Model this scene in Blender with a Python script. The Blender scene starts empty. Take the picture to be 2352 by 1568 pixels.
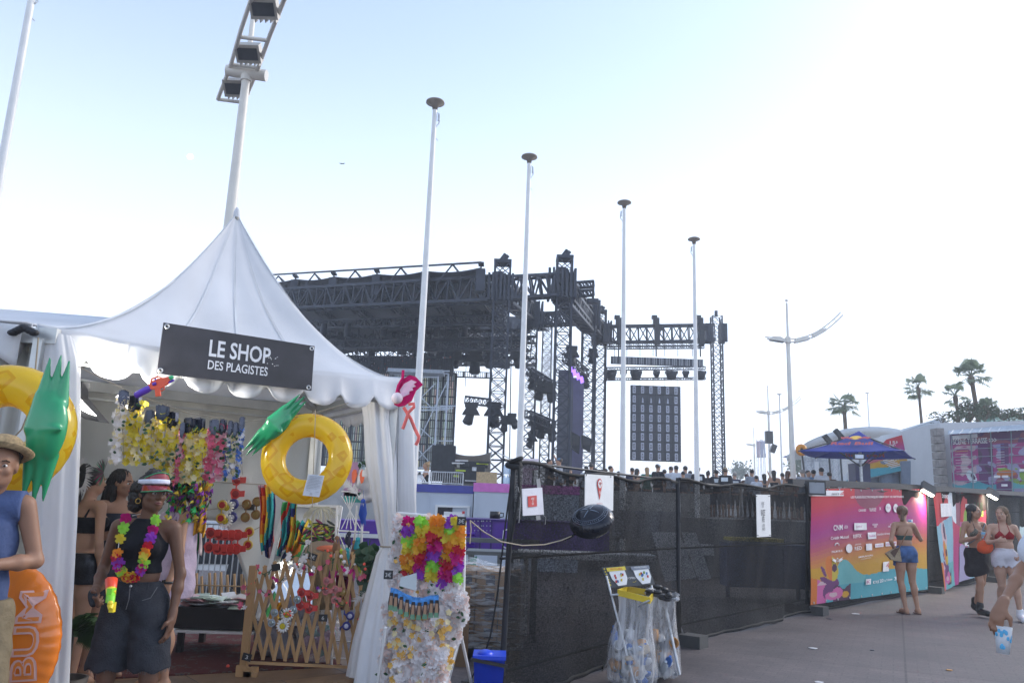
import bpy,math,random
import numpy as np
from mathutils import Vector,Matrix,noise
random.seed(7)
S=bpy.context.scene
C=S.collection
# ---------------------------------------------------------------- camera
FPX,PIT,ROL,HC=1817.0,math.radians(11.8),math.radians(2.05),1.45
U0=Vector((0,-math.sin(PIT),math.cos(PIT)));R0=Vector((1,0,0))
RT=math.cos(ROL)*R0+math.sin(ROL)*U0
UP=math.cos(ROL)*U0-math.sin(ROL)*R0
FW=Vector((0,math.cos(PIT),math.sin(PIT)))
CP=Vector((0,0,HC))
cd=bpy.data.cameras.new('camera');cam=bpy.data.objects.new('camera',cd);C.objects.link(cam)
M=Matrix((RT,UP,-FW)).transposed().to_4x4();M.translation=CP
cam.matrix_world=M
cd.sensor_width=36;cd.lens=FPX/2352*36;cd.clip_start=0.05;cd.clip_end=6000
S.camera=cam
# ---------------------------------------------------------------- sky, sun, exposure
SUN_EL,SUN_AZ=math.radians(30),math.radians(62)
W=bpy.data.worlds.new('World');S.world=W;W.use_nodes=True
wn=W.node_tree;bg=wn.nodes['Background']
sk=wn.nodes.new('ShaderNodeTexSky');sk.sky_type='NISHITA';sk.sun_disc=False
sk.sun_elevation=SUN_EL;sk.sun_rotation=SUN_AZ;sk.air_density=1.0;sk.dust_density=1.0;sk.ozone_density=1.3
tc_=wn.nodes.new('ShaderNodeTexCoord');sx_=wn.nodes.new('ShaderNodeSeparateXYZ');wn.links.new(tc_.outputs['Generated'],sx_.inputs[0])
mr_=wn.nodes.new('ShaderNodeMapRange');mr_.interpolation_type='SMOOTHSTEP';mr_.inputs[1].default_value=-.02;mr_.inputs[2].default_value=.62;mr_.inputs[3].default_value=.93;mr_.inputs[4].default_value=.2
wn.links.new(sx_.outputs['Z'],mr_.inputs[0])
mx_=wn.nodes.new('ShaderNodeMix');mx_.data_type='RGBA';mx_.inputs[7].default_value=(5.35,5.9,7.1,1)
wn.links.new(mr_.outputs[0],mx_.inputs[0]);wn.links.new(sk.outputs[0],mx_.inputs[6])
wn.links.new(mx_.outputs[2],bg.inputs[0]);bg.inputs[1].default_value=0.13
sl=bpy.data.lights.new('sun','SUN');so=bpy.data.objects.new('sun',sl);C.objects.link(so)
sl.energy=0.8;sl.angle=math.radians(20);sl.color=(1.0,0.93,0.84)
sd=Vector((math.sin(SUN_AZ)*math.cos(SUN_EL),math.cos(SUN_AZ)*math.cos(SUN_EL),math.sin(SUN_EL)))
so.rotation_euler=sd.to_track_quat('Z','Y').to_euler()
S.view_settings.view_transform='Standard';S.view_settings.look='None'
S.view_settings.exposure=1.12;S.view_settings.gamma=1.0
S.cycles.max_bounces=8;S.cycles.transparent_max_bounces=24;S.cycles.diffuse_bounces=4
def ray(u,v):return FW+RT*((u-1176)/FPX)+UP*((784-v)/FPX)
def aY(u,v,Y):
 d=ray(u,v);return CP+d*(Y/d.y)
def aZ(u,v,Z=0.0):
 d=ray(u,v);return CP+d*((Z-HC)/d.z)
def px(Y):return Y/FPX
V=Vector
# ---------------------------------------------------------------- materials
MATS={}
def mat(name,col,rough=0.6,metal=0.0,var=0.12,nscale=6.0,bump=0.0,alpha=1.0,trans=0.0,emit=None,es=1.0,spec=None,sub=0.0,stretch=None,ior=None,coat=0.0,bscale=None):
 if name in MATS:return MATS[name]
 m=bpy.data.materials.new(name);m.use_nodes=True;nt=m.node_tree
 b=nt.nodes['Principled BSDF']
 tc=nt.nodes.new('ShaderNodeTexCoord');mp=nt.nodes.new('ShaderNodeMapping')
 nt.links.new(tc.outputs['Object'],mp.inputs[0])
 if stretch:mp.inputs['Scale'].default_value=stretch
 nz=nt.nodes.new('ShaderNodeTexNoise');nz.inputs['Scale'].default_value=nscale;nz.inputs['Detail'].default_value=6
 nt.links.new(mp.outputs[0],nz.inputs['Vector'])
 cr=nt.nodes.new('ShaderNodeValToRGB');cr.color_ramp.elements[0].position=0.3;cr.color_ramp.elements[1].position=0.7
 c=col[:3]
 cr.color_ramp.elements[0].color=(*[max(0,x*(1-var))for x in c],1)
 cr.color_ramp.elements[1].color=(*[min(1,x*(1+var))for x in c],1)
 nt.links.new(nz.outputs[0],cr.inputs[0]);nt.links.new(cr.outputs[0],b.inputs['Base Color'])
 b.inputs['Roughness'].default_value=rough;b.inputs['Metallic'].default_value=metal
 if spec is not None:b.inputs['Specular IOR Level'].default_value=spec
 if trans:b.inputs['Transmission Weight'].default_value=trans
 if ior:b.inputs['IOR'].default_value=ior
 if alpha<1:b.inputs['Alpha'].default_value=alpha
 if coat:b.inputs['Coat Weight'].default_value=coat
 if sub:
  b.inputs['Subsurface Weight'].default_value=sub;b.inputs['Subsurface Scale'].default_value=0.02
  b.inputs['Subsurface Radius'].default_value=(1,.4,.2)
 if emit:b.inputs['Emission Color'].default_value=(*emit,1);b.inputs['Emission Strength'].default_value=es
 if bump:
  n2=nt.nodes.new('ShaderNodeTexNoise');n2.inputs['Scale'].default_value=bscale or nscale*5;n2.inputs['Detail'].default_value=5
  nt.links.new(mp.outputs[0],n2.inputs['Vector'])
  bp=nt.nodes.new('ShaderNodeBump');bp.inputs['Strength'].default_value=bump;bp.inputs['Distance'].default_value=0.02
  nt.links.new(n2.outputs[0],bp.inputs['Height']);nt.links.new(bp.outputs[0],b.inputs['Normal'])
 MATS[name]=m;return m
def cloth(name,col,**k):
 k.setdefault('rough',.85);k.setdefault('bump',.35);k.setdefault('nscale',9);k.setdefault('spec',.2)
 return mat(name,col,**k)
def srgb(r,g,b):
 f=lambda x:((x/255+.055)/1.055)**2.4 if x>10 else x/255/12.92
 return(f(r),f(g),f(b))
def thin_mat(name,col,alpha,rough=.6,translucent=.5,var=.08,nscale=4,bump=0.0):
 """fabric or film that lets light through"""
 if name in MATS:return MATS[name]
 m=bpy.data.materials.new(name);m.use_nodes=True;nt=m.node_tree;L=nt.links
 b=nt.nodes['Principled BSDF'];out=nt.nodes['Material Output']
 tc=nt.nodes.new('ShaderNodeTexCoord');nz=nt.nodes.new('ShaderNodeTexNoise');nz.inputs['Scale'].default_value=nscale;nz.inputs['Detail'].default_value=7
 L.new(tc.outputs['Object'],nz.inputs['Vector'])
 cr=nt.nodes.new('ShaderNodeValToRGB');cr.color_ramp.elements[0].position=.3;cr.color_ramp.elements[1].position=.62
 cr.color_ramp.elements[0].color=(*[x*(1-var)for x in col],1);cr.color_ramp.elements[1].color=(*[min(1,x*(1+var*.4))for x in col],1)
 L.new(nz.outputs[0],cr.inputs[0]);L.new(cr.outputs[0],b.inputs['Base Color']);b.inputs['Roughness'].default_value=rough
 tr=nt.nodes.new('ShaderNodeBsdfTranslucent');L.new(cr.outputs[0],tr.inputs[0])
 mx=nt.nodes.new('ShaderNodeMixShader');mx.inputs[0].default_value=translucent
 L.new(b.outputs[0],mx.inputs[1]);L.new(tr.outputs[0],mx.inputs[2])
 last=mx
 if alpha<1:
  tp=nt.nodes.new('ShaderNodeBsdfTransparent');m2=nt.nodes.new('ShaderNodeMixShader');m2.inputs[0].default_value=alpha
  L.new(tp.outputs[0],m2.inputs[1]);L.new(mx.outputs[0],m2.inputs[2]);last=m2
 if bump:
  bp=nt.nodes.new('ShaderNodeBump');bp.inputs['Strength'].default_value=bump;bp.inputs['Distance'].default_value=.03
  L.new(nz.outputs[0],bp.inputs['Height']);L.new(bp.outputs[0],b.inputs['Normal'])
 L.new(last.outputs[0],out.inputs[0])
 MATS[name]=m;return m
# ---------------------------------------------------------------- mesh builder
FONTC={}
def text_geo(s,bold=0.0,sx=1.0,res=3):
 k=(s,bold,sx,res)
 if k in FONTC:return FONTC[k]
 cu=bpy.data.curves.new('t','FONT');cu.body=s;cu.size=1;cu.offset=bold;cu.extrude=0.0;cu.resolution_u=res
 cu.align_x='CENTER';cu.align_y='CENTER';cu.space_line=.8
 o=bpy.data.objects.new('t',cu);C.objects.link(o)
 dg=bpy.context.evaluated_depsgraph_get();me=bpy.data.meshes.new_from_object(o.evaluated_get(dg))
 vs=[V((v.co.x*sx,v.co.y,0))for v in me.vertices];fs=[tuple(p.vertices)for p in me.polygons]
 bpy.data.objects.remove(o);bpy.data.curves.remove(cu);bpy.data.meshes.remove(me)
 FONTC[k]=(vs,fs);return vs,fs
def frame_from(z,up=V((0,0,1))):
 z=z.normalized()
 x=up.cross(z)
 if x.length<1e-4:x=V((1,0,0)).cross(z)
 x.normalize();y=z.cross(x)
 return x,y,z
class MB:
 def __init__(s):s.v=[];s.f=[];s.m=[];s.s=[]
 def add(s,vs,fs,mi=0,sm=False):
  n=len(s.v);s.v.extend(tuple(p)for p in vs)
  for f in fs:s.f.append(tuple(i+n for i in f));s.m.append(mi);s.s.append(sm)
  return s
 def box(s,c,d,mi=0,R=None):
  c=V(c);h=V(d)/2
  vs=[V((x*h.x,y*h.y,z*h.z))for x in(-1,1)for y in(-1,1)for z in(-1,1)]
  if R is not None:vs=[R@p for p in vs]
  return s.add([c+p for p in vs],[(0,1,3,2),(4,6,7,5),(0,4,5,1),(2,3,7,6),(0,2,6,4),(1,5,7,3)],mi)
 def beam(s,a,b,w,h=None,mi=0,up=V((0,0,1))):
  a=V(a);b=V(b);h=h or w
  if(b-a).length<1e-6:return s
  x,y,z=frame_from(b-a,up)
  R=Matrix((x,y,z)).transposed()
  return s.box((a+b)/2,(w,h,(b-a).length),mi,R)
 def tube(s,pts,r,n=8,mi=0,caps=True,sm=True,close=False):
  pts=[V(p)for p in pts];k=len(pts);rs=r if isinstance(r,(list,tuple))else[r]*k
  vs=[];fs=[];px_=None
  for i,p in enumerate(pts):
   if close:t=pts[(i+1)%k]-pts[i-1]
   else:t=pts[min(i+1,k-1)]-pts[max(i-1,0)]
   t.normalize()
   if px_ is None:x,y,_=frame_from(t)
   else:
    x=px_-t*px_.dot(t)
    if x.length<1e-5:x,y,_=frame_from(t)
    x.normalize();y=t.cross(x)
   px_=x
   for j in range(n):
    a=2*math.pi*j/n;vs.append(p+(x*math.cos(a)+y*math.sin(a))*rs[i])
  for i in range(k if close else k-1):
   for j in range(n):
    a=i*n+j;b=i*n+(j+1)%n;i2=(i+1)%k
    fs.append((a,b,i2*n+(j+1)%n,i2*n+j))
  s.add(vs,fs,mi,sm)
  if caps and not close:
   s.add(vs[:n],[tuple(range(n-1,-1,-1))],mi);s.add(vs[-n:],[tuple(range(n))],mi)
  return s
 def ell(s,c,r,mi=0,R=None,n=12,m=8,sm=True):
  c=V(c);r=V(r)if hasattr(r,'__len__')else V((r,r,r));vs=[];fs=[]
  for i in range(1,m):
   th=math.pi*i/m
   for j in range(n):
    a=2*math.pi*j/n;vs.append(V((r.x*math.sin(th)*math.cos(a),r.y*math.sin(th)*math.sin(a),r.z*math.cos(th))))
  vs+=[V((0,0,r.z)),V((0,0,-r.z))]
  for i in range(m-2):
   for j in range(n):fs.append((i*n+j,(i+1)*n+j,(i+1)*n+(j+1)%n,i*n+(j+1)%n))
  for j in range(n):
   fs.append((len(vs)-2,j,(j+1)%n));fs.append((len(vs)-1,(m-2)*n+(j+1)%n,(m-2)*n+j))
  if R is not None:vs=[R@p for p in vs]
  return s.add([c+p for p in vs],fs,mi,sm)
 def prism(s,pts,d,mi=0,mi2=None,sm=False):
  pts=[V(p)for p in pts];d=V(d);n=len(pts)
  s.add(pts,[tuple(range(n))],mi,sm);s.add([p+d for p in pts],[tuple(range(n-1,-1,-1))],mi,sm)
  s.add(pts+[p+d for p in pts],[((i+1)%n,i,n+i,n+(i+1)%n)for i in range(n)],mi if mi2 is None else mi2,sm)
  return s
 def grid(s,fn,nu,nv,mi=0,sm=True,thick=0.0,mf=None):
  """surface fn(u,v), u,v in 0..1; thick gives it a real second side"""
  P=[[V(fn(i/nu,j/nv))for j in range(nv+1)]for i in range(nu+1)]
  vs=[p for row in P for p in row];fs=[];ms=[]
  for i in range(nu):
   for j in range(nv):
    fs.append((i*(nv+1)+j,(i+1)*(nv+1)+j,(i+1)*(nv+1)+j+1,i*(nv+1)+j+1));ms.append(mf((i+.5)/nu,(j+.5)/nv)if mf else mi)
  n0=len(s.v)
  if not thick:
   s.add(vs,fs,mi,sm);s.m[-len(ms):]=ms
   return s
  N=[]
  for i in range(nu+1):
   for j in range(nv+1):
    du=P[min(i+1,nu)][j]-P[max(i-1,0)][j];dv=P[i][min(j+1,nv)]-P[i][max(j-1,0)]
    c=du.cross(dv);N.append(c.normalized()if c.length>1e-9 else V((0,0,1)))
  k=len(vs);v2=[p-N[i]*thick for i,p in enumerate(vs)]
  f2=[tuple(a+k for a in reversed(f))for f in fs]
  bd=[i*(nv+1)for i in range(nu+1)]+[nu*(nv+1)+j for j in range(1,nv+1)]+[i*(nv+1)+nv for i in range(nu-1,-1,-1)]+[j for j in range(nv-1,0,-1)]
  f3=[(bd[(i+1)%len(bd)],bd[i],bd[i]+k,bd[(i+1)%len(bd)]+k)for i in range(len(bd))]
  s.add(vs+v2,fs+f2+f3,mi,sm)
  tot=ms+ms+[mi]*len(f3);s.m[-len(tot):]=tot
  return s
 def lathe(s,prof,o,n=20,mi=0,R=None,sm=True):
  o=V(o);vs=[];k=len(prof)
  for r,z in prof:
   for j in range(n):
    a=2*math.pi*j/n;p=V((r*math.cos(a),r*math.sin(a),z));vs.append(o+(R@p if R is not None else p))
  fs=[(i*n+j,i*n+(j+1)%n,(i+1)*n+(j+1)%n,(i+1)*n+j)for i in range(k-1)for j in range(n)]
  return s.add(vs,fs,mi,sm)
 def torus(s,c,R1,r,mi=0,R=None,n=40,m=14,fn=None):
  pts=[];c=V(c);vs=[];fs=[]
  for i in range(n):
   a=2*math.pi*i/n
   for j in range(m):
    b=2*math.pi*j/m;rr=r*(fn(a,b)if fn else 1)
    p=V(((R1+rr*math.cos(b))*math.cos(a),(R1+rr*math.cos(b))*math.sin(a),rr*math.sin(b)));vs.append(c+(R@p if R is not None else p))
  for i in range(n):
   for j in range(m):fs.append((i*m+j,((i+1)%n)*m+j,((i+1)%n)*m+(j+1)%m,i*m+(j+1)%m))
  return s.add(vs,fs,mi,True)
 def text(s,t,o,x,y,h,mi=0,sx=.62,bold=.02,lift=0.003):
  """flat lettering in the plane of x,y at o; h = cap height"""
  vs,fs=text_geo(t,bold,sx);x=V(x).normalized();y=V(y).normalized();n=x.cross(y);o=V(o)+n*lift
  k=h/0.69
  return s.add([o+x*(p.x*k)+y*(p.y*k)for p in vs],fs,mi)
 def build(s,name,mats,parent=None,loc=None,fixn=False):
  me=bpy.data.meshes.new(name)
  off=V((0,0,0))
  if parent is not None:off=V(parent.get('_o',(0,0,0)))if False else ORG.get(parent.name,V((0,0,0)))
  elif loc is not None:off=V(loc)
  me.from_pydata([(p[0]-off.x,p[1]-off.y,p[2]-off.z)for p in s.v],[],s.f)
  if not isinstance(mats,(list,tuple)):mats=[mats]
  for m in mats:me.materials.append(m)
  me.polygons.foreach_set('material_index',s.m);me.polygons.foreach_set('use_smooth',s.s);me.update()
  o=bpy.data.objects.new(name,me);C.objects.link(o)
  if parent is not None:o.parent=parent;ORG[o.name]=off
  elif loc is not None:o.location=off;ORG[o.name]=off
  return o
ORG={}
def tag(o,label,cat,group=None):
 o['label']=label;o['category']=cat
 if group:o['group']=group
 return o
def thing(name,label,cat,loc=(0,0,0),group=None):
 o=bpy.data.objects.new(name,None);o.empty_display_size=.1;C.objects.link(o);o.location=loc;ORG[o.name]=V(loc)
 return tag(o,label,cat,group)
def struct(o):o['kind']='structure';return o
def rotz(a):return Matrix.Rotation(a,3,'Z')
def copy_tree(o,loc,label=None,rz=None,parent=None):
 r=o.copy();C.objects.link(r)
 if parent is None:
  r.location=loc
  if rz is not None:r.rotation_euler=(0,0,rz)
  if label:r['label']=label
 else:r.parent=parent
 for c in list(o.children):copy_tree(c,None,parent=r)
 return r
def lerp(a,b,t):return V(a)*(1-t)+V(b)*t
def nz3(x,y,z,s=1.0):return noise.noise(V((x*s,y*s,z*s)))
# ---------------------------------------------------------------- smooth organic solids (signed distance field -> surface nets)
def A3(p):return np.array(p,dtype=np.float32)
class SDF:
 """prims: ('c', a, b, ra, rb) tapered capsule, ('e', c, (rx,ry,rz), R or None) ellipsoid, ('b', c, half, round, R) box; op '-' subtracts"""
 def __init__(s,prims,h,k=.02,pad=.03,clip=None,off=0.0,fold=None,lo=None,hi=None):
  s.h=h;los=[];his=[]
  for p in prims:
   if p[0]=='c':r=max(p[3],p[4]);q=np.array([A3(p[1]),A3(p[2])]);los.append(q.min(0)-r);his.append(q.max(0)+r)
   elif p[0]in 'e':r=max(p[2]);los.append(A3(p[1])-r);his.append(A3(p[1])+r)
   elif p[0]=='b':r=float(np.linalg.norm(p[2]));los.append(A3(p[1])-r);his.append(A3(p[1])+r)
  lo_=np.min(los,0)-pad-off;hi_=np.max(his,0)+pad+off
  if lo is not None:lo_=np.maximum(lo_,lo)
  if hi is not None:hi_=np.minimum(hi_,hi)
  n=np.maximum(np.ceil((hi_-lo_)/h).astype(int)+2,4);s.lo=lo_;s.n=n
  s.ax=[lo_[i]+h*np.arange(n[i],dtype=np.float32)for i in range(3)]
  F=np.full(n,1.0,dtype=np.float32)
  for p in prims:
   sub=len(p)>5 and p[5]=='-' or(p[0]=='e' and len(p)>4 and p[4]=='-')
   if p[0]=='c':r=max(p[3],p[4]);q=np.array([A3(p[1]),A3(p[2])]);a_=q.min(0)-r;b_=q.max(0)+r
   elif p[0]=='e':r=max(p[2]);a_=A3(p[1])-r;b_=A3(p[1])+r
   else:r=float(np.linalg.norm(p[2]));a_=A3(p[1])-r;b_=A3(p[1])+r
   m=k+off+3*h;i0=np.maximum(((a_-m-lo_)/h).astype(int),0);i1=np.minimum(((b_+m-lo_)/h).astype(int)+2,n)
   if(i1<=i0).any():continue
   sl_=tuple(slice(i0[i],i1[i])for i in range(3))
   X,Y,Z=np.meshgrid(*[s.ax[i][sl_[i]]for i in range(3)],indexing='ij')
   if p[0]=='c':
    a=A3(p[1]);d=A3(p[2])-a;L2=max(float(d@d),1e-9);x=X-a[0];y=Y-a[1];z=Z-a[2]
    t=np.clip((x*d[0]+y*d[1]+z*d[2])/L2,0,1);D=np.sqrt((x-t*d[0])**2+(y-t*d[1])**2+(z-t*d[2])**2)-(p[3]+(p[4]-p[3])*t)
   elif p[0]=='e':
    c=A3(p[1]);x=X-c[0];y=Y-c[1];z=Z-c[2]
    if len(p)>3 and p[3]is not None:
     R=np.array(p[3],dtype=np.float32).T;x,y,z=R[0,0]*x+R[0,1]*y+R[0,2]*z,R[1,0]*x+R[1,1]*y+R[1,2]*z,R[2,0]*x+R[2,1]*y+R[2,2]*z
    rx,ry,rz=p[2];q=np.sqrt((x/rx)**2+(y/ry)**2+(z/rz)**2);g=np.sqrt((x/rx**2)**2+(y/ry**2)**2+(z/rz**2)**2)+1e-6;D=q*(q-1)/g
   else:
    c=A3(p[1]);x=X-c[0];y=Y-c[1];z=Z-c[2]
    if len(p)>4 and p[4]is not None:
     R=np.array(p[4],dtype=np.float32).T;x,y,z=R[0,0]*x+R[0,1]*y+R[0,2]*z,R[1,0]*x+R[1,1]*y+R[1,2]*z,R[2,0]*x+R[2,1]*y+R[2,2]*z
    hx,hy,hz=p[2];r=p[3];qx=abs(x)-hx+r;qy=abs(y)-hy+r;qz=abs(z)-hz+r
    D=np.sqrt(np.maximum(qx,0)**2+np.maximum(qy,0)**2+np.maximum(qz,0)**2)+np.minimum(np.maximum(qx,np.maximum(qy,qz)),0)-r
   G=F[sl_]
   if sub:F[sl_]=np.maximum(G,-D);continue
   q=max(p[3],p[4])if p[0]=='c' else min(p[2]);kl=max(.003,min(k,.85*q))
   hh=np.clip(.5+.5*(G-D)/kl,0,1);F[sl_]=G*(1-hh)+D*hh-kl*hh*(1-hh)
  if off:F=F-off
  if clip is not None or fold is not None:
   X,Y,Z=np.meshgrid(*s.ax,indexing='ij')
   if fold is not None:F=F+fold(X,Y,Z).astype(np.float32)
   if clip is not None:F=np.maximum(F,clip(X,Y,Z).astype(np.float32))
  F[0]=F[-1]=1;F[:,0]=F[:,-1]=1;F[:,:,0]=F[:,:,-1]=1
  s.F=F
 def mesh(s,m,mi=0,T=None):
  F=s.F;h=s.h;n=F.shape;sg=F<0
  nc=[x-1 for x in n]
  cnt=np.zeros(nc,dtype=np.float32);acc=np.zeros((3,*nc),dtype=np.float32)
  def corner(o):return tuple(slice(o[i],o[i]+nc[i])for i in range(3))
  offs=[(0,0,0),(1,0,0),(0,1,0),(0,0,1),(1,1,0),(1,0,1),(0,1,1),(1,1,1)]
  for a in offs:
   for ax in range(3):
    if a[ax]:continue
    b=list(a);b[ax]=1;fa=F[corner(a)];fb=F[corner(b)];cr=(fa<0)!=(fb<0)
    t=np.where(cr,fa/np.where(cr,fa-fb,1),0);cnt+=cr
    for k in range(3):acc[k]+=np.where(cr,a[k]+(t if k==ax else 0),0)
  act=cnt>0;idx=np.full(nc,-1,dtype=np.int64);idx[act]=np.arange(act.sum())
  ijk=np.argwhere(act).astype(np.float32);P=np.stack([acc[k][act]/cnt[act]for k in range(3)],1)+ijk
  P=P*h+s.lo
  if T is not None:P=T(P)
  quads=[]
  for ax in range(3):
   u,v=[(1,2),(2,0),(0,1)][ax]
   sa=[slice(1,n[i]-1)for i in range(3)];sa[ax]=slice(0,n[ax]-1);sb=list(sa);sb[ax]=slice(1,n[ax])
   A=sg[tuple(sa)];B=sg[tuple(sb)]
   for cond,flip in((A&~B,False),(~A&B,True)):
    q=np.argwhere(cond)
    if not len(q):continue
    q=q+np.array([0 if i==ax else 1 for i in range(3)])
    def g(du,dv):
     w=q.copy();w[:,u]-=du;w[:,v]-=dv;return idx[w[:,0],w[:,1],w[:,2]]
    c=np.stack([g(1,1),g(0,1),g(0,0),g(1,0)],1)
    quads.append(c[:,::-1]if flip else c)
  if quads:
   Q=np.concatenate(quads)
   m.add([tuple(map(float,p))for p in P],[tuple(map(int,f))for f in Q],mi,True)
  return m
def organic(name,prims,h,mats,parent=None,k=.02,loc=None,**kw):
 m=MB();SDF(prims,h,k,**kw).mesh(m);return m.build(name,mats,parent,loc)
def textw(m,t,o,x,y,cap,w,mi=0,bold=.0,lift=.003):
 vs,fs=text_geo(t,bold,1.0);wd=max(p.x for p in vs)-min(p.x for p in vs);cx=(max(p.x for p in vs)+min(p.x for p in vs))/2
 nl=t.count('\n')
 ht=max(p.y for p in vs)-min(p.y for p in vs);cy=(max(p.y for p in vs)+min(p.y for p in vs))/2
 x=V(x).normalized();y=V(y).normalized();n=x.cross(y);k=cap/ht;q=w/wd;o=V(o)+n*lift
 m.add([o+x*((p.x-cx)*q)+y*((p.y-cy)*k)for p in vs],fs,mi)
 return m
def onplane(u,v,p0,n):
 d=ray(u,v);return CP+d*((V(p0)-CP).dot(n)/d.dot(n))
def flower(m,c,r,mis,rn,n=None,pet=5,cm=None):
 """one cloth flower: cupped petals round a centre"""
 c=V(c);n=V(n or(rn.uniform(-.6,.6),-1,rn.uniform(-.6,.6))).normalized();x,y,z=frame_from(n);a0=rn.uniform(0,6)
 mi=rn.choice(mis)
 for i in range(pet):
  a=a0+2*math.pi*i/pet;w=math.pi/pet*1.1;cup=rn.uniform(.1,.45)*r
  p=[c,c+(x*math.cos(a-w)+y*math.sin(a-w))*r*.62+z*cup*.4,c+(x*math.cos(a-w*.4)+y*math.sin(a-w*.4))*r+z*cup,c+(x*math.cos(a+w*.4)+y*math.sin(a+w*.4))*r+z*cup,c+(x*math.cos(a+w)+y*math.sin(a+w))*r*.62+z*cup*.4,c+(x*math.cos(a)+y*math.sin(a))*r*.6+z*cup*.1]
  m.add(p,[(0,1,5),(1,2,5),(2,3,5),(3,4,5),(4,0,5)],mi,True)
 if cm is not None:m.ell(c+z*r*.15,r*.3,cm,n=6,m=4)
def leaf(m,c,d,L,w,mi,nrm=None):
 c=V(c);d=V(d).normalized();x,y,z=frame_from(d,V((0.1,1,.2)));p=[c,c+d*L*.3+x*w*.5+y*w*.1,c+d*L*.7+x*w*.42,c+d*L,c+d*L*.7-x*w*.42,c+d*L*.3-x*w*.5+y*w*.1,c+d*L*.5-y*w*.15]
 m.add(p,[(0,1,6),(1,2,6),(2,3,6),(3,4,6),(4,5,6),(5,0,6)],mi,True)
# ================================================================ ground and setting
def ground_material():
 m=bpy.data.materials.new('paving');m.use_nodes=True;nt=m.node_tree;L=nt.links;b=nt.nodes['Principled BSDF']
 tc=nt.nodes.new('ShaderNodeTexCoord')
 br=nt.nodes.new('ShaderNodeTexBrick');br.inputs['Scale'].default_value=1.0;br.inputs['Brick Width'].default_value=.22;br.inputs['Row Height'].default_value=.11
 br.inputs['Mortar Size'].default_value=.006;br.inputs['Color1'].default_value=(.125,.105,.105,1);br.inputs['Color2'].default_value=(.15,.125,.122,1);br.inputs['Mortar'].default_value=(.10,.088,.088,1)
 mp=nt.nodes.new('ShaderNodeMapping');mp.inputs['Rotation'].default_value=(0,0,.45);L.new(tc.outputs['Object'],mp.inputs[0]);L.new(mp.outputs[0],br.inputs['Vector'])
 n1=nt.nodes.new('ShaderNodeTexNoise');n1.inputs['Scale'].default_value=.9;n1.inputs['Detail'].default_value=9;n1.inputs['Roughness'].default_value=.68;L.new(tc.outputs['Object'],n1.inputs['Vector'])
 cr=nt.nodes.new('ShaderNodeValToRGB');cr.color_ramp.elements[0].position=.32;cr.color_ramp.elements[0].color=(.5,.5,.52,1);cr.color_ramp.elements[1].position=.68;cr.color_ramp.elements[1].color=(1.15,1.12,1.1,1)
 L.new(n1.outputs[0],cr.inputs[0])
 mx=nt.nodes.new('ShaderNodeMix');mx.data_type='RGBA';mx.blend_type='MULTIPLY';mx.inputs[0].default_value=1
 L.new(br.outputs[0],mx.inputs[6]);L.new(cr.outputs[0],mx.inputs[7])
 n2=nt.nodes.new('ShaderNodeTexNoise');n2.inputs['Scale'].default_value=38;n2.inputs['Detail'].default_value=4;L.new(tc.outputs['Object'],n2.inputs['Vector'])
 c2=nt.nodes.new('ShaderNodeValToRGB');c2.color_ramp.elements[0].position=.25;c2.color_ramp.elements[0].color=(.75,.75,.75,1);c2.color_ramp.elements[1].position=.75;c2.color_ramp.elements[1].color=(1.2,1.2,1.2,1)
 L.new(n2.outputs[0],c2.inputs[0])
 m3=nt.nodes.new('ShaderNodeMix');m3.data_type='RGBA';m3.blend_type='MULTIPLY';m3.inputs[0].default_value=1
 L.new(mx.outputs[2],m3.inputs[6]);L.new(c2.outputs[0],m3.inputs[7])
 vo=nt.nodes.new('ShaderNodeTexVoronoi');vo.inputs['Scale'].default_value=1.7;L.new(tc.outputs['Object'],vo.inputs['Vector'])
 c3=nt.nodes.new('ShaderNodeValToRGB');c3.color_ramp.elements[0].position=.035;c3.color_ramp.elements[0].color=(.45,.45,.47,1);c3.color_ramp.elements[1].position=.06;c3.color_ramp.elements[1].color=(1,1,1,1)
 L.new(vo.outputs['Distance'],c3.inputs[0])
 m4=nt.nodes.new('ShaderNodeMix');m4.data_type='RGBA';m4.blend_type='MULTIPLY';m4.inputs[0].default_value=1
 L.new(m3.outputs[2],m4.inputs[6]);L.new(c3.outputs[0],m4.inputs[7]);L.new(m4.outputs[2],b.inputs['Base Color'])
 bp=nt.nodes.new('ShaderNodeBump');bp.inputs['Strength'].default_value=.5;bp.inputs['Distance'].default_value=.006
 L.new(n2.outputs[0],bp.inputs['Height']);L.new(bp.outputs[0],b.inputs['Normal'])
 pass
 b2=nt.nodes.new('ShaderNodeTexBrick');b2.inputs['Scale'].default_value=1;b2.inputs['Brick Width'].default_value=3.1;b2.inputs['Row Height'].default_value=2.3;b2.inputs['Mortar Size'].default_value=.012;b2.offset=0
 b2.inputs['Color1'].default_value=(1,1,1,1);b2.inputs['Color2'].default_value=(.86,.87,.88,1);b2.inputs['Mortar'].default_value=(.55,.55,.56,1);L.new(mp.outputs[0],b2.inputs['Vector'])
 m5_=nt.nodes.new('ShaderNodeMix');m5_.data_type='RGBA';m5_.blend_type='MULTIPLY';m5_.inputs[0].default_value=1;L.new(m4.outputs[2],m5_.inputs[6]);L.new(b2.outputs[0],m5_.inputs[7]);L.new(m5_.outputs[2],b.inputs['Base Color'])
 rr=nt.nodes.new('ShaderNodeMapRange');rr.inputs[3].default_value=.5;rr.inputs[4].default_value=.85;L.new(n1.outputs[0],rr.inputs[0]);L.new(rr.outputs[0],b.inputs['Roughness'])
 return m
g=MB();g.grid(lambda u,v:((u-.5)*3000,-60+v*3060,0),8,8,sm=False)
struct(g.build('ground',ground_material()))
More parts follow.
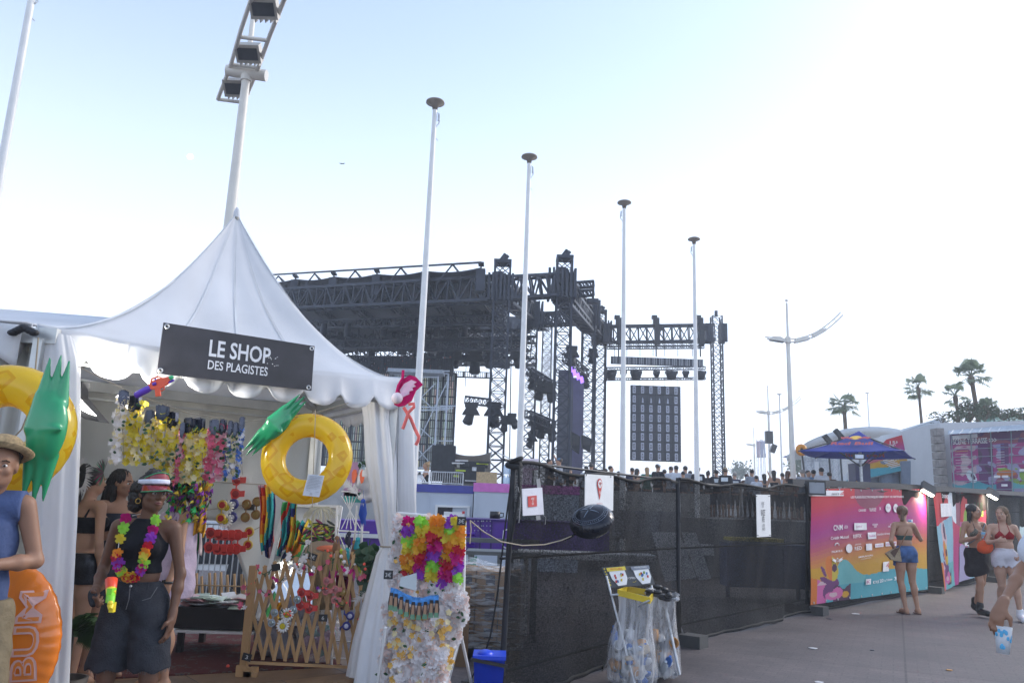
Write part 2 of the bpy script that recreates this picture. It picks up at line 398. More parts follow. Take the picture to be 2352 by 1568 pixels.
concrete=mat('concrete',(.42,.41,.39),.85,nscale=3,bump=.2)
steel=mat('galvanised_steel',(.5,.52,.54),.42,.8,var=.2,nscale=14)
whitep=mat('white_paint',(.78,.78,.77),.45,var=.06,nscale=5,bump=.03)
polep=mat('pole_paint',(.8,.79,.76),.35,var=.07,nscale=3)
creamp=mat('cream_paint',(.74,.7,.62),.4,var=.08,nscale=3)
blackm=mat('black_metal',(.022,.024,.03),.5,.3,var=.3,nscale=9)
blackp=mat('black_plastic',(.02,.02,.022),.45,var=.2)
dark=mat('dark_rubber',(.03,.03,.032),.8)
wood=mat('pale_wood',(.42,.25,.11),.65,var=.28,nscale=3,stretch=(1,1,.12),bump=.1)
rope_m=mat('rope',(.32,.27,.2),.9)
tz=1.35
G=[aZ(1150,1612,0),aZ(1560,1480,0),aZ(1853,1408,0),aZ(2131,1360,0),aZ(2268,1335,0),aZ(2460,1310,0)]
gd=(G[3]-G[2]).normalized();gn=V((-gd.y,gd.x,0))*1.5;e2=G[2]+gn;e2=e2+gd*((19.5-e2.y)/gd.y);gd4=(G[5]-G[4]).normalized();gn4=V((-gd4.y,gd4.x,0))*1.5
t=MB();t.prism([V((2.5,19.5,0)),e2,G[4]+gn4,G[5]+gn4+gd4*4,V((90,60,0)),V((90,100,0)),V((2.5,100,0))],V((0,0,tz)));t.box((-20,57.5,.3),(44.9,56,.6))
struct(t.build('terrace',mat('terrace_concrete',(.3,.29,.28),.85,nscale=.6,var=.2)))
# ---------------------------------------------------------------- flagpoles
def flagpole(base,h,label,hook=1,r0=.075,r1=.04):
 b=V(base);t=thing('flagpole',label,'flagpole',b,'white flagpoles in a row')
 m=MB();n=8;m.tube([b+V((0,0,h*i/n))for i in range(n+1)],[r0+(r1-r0)*(i/n)**1.2 for i in range(n+1)],16)
 m.build('shaft',polep,t)
 m=MB();m.lathe([(0,.05),(.09,.045),(.17,.01),(.175,-.02),(.06,-.07),(.045,-.16),(0,-.16)],b+V((0,0,h)),20)
 m.build('finial_disc',mat('weathered_disc',(.28,.24,.2),.6,.3),t)
 m=MB();m.tube([b+V((.03,0,h-.2)),b+V((hook*.09,0,h-.25)),b+V((hook*.1,0,h-.4)),b+V((hook*.04,0,h-.5))],.008,5)
 m.box(b+V((hook*.075,0,h-.3)),(.03,.03,.14))
 m.build('bracket',steel,t)
 m=MB();pts=[b+V((hook*.08,0,h-.38))]
 for i in range(9):
  a=math.pi*i/8;pts.append(b+V((hook*(.09-.14*math.sin(a)*.8),.03,h-.42-.34*i/8)))
 m.tube(pts,.005,4);m.build('halyard',rope_m,t)
 return t
for Y,u,v,lab,hk in[(13.6,1000,235,'tallest looking white flagpole, rising just behind the right corner of the tent',1),(16,1216,360,'second white flagpole from the tent, passing in front of the near truss tower',1),(18.6,1434,465,'third white flagpole from the tent, left of the hanging video screen',-1),(21.4,1594,549,'rightmost and farthest looking white flagpole of the row, right of the screen',-1)]:
 p=aY(u,v,Y);flagpole((p.x,p.y,0),p.z,lab,hk)
p=aY(22,280,11.0);flagpole((p.x,p.y,0),9.3,'white flagpole at the far left edge cut by the frame',1,.085,.05)
# ---------------------------------------------------------------- lamp masts
def lamp_mast(b,H,topz,lab,k=1.0,rz=0.0,arms=((-1,1.0),(1,2.6)),small=False):
 """white mast with a curved two-rail arm carrying boxy lamps"""
 b=V(b);t=thing('lamp_mast',lab,'street lamp',b,'tall masts with curved lamp arms')
 R=rotz(rz)
 m=MB();m.tube([b,b+V((0,0,H*.5)),b+V((0,0,H)),b+V((0,0,H+.05)),b+V((0,0,topz-.1))],[.14*k,.115*k,.09*k,.06*k,.045*k],16)
 m.ell(b+V((0,0,topz)),.07*k);m.tube([b+V((0,0,H-.12*k)),b+V((0,0,H+.16*k))],.13*k,16)
 m.build('mast',creamp,t)
 m=MB();lampspots=[]
 for s,L in arms:
  rails=[]
  for off in(-.1,.1):
   pts=[]
   for i in range(17):
    f=i/16;x=s*L*k*f
    z=H+(.0 if s<0 else 1.35*k*f*f)-.12*k*off*0+off*k*.9
    if s<0:z=H+.10*k*f+off*k*.9*(1-.3*f)
    pts.append(b+R@V((x,off*1.1*k,0))+V((0,0,z)))
   m.tube(pts,.03*k,8);rails.append(pts)
  for i in(2,5,8,11,14):m.beam(rails[0][i],rails[1][i],.03*k)
  for f in((.28,.62)if s>0 else(.55,)):
   i=int(f*16);c=(rails[0][i]+rails[1][i])/2;d=rails[0][i+1]-rails[0][i-1];lampspots.append((c,math.atan2(d.z,math.hypot(d.x,d.y)),s))
 m.build('arm',creamp,t)
 for c,an,s in lampspots:
  R2=(R if s>0 else R)@Matrix.Rotation(-an if s>0 else an,3,'Y')
  m=MB();c=c-V((0,0,.05*k));pr=[(-.33,.0),(-.24,.12),(.1,.15),(.33,.05),(.33,-.05),(-.33,-.05)]
  m.prism([c+R2@V((x*k,-.17*k,z*k))for x,z in pr],R2@V((0,.34*k,0)))
  hs=m.build('lamp_head',creamp,t)
  m=MB();m.box(c+R2@V((.04*k,0,-.057*k)),(.5*k,.28*k,.012),0,R2);m.build('lens',mat('lamp_glass',(.1,.11,.12),.12),hs)
 return t
p=aY(1810,782,30);q=aY(1806,690,30)
lamp_mast((p.x,p.y,0),p.z,q.z,'tall cream mast with a curved two lamp arm, nearest mast right of the stage',.86,0,((-1,1.0),(1,2.5)))
p=aY(1765,948,62);lamp_mast((p.x,p.y,0),p.z,p.z+2.1,'small distant mast with the same curved arm, seen left of the blue parasol',1.0,0)
p=aY(1732,1022,95);lamp_mast((p.x,p.y,0),p.z,p.z+2.1,'farthest and smallest cream lamp mast near the distant banners',1.0,0)
for u,v,Y,r in[(1790,905,55,.06),(1992,902,80,.08),(1756,1028,85,.05),(1748,1010,90,.05),(1741,1018,95,.05),(2018,980,110,.07)]:
 p=aY(u,v,Y);m=MB();m.tube([(p.x,p.y,0),(p.x,p.y,p.z)],[r*1.4,r*.8],8);m.lathe([(0,.06),(r*3,.03),(r*3,-.03),(0,-.06)],p,10)
 tag(m.build('distant_pole',polep,loc=(p.x,p.y,0)),{1790:'thin distant pole with a disc top left of the nearer lamp mast',1992:'thin pole standing behind the blue parasol, left of the tall palm',1756:'small faraway pole just right of the distant banners',1748:'tiny faraway pole among the distant banners',1741:'farthest thin pole left of the distant banners',2018:'short faint pole above the pavilion roof'}[u]if u!=2018 else 'short faint pole above the white pavilion roof','pole')
for i,(u,w)in enumerate([(1738,7),(1746,7),(1753,5)]):
 a=aY(u,1012,80);s=px(80);m=MB()
 m.grid(lambda x,y:(a.x+x*w*s,80+.12*math.sin(x*5+y*3+i),a.z-y*38*s),3,6,0,True,.01)
 m.tube([(a.x-.03,80,0),(a.x-.03,80,a.z+.2)],.035,6,1)
 tag(m.build('banner_flag',[cloth(f'flag_cloth_{i}',[(.6,.5,.55),(.5,.5,.6),(.6,.62,.7)][i]),polep],loc=(a.x,80,0)),['pinkish vertical banner flag, left one of the distant three','grey blue vertical banner flag, middle one of the distant three','pale vertical banner flag, right one of the distant three'][i],'flag')
# ---------------------------------------------------------------- big light mast behind the tent (upper left)
b0=aY(494,560,13.0);b1=aY(566,175,13.0)
t=thing('floodlight_mast','tall cream mast with a curved ladder arm of floodlights behind the tent','light mast',(b1.x,13,0))
m=MB();m.tube([(b1.x,13,0),(b1.x,13,4),(b1.x,13,b1.z+.15)],[.13,.115,.07],18)
m.tube([(b1.x,13,b1.z),(b1.x,13,b1.z+2.6)],[.05,.04],10);m.build('mast',creamp,t)
m=MB();m.tube([(b1.x-.36,13.0,b1.z+.1),(b1.x+.36,13.0,b1.z+.02)],.105,16);m.tube([(b1.x,13,b1.z-.1),(b1.x,13,b1.z+.06)],.1,14)
m.build('bracket',creamp,t)
CT=[aY(530,232,13.7),aY(562,152,12.85),aY(588,72,11.7),aY(622,-20,10.6),aY(672,-140,9.6),aY(740,-280,8.8)]
m=MB();rails=[[],[]];N=25
for i in range(N+1):
 f=i/N*5;k=min(4,int(f));c=lerp(CT[k],CT[k+1],f-k)
 for j,o in enumerate((-.245,.245)):rails[j].append(c+V((o,0,-o*.1)))
for r_ in rails:m.tube(r_,.038,10)
for i in(0,5,9,13,17,21):m.tube([rails[0][i],rails[1][i]],.035,8)
m.build('ladder_arm',creamp,t)
for f in(.08,.285,.54,.8):
 i=int(f*N);c=(rails[0][i]+rails[1][i])/2
 R2=Matrix.Rotation(-.75,3,'X')
 m=MB();m.box(c,(.42,.31,.17),0,R2);m.box(c+R2@V((0,.02,.1)),(.3,.16,.08),0,R2)
 for kx in(-.16,-.08,0,.08,.16):m.box(c+R2@V((kx,.17,.02)),(.012,.08,.16),0,R2)
 h=m.build('floodlight',mat('flood_body',(.45,.42,.37),.5,.4),t)
 m=MB();m.box(c+R2@V((0,-.0,-.089)),(.34,.2,.01),0,R2);m.build('lens',mat('flood_glass',(.05,.055,.06),.08,coat=.6),h)
# ================================================================ festival stage
tr=mat('truss_black',(.03,.036,.052),.5,.4,var=.25,nscale=2)  # blue tint put into the black imitates lens veil over the stage
trl=mat('truss_worn',(.16,.18,.22),.38,.7,var=.4,nscale=2)
def truss(m,a,b,w,bays,r=.028,mi=0,h=None,up=V((0,0,1)),dbl=False,r2=None):
 a=V(a);b=V(b);h=h or w;x,y,z=frame_from(b-a,up);r2=r2 or r*.6
 cs=[x*(sx*w/2)+y*(sy*h/2)for sx,sy in((-1,-1),(1,-1),(1,1),(-1,1))]
 for c in cs:m.beam(a+c,b+c,r*2,None,mi)
 for i in range(bays):
  p=lerp(a,b,i/bays);q=lerp(a,b,(i+1)/bays)
  for k in range(4):
   c0,c1=cs[k],cs[(k+1)%4]
   m.beam(p+c0,p+c1,r2*2,None,mi)
   if i%2==0 or dbl:m.beam(p+c0,q+c1,r2*2,None,mi)
   if i%2==1 or dbl:m.beam(p+c1,q+c0,r2*2,None,mi)
 for k in range(4):m.beam(b+cs[k],b+cs[(k+1)%4],r2*2,None,mi)
 return m
st=thing('festival_stage','huge black open air stage of truss towers under a dark sloping roof','stage',(0,30,0))
def tower(u,vtop,Y,w=.6,mi=0,cap=True,z0=0.6,uu=None,label=None):
 p=aY(u,vtop,Y);m=MB();bays=int(p.z/(w*.9))
 truss(m,(p.x,Y,z0),(p.x,Y,p.z),w,bays,.038,dbl=True,r2=.016)
 if cap:
  zc=p.z
  m.box((p.x,Y,zc+.06),(w*1.15,w*1.15,.12));m.box((p.x-.1,Y,zc-.8),(w*.5,w*.6,.9));m.tube([(p.x-.18,Y,zc),(p.x+.1,Y,zc+.42)],.09,8);m.tube([(p.x-.05,Y-.2,zc),(p.x+.2,Y-.2,zc+.3)],.07,8)
 o=m.build('truss_tower',tr,st)
 return V((p.x,Y,p.z))
def sleeve(c,w,h):
 m=MB();m.box(c,(w*.8,w*.8,h));n=7
 for i in range(n):
  for s in(-1,1):
   m.box(V(c)+V(((i/(n-1)-.5)*w*1.5,s*w*.6,.02*(i%2))),(w*.13,w*.12,h*1.05));m.box(V(c)+V((s*w*.72,(i/(n-1)-.5)*w*1.2,0)),(w*.12,w*.13,h*1.0))
 m.build('tower_sleeve',tr,st)
TA=tower(1155,607,30);TB=tower(1297,597,31)
TC=tower(1222,700,40,.6);TC2=tower(1258,735,52,.6,cap=False)
TD=tower(1352,712,40,.6);TE=tower(1380,718,46,.6)
zb=lambda T,u,v:aY(u,v,T.y)
bA1=aY(1150,664,30);bB1=aY(1290,655,31)
sleeve(bA1,.62,1.05);sleeve(bB1,.7,1.15)
m=MB();truss(m,bA1,bB1,.6,7,.05,h=.85);m.build('header_truss',tr,st)
lf=aY(640,690,37.5);m=MB();truss(m,lf,bA1+V((0,0,0)),.6,22,.055,h=.95,r2=.03);m.build('header_truss',tr,st)
for a,(u,v,Y)in((bA1,(1250,745,50)),(bB1,(1378,765,47)),(bB1+V((0,.3,-.2)),(1350,742,40))):
 m=MB();truss(m,a,aY(u,v,Y),.6,14,.06,0,h=.8);m.build('side_truss',tr,st)
for(u,v,Y)in((1222,725,40),(1352,722,40),(1382,765,46)):sleeve(aY(u,v,Y),.7,1.3)
m=MB();truss(m,aY(1222,735,40),aY(1352,730,40),.6,10,.05,dbl=True);m.build('header_truss',tr,st)
m=MB();truss(m,aY(1325,655,34),aY(1364,652,34),.25,5,.03);truss(m,aY(1325,675,34),aY(1364,672,34),.25,5,.03);m.beam(aY(1363,648,34),aY(1362,690,34),.1);m.box(aY(1361,692,34),(.5,.4,.18))
m.build('outrigger',tr,st)
rp=[aY(560,642,43),aY(615,640,40),aY(1107,612,29.5),aY(1190,680,31)]
A0=aY(600,645,40);A1=aY(1105,614,29.5);B1=aY(1160,732,47);B0=aY(790,812,56)
roofm=thin_mat('roof_membrane',(.05,.055,.075),1,.55,.12,.3,.5)
m=MB()
def roof(u,v):
 f=lerp(A0,A1,u);b=lerp(B0,B1,u);p=lerp(f,b,v);p.z-=.13*abs(math.sin(u*math.pi*5))*(1-v)*.9+.25*math.sin(v*math.pi)
 return p
m.grid(roof,60,20,0,True,.05);m.build('roof_canopy',roofm,st)
m=MB()
up_=V((0,0,.2));m.beam(A0+up_+V((-1,0,0)),A1+up_,.07)
for i in range(6):
 u=i/5;a=lerp(A0,A1,u);b=lerp(B0,B1,u);m.beam(a+up_,a-V((0,0,.3)),.06);truss(m,a-V((0,0,.5)),b-V((0,0,.5)),.35,14,.03)
 m.box(a+V((0,-.02,.12)),(.22,.4,.08));m.box(a-V((0,0,.55)),(.35,.4,.9))
 if i<5:
  c=lerp(A0,A1,u+.1);m.beam(c+up_,c+V((-.45,.2,-.35)),.05);m.beam(c+up_,c+V((.45,.2,-.35)),.05);m.beam(c+V((-.45,.2,-.35)),c+V((.45,.2,-.35)),.05);m.beam(c+up_,c+V((1.5,3,-1)),.06)
m.build('roof_frame',tr,st)
rnd=random.Random(3)
m=MB()
for(u0,v0,Y0,u1,v1,Y1,w,bays)in[(640,735,50,1150,715,40,.5,22),(650,748,44,1150,735,34,.4,22),(655,775,52,1215,768,44,.5,24),(690,790,46,1215,795,36,.4,24),(700,812,54,1215,812,46,.45,26),(720,835,56,1230,830,48,.4,26),(740,800,50,1230,780,42,.35,24),(690,760,48,1080,805,56,.35,16),(640,665,50,860,800,62,.5,14),(780,700,44,980,830,60,.4,14),(620,680,52,750,790,60,.5,10),(950,690,40,1160,815,56,.4,14),(1040,660,36,1190,790,50,.4,12)]:
 truss(m,aY(u0,v0,Y0),aY(u1,v1,Y1),w,bays,.04)
m.build('roof_grid',tr,st)
m=MB()
for i in range(95):
 u=rnd.uniform(650,1225);v=rnd.uniform(max(700,640+(1100-u)*.1),835)+(0 if u>760 else 10);Y=rnd.uniform(42,56);p=aY(u,v,Y)
 mm=MB();mm.box(p,(rnd.uniform(.2,.8),.4,rnd.uniform(.25,.7)),0,rotz(rnd.uniform(0,3)));mm.build('rigging_motor',tr,st)
for(u0,v0,u1,v1,Y)in[(830,770,1150,812,55),(640,700,700,840,60),(980,720,1200,800,58),(700,845,860,870,58)]:
 a=aY(u0,v0,Y);b=aY(u1,v1,Y);m.box((a+b)/2,(abs(b.x-a.x),.1,abs(a.z-b.z)))
for u in(745,800,883,1005,1068):
 p=aY(u,742,40);m.tube([p,p-V((0,0,.75))],.17,10);m.box(p+V((0,0,.05)),(.5,.4,.15))
for i in range(14):
 u=760+i*33;p=aY(u,rnd.uniform(740,760),43);m.beam(p,p-V((0,0,1.6)),.05)
m.build('blackout_rigging',tr,st)
def wall(u0,v0,u1,v1,Y,name,label,coloured,cat='video wall',wv=None):
 a=aY(u0,v0,Y);b=aY(u1,v1,Y);w=b.x-a.x;h=a.z-b.z
 t=thing(name,label,cat,(a.x,Y,b.z))
 m=MB();n=max(1,int(w/.115))
 for i in range(n+1):m.box((a.x+w*i/n,Y,(a.z+b.z)/2),(.04 if i%6 else.13,.06,h))
 k=max(1,int(h/.42))
 for j in range(k+1):m.box((a.x+w/2,Y+.04,b.z+h*j/k),(w,.05,.035 if j%3 else.08))
 m.build('pixel_strips',tr,t)
 if coloured:mm=MB();mm.box((a.x+w/2,Y+.2,(a.z+b.z)/2),(w,.03,h));mm.build('backing',mat('wall_backing',(.2,.25,.27),.6,var=.5,nscale=1.2,emit=(.3,.37,.38),es=.18),t)
 if coloured:
  m=MB();rn=random.Random(5)
  for i in range(n):
   j=0
   while j<k:
    l=rn.randint(1,3);f=j/k
    if rn.random()<.82:m.box((a.x+w*(i+.5)/n,Y+.12,b.z+h*(j+l/2)/k),(.07,.03,h*l/k*.97),rn.choice([0,0,1,2,3,1,4])if f<.85 else 4)
    j+=l
  cs=[(.42,.5,.52),(.5,.5,.36),(.36,.48,.42),(.5,.38,.38),(.2,.24,.3)]
  m.build('pixel_panels',[mat(f'pixel_{q}',c,.5,var=.2,emit=c,es=.22)for q,c in enumerate(cs)],t)
 return t
wall(700,845,1037,1078,43,'video_wall','coloured striped video wall at the left back of the stage',True)
t2=wall(700,812,1040,862,41.5,'video_wall','dark upper row of video panels under the roof grid',False)
m=MB();a=aY(700,815,41.7);b=aY(1040,862,41.7);m.box((a+b)/2,(b.x-a.x,.08,a.z-b.z))
for i in range(60):
 p=aY(rnd.uniform(760,1035),rnd.uniform(820,858),41.6);m.box(p,(.08,.06,.08),rnd.choice([1,2]))
m.build('panel_back',[mat('panel_dark',(.04,.045,.065),.5,var=.5,nscale=2),mat('spot_red',(.3,.08,.08)),mat('spot_grey',(.4,.42,.5))],t2)
wall(1040,852,1130,868,48,'video_wall','thin fringe of video strips hanging above the white gap',False)
def moving_light(p,s,label,tilt=0.3):
 p=V(p);t=thing('stage_light',label,'stage light',p,'moving head lights hung on the trusses')
 m=MB();m.box(p,(.55*s,.4*s,.2*s));m.prism([p+V((x*s,-.2*s,z*s))for x,z in((-.2,-.1),(.2,-.1),(.38,-.42),(-.38,-.42))],V((0,.4*s,0)));m.build('yoke',blackm,t)
 R=Matrix.Rotation(tilt,3,'Y')
 m=MB();m.lathe([(0,0),(.16*s,-.02*s),(.2*s,-.3*s),(.23*s,-.5*s),(.15*s,-.56*s),(0,-.56*s)],p+V((0,0,-.3*s)),14,0,R);h=m.build('head',blackm,t)
 m=MB();m.lathe([(0,-.57*s),(.14*s,-.57*s),(.14*s,-.585*s),(0,-.59*s)],p+V((0,0,-.3*s)),14,0,R);m.build('lens',mat('stage_lens',(.12,.14,.18),.08),h)
 return t
LS=[(1083,930,34,1.0,.3,'lone moving head light hanging over the white gap left of the near tower'),(1135,930,30.5,1.0,-.1,'moving head light fixed on the near tower at mid height'),(1160,958,29.5,.62,.1,'small spotlight on the right of the near tower, pointing down'),(1176,953,29.5,.62,-.55,'small spotlight on the right of the near tower, tilted outwards'),(1050,812,45,1.0,.2,'stage light in the left of the row over the white gap'),(1092,808,42,1.4,0,'biggest wide bell shaped stage light over the white gap'),(1128,810,42,1.0,.2,'stage light just left of the near tower top'),(1185,806,38,1.0,-.4,'stage light between the near tower and the second flagpole'),(1228,858,41,1.0,.3,'stage light at the upper left of the sloping side row'),(1244,880,39,1.0,.3,'second stage light down the upper sloping side row'),(1262,884,38,1.0,-.3,'lowest stage light of the upper sloping side row'),(1228,960,41,1.0,0,'first stage light of the lower sloping side row'),(1246,968,40,1.0,.2,'second stage light of the lower sloping side row'),(1264,978,39,.9,-.3,'last stage light of the lower sloping side row'),(1222,998,41,.8,.4,'lowest single stage light near the second flagpole'),(1340,862,44,.9,-.5,'dark drooping stage light right of the second tower'),(1313,800,34,.9,0,'stage light under the top beam beside the second tower'),(1362,805,40,.8,.2,'stage light hanging between the third and fourth towers')]
for(u,v,Y,s,tl,lab)in LS:moving_light(aY(u,v,Y),s,lab,tl)
m=MB()
truss(m,aY(1068,918,34),aY(1128,925,34),.3,6,.025);truss(m,aY(1212,850,42),aY(1268,885,38),.35,7,.03);truss(m,aY(1212,950,42),aY(1268,975,38),.35,7,.03)
truss(m,aY(1300,820,36),aY(1345,858,40),.35,7,.03)
m.build('lighting_bar',tr,st)
p=aY(1183,600,29.5)
m=MB();
for k in range(6):q=aY(1175-k*1.0,760+k*62,29.6);q2=aY(1174-k*1.0,822+k*62,29.6);m.beam(q,q2,.04)
for u in(1008,1073,1017,1040):q=aY(u,790,40);m.beam(q,q-V((0,0,2.2)),.03)
m.build('cable_drop',blackm,st)
t=thing('side_screen','dark violet side screen between truss towers with a lit purple edge','screen',aY(1300,1060,37))
m=MB();a=aY(1283,850,37);b=aY(1312,1100,37);m.box((a+b)/2,(b.x-a.x,.3,a.z-b.z));c=aY(1312,868,38);d=aY(1337,1100,38);m.box((c+d)/2,(d.x-c.x,.3,c.z-d.z),1)
m.build('screen_body',[mat('screen_grey',(.05,.055,.08),.4,var=.3,nscale=1.5),mat('screen_violet',(.09,.085,.17),.4,var=.3,nscale=1.5)],t)
m=MB()
for i in range(4):
 q=[aY(1306+i*8.5,841+i*8,36.5),aY(1313+i*8.5,838+i*8.5,36.5),aY(1316+i*8.5,853+i*8,36.5),aY(1309+i*8.5,856+i*8,36.5)];m.prism(q,V((0,.12,0)))
m.build('purple_strip',mat('purple_light',(.3,.15,.9),.4,emit=(.3,.14,1.0),es=1.1),t)
for(u0,v0,u1,v1,Y,lab)in[(1312,990,1332,1035,34,'big dark speaker box tilted beside the violet screen'),(1336,998,1358,1032,36,'second dark speaker box hanging right of the violet screen')]:
 a=aY(u0,v0,Y);b=aY(u1,v1,Y);t=thing('speaker_box',lab,'loudspeaker',(a+b)/2)
 m=MB();w=b.x-a.x;h=a.z-b.z;m.prism([V((a.x,Y,a.z)),V((b.x,Y,a.z-.25*h)),V((b.x-.05*w,Y,b.z-.1)),V((a.x+.1*w,Y,b.z+.15*h))],V((0,.5,0)));m.build('cabinet',blackm,t)
 m=MB();m.box((a+b)/2+V((0,-.02,.03)),(w*.75,.03,h*.5));m.build('grille',mat('grille',(.05,.05,.055),.8),t)
sm_=bpy.data.materials.new('stage_smoke');sm_.use_nodes=True;nt=sm_.node_tree;nt.nodes.remove(nt.nodes['Principled BSDF'])
pv=nt.nodes.new('ShaderNodeVolumePrincipled');pv.inputs['Color'].default_value=(.9,.93,1,1)
tcs=nt.nodes.new('ShaderNodeTexCoord');nzs=nt.nodes.new('ShaderNodeTexNoise');nzs.inputs['Scale'].default_value=.9;nzs.inputs['Detail'].default_value=3;nt.links.new(tcs.outputs['Object'],nzs.inputs['Vector'])
mrs=nt.nodes.new('ShaderNodeMapRange');mrs.inputs[1].default_value=.42;mrs.inputs[2].default_value=.66;mrs.inputs[3].default_value=0;mrs.inputs[4].default_value=.42;nt.links.new(nzs.outputs[0],mrs.inputs[0]);nt.links.new(mrs.outputs[0],pv.inputs['Density']);nt.links.new(pv.outputs[0],nt.nodes['Material Output'].inputs['Volume'])
m=MB();p=aY(1250,850,46);m.ell(p,(1.1,1.6,2.4),n=20,m=12);o=tag(m.build('smoke_plume',sm_,loc=p),'pale smoke drifting up between the truss towers','smoke');o['kind']='stuff'
t=thing('scaffold_tower','light grey scaffolding standing in front of the striped video wall','scaffold',aY(1000,1078,36))
m=MB();sc=.055
def q3(u,v,Y=36):return aY(u,v,Y)
for(a,b)in[((900,852),(1033,852)),((905,860),(1030,858)),((888,866),(1008,866)),((960,934),(1040,937)),((962,942),(1030,940)),((940,1073),(1020,1075)),((1010,932),(1048,932)),((1008,1012),(1040,1012))]:m.beam(q3(*a),q3(*b),sc)
for(a,b)in[((1007,858),(996,1090)),((1030,858),(1018,1080)),((935,866),(928,1080)),((962,880),(958,1078))]:m.beam(q3(*a),q3(*b),.07)
for(a,b)in[((925,870),(995,940)),((1000,880),(935,945)),((930,950),(996,1010)),((1028,875),(960,1015)),((935,1000),(993,1070)),((1005,1010),(940,1072))]:m.beam(q3(*a),q3(*b),.04)
m.build('frame',mat('scaffold_steel',(.42,.47,.55),.4,.5),t)
m=MB();a=q3(890,853,35.5);b=q3(1022,857,36.5);m.box((a+b)/2,(b.x-a.x,1.0,.16));m.build('deck',mat('scaffold_deck',(.4,.45,.52),.5),t)
g2=thing('screen_gantry','black truss gantry carrying a hanging video screen right of the stage','gantry',aY(1645,1080,45))
p=aY(1645,727,45);m=MB();truss(m,(p.x,45,.5),(p.x,45,p.z),.55,24,.035,dbl=True,r2=.014);m.tube([p,p+V((0,0,.35))],.1,8);m.build('truss_tower',tr,g2)
a=aY(1390,768,45.5);b=aY(1640,765,45);m=MB()
x0=a;x1=b
truss(m,x0,x1,.5,13,.05,h=.95);m.build('header_truss',tr,g2)
for u in(1392,1626,1660):
 q=aY(u,766,45);m=MB()
 for i in range(4):m.box(q+V(((i-1.5)*.1,-.3,0)),(.075,.1,1.1));m.box(q+V(((i-1.5)*.1,.3,0)),(.075,.1,1.1))
 m.box(q,(.36,.5,.95));m.build('tower_sleeve',tr,g2)
for u in(1421,1507,1608):
 q=aY(u,765,45);m=MB();m.box(q+V((0,0,.65)),(.34,.34,.5));m.box(q+V((-.1,0,.95)),(.3,.3,.2));m.box(q+V((0,-.35,-.15)),(.28,.3,1.2));m.beam(q,q-V((0,0,1.4)),.07);m.box(q+V((.1,-.3,.2)),(.5,.2,.18));m.build('chain_motor',blackm,g2)
for v,w in((791,.18),(798,.14)):
 m=MB();truss(m,aY(1395,v+1,45),aY(1617,v-1,45),w,22,.02);m.build('thin_bar',tr,g2)
m=MB();truss(m,aY(1393,847,45),aY(1620,845,45),.16,18,.02);truss(m,aY(1393,871,45),aY(1620,869,45),.12,18,.02);m.beam(aY(1394,845,45),aY(1394,872,45),.06);m.build('lighting_bar',tr,g2)
for u in(1412,1468,1497,1527,1557,1590):m=None
m=MB()
for u in(1412,1440,1470,1500,1527,1557,1590,1608):m.beam(aY(u,797,45),aY(u,818,45),.035);m.beam(aY(u,847,45),aY(u,888,45),.02)if 1450<u<1570 else None
m.build('hanger',blackm,g2)
t=thing('led_banner','long low row of striped video panels hanging above the tall screen','video panel',aY(1508,845,45))
a=aY(1403,818,45);b=aY(1615,843,45);m=MB();m.box((a+b)/2,(b.x-a.x,.1,a.z-b.z));m.build('panel',mat('panel_dark',(.05,.05,.06)),t)
m=MB()
for i in range(56):
 x=a.x+(b.x-a.x)*(i+.5)/56
 if i%4:m.box((x,44.93,(a.z+b.z)/2),(.028,.02,(a.z-b.z)*.86))
m.build('strips',mat('strip_grey',(.5,.53,.56),.5),t)
for i,u in enumerate((1404,1432,1461,1508,1542,1575,1608)):
 p=aY(u,855,44.8);s=(1.0,.6,1.1,.6,1.1,.6,1.1)[i]
 m=MB();t=thing('stage_light',['first','second','third','fourth','fifth','sixth','seventh'][i]+' stage light from the left on the bar above the tall hanging screen','stage light',p,'lights on the screen gantry bar')
 m.box(p,(.6*s,.3,.16));m.build('yoke',blackm,t)
 m=MB();m.lathe([(0,.2*s),(.24*s,.15*s),(.3*s,0),(.2*s,-.3*s),(0,-.32*s)],p-V((0,0,.1)),12);m.build('head',blackm,t)
t=thing('hanging_screen','tall dark hanging video screen of forty eight panels seen from behind','video screen',aY(1507,1060,45))
a=aY(1448,884,45);b=aY(1564,1061,45);w=b.x-a.x;h=a.z-b.z
m=MB();m.box(((a.x+b.x)/2,45,(a.z+b.z)/2),(w,.12,h))
for i in range(6):
 for j in range(8):
  m.box((a.x+w*(i+.5)/6,44.92,b.z+h*(j+.5)/8),(w/6*.93,.04,h/8*.92),1)
m.build('cabinet',[mat('screen_black',(.02,.022,.03)),mat('screen_panel',(.035,.04,.055),.45,var=.2)],t)
m=MB()
for i in range(6):
 for j in range(8):
  c=V((a.x+w*(i+.42)/6,44.88,b.z+h*(j+.5)/8));k=h/8
  if j==6 and 0<i<5:m.prism([c+V((-.04,0,-k*.38)),c+V((.06,0,-k*.38)),c+V((.05,0,0)),c+V((.0,0,k*.2))],V((0,.03,0)));continue
  for s in(-1,1):m.box(c+V((s*.065,0,0)),(.05,.03,k*.62))
  for s in(-1,1):m.box(c+V((0,0,s*k*.31)),(.17,.03,k*.16))
  m.box(c,(.03,.03,k*.3))
m.build('panel_handles',mat('handle_pale',(.55,.57,.66),.4,var=.2),t)
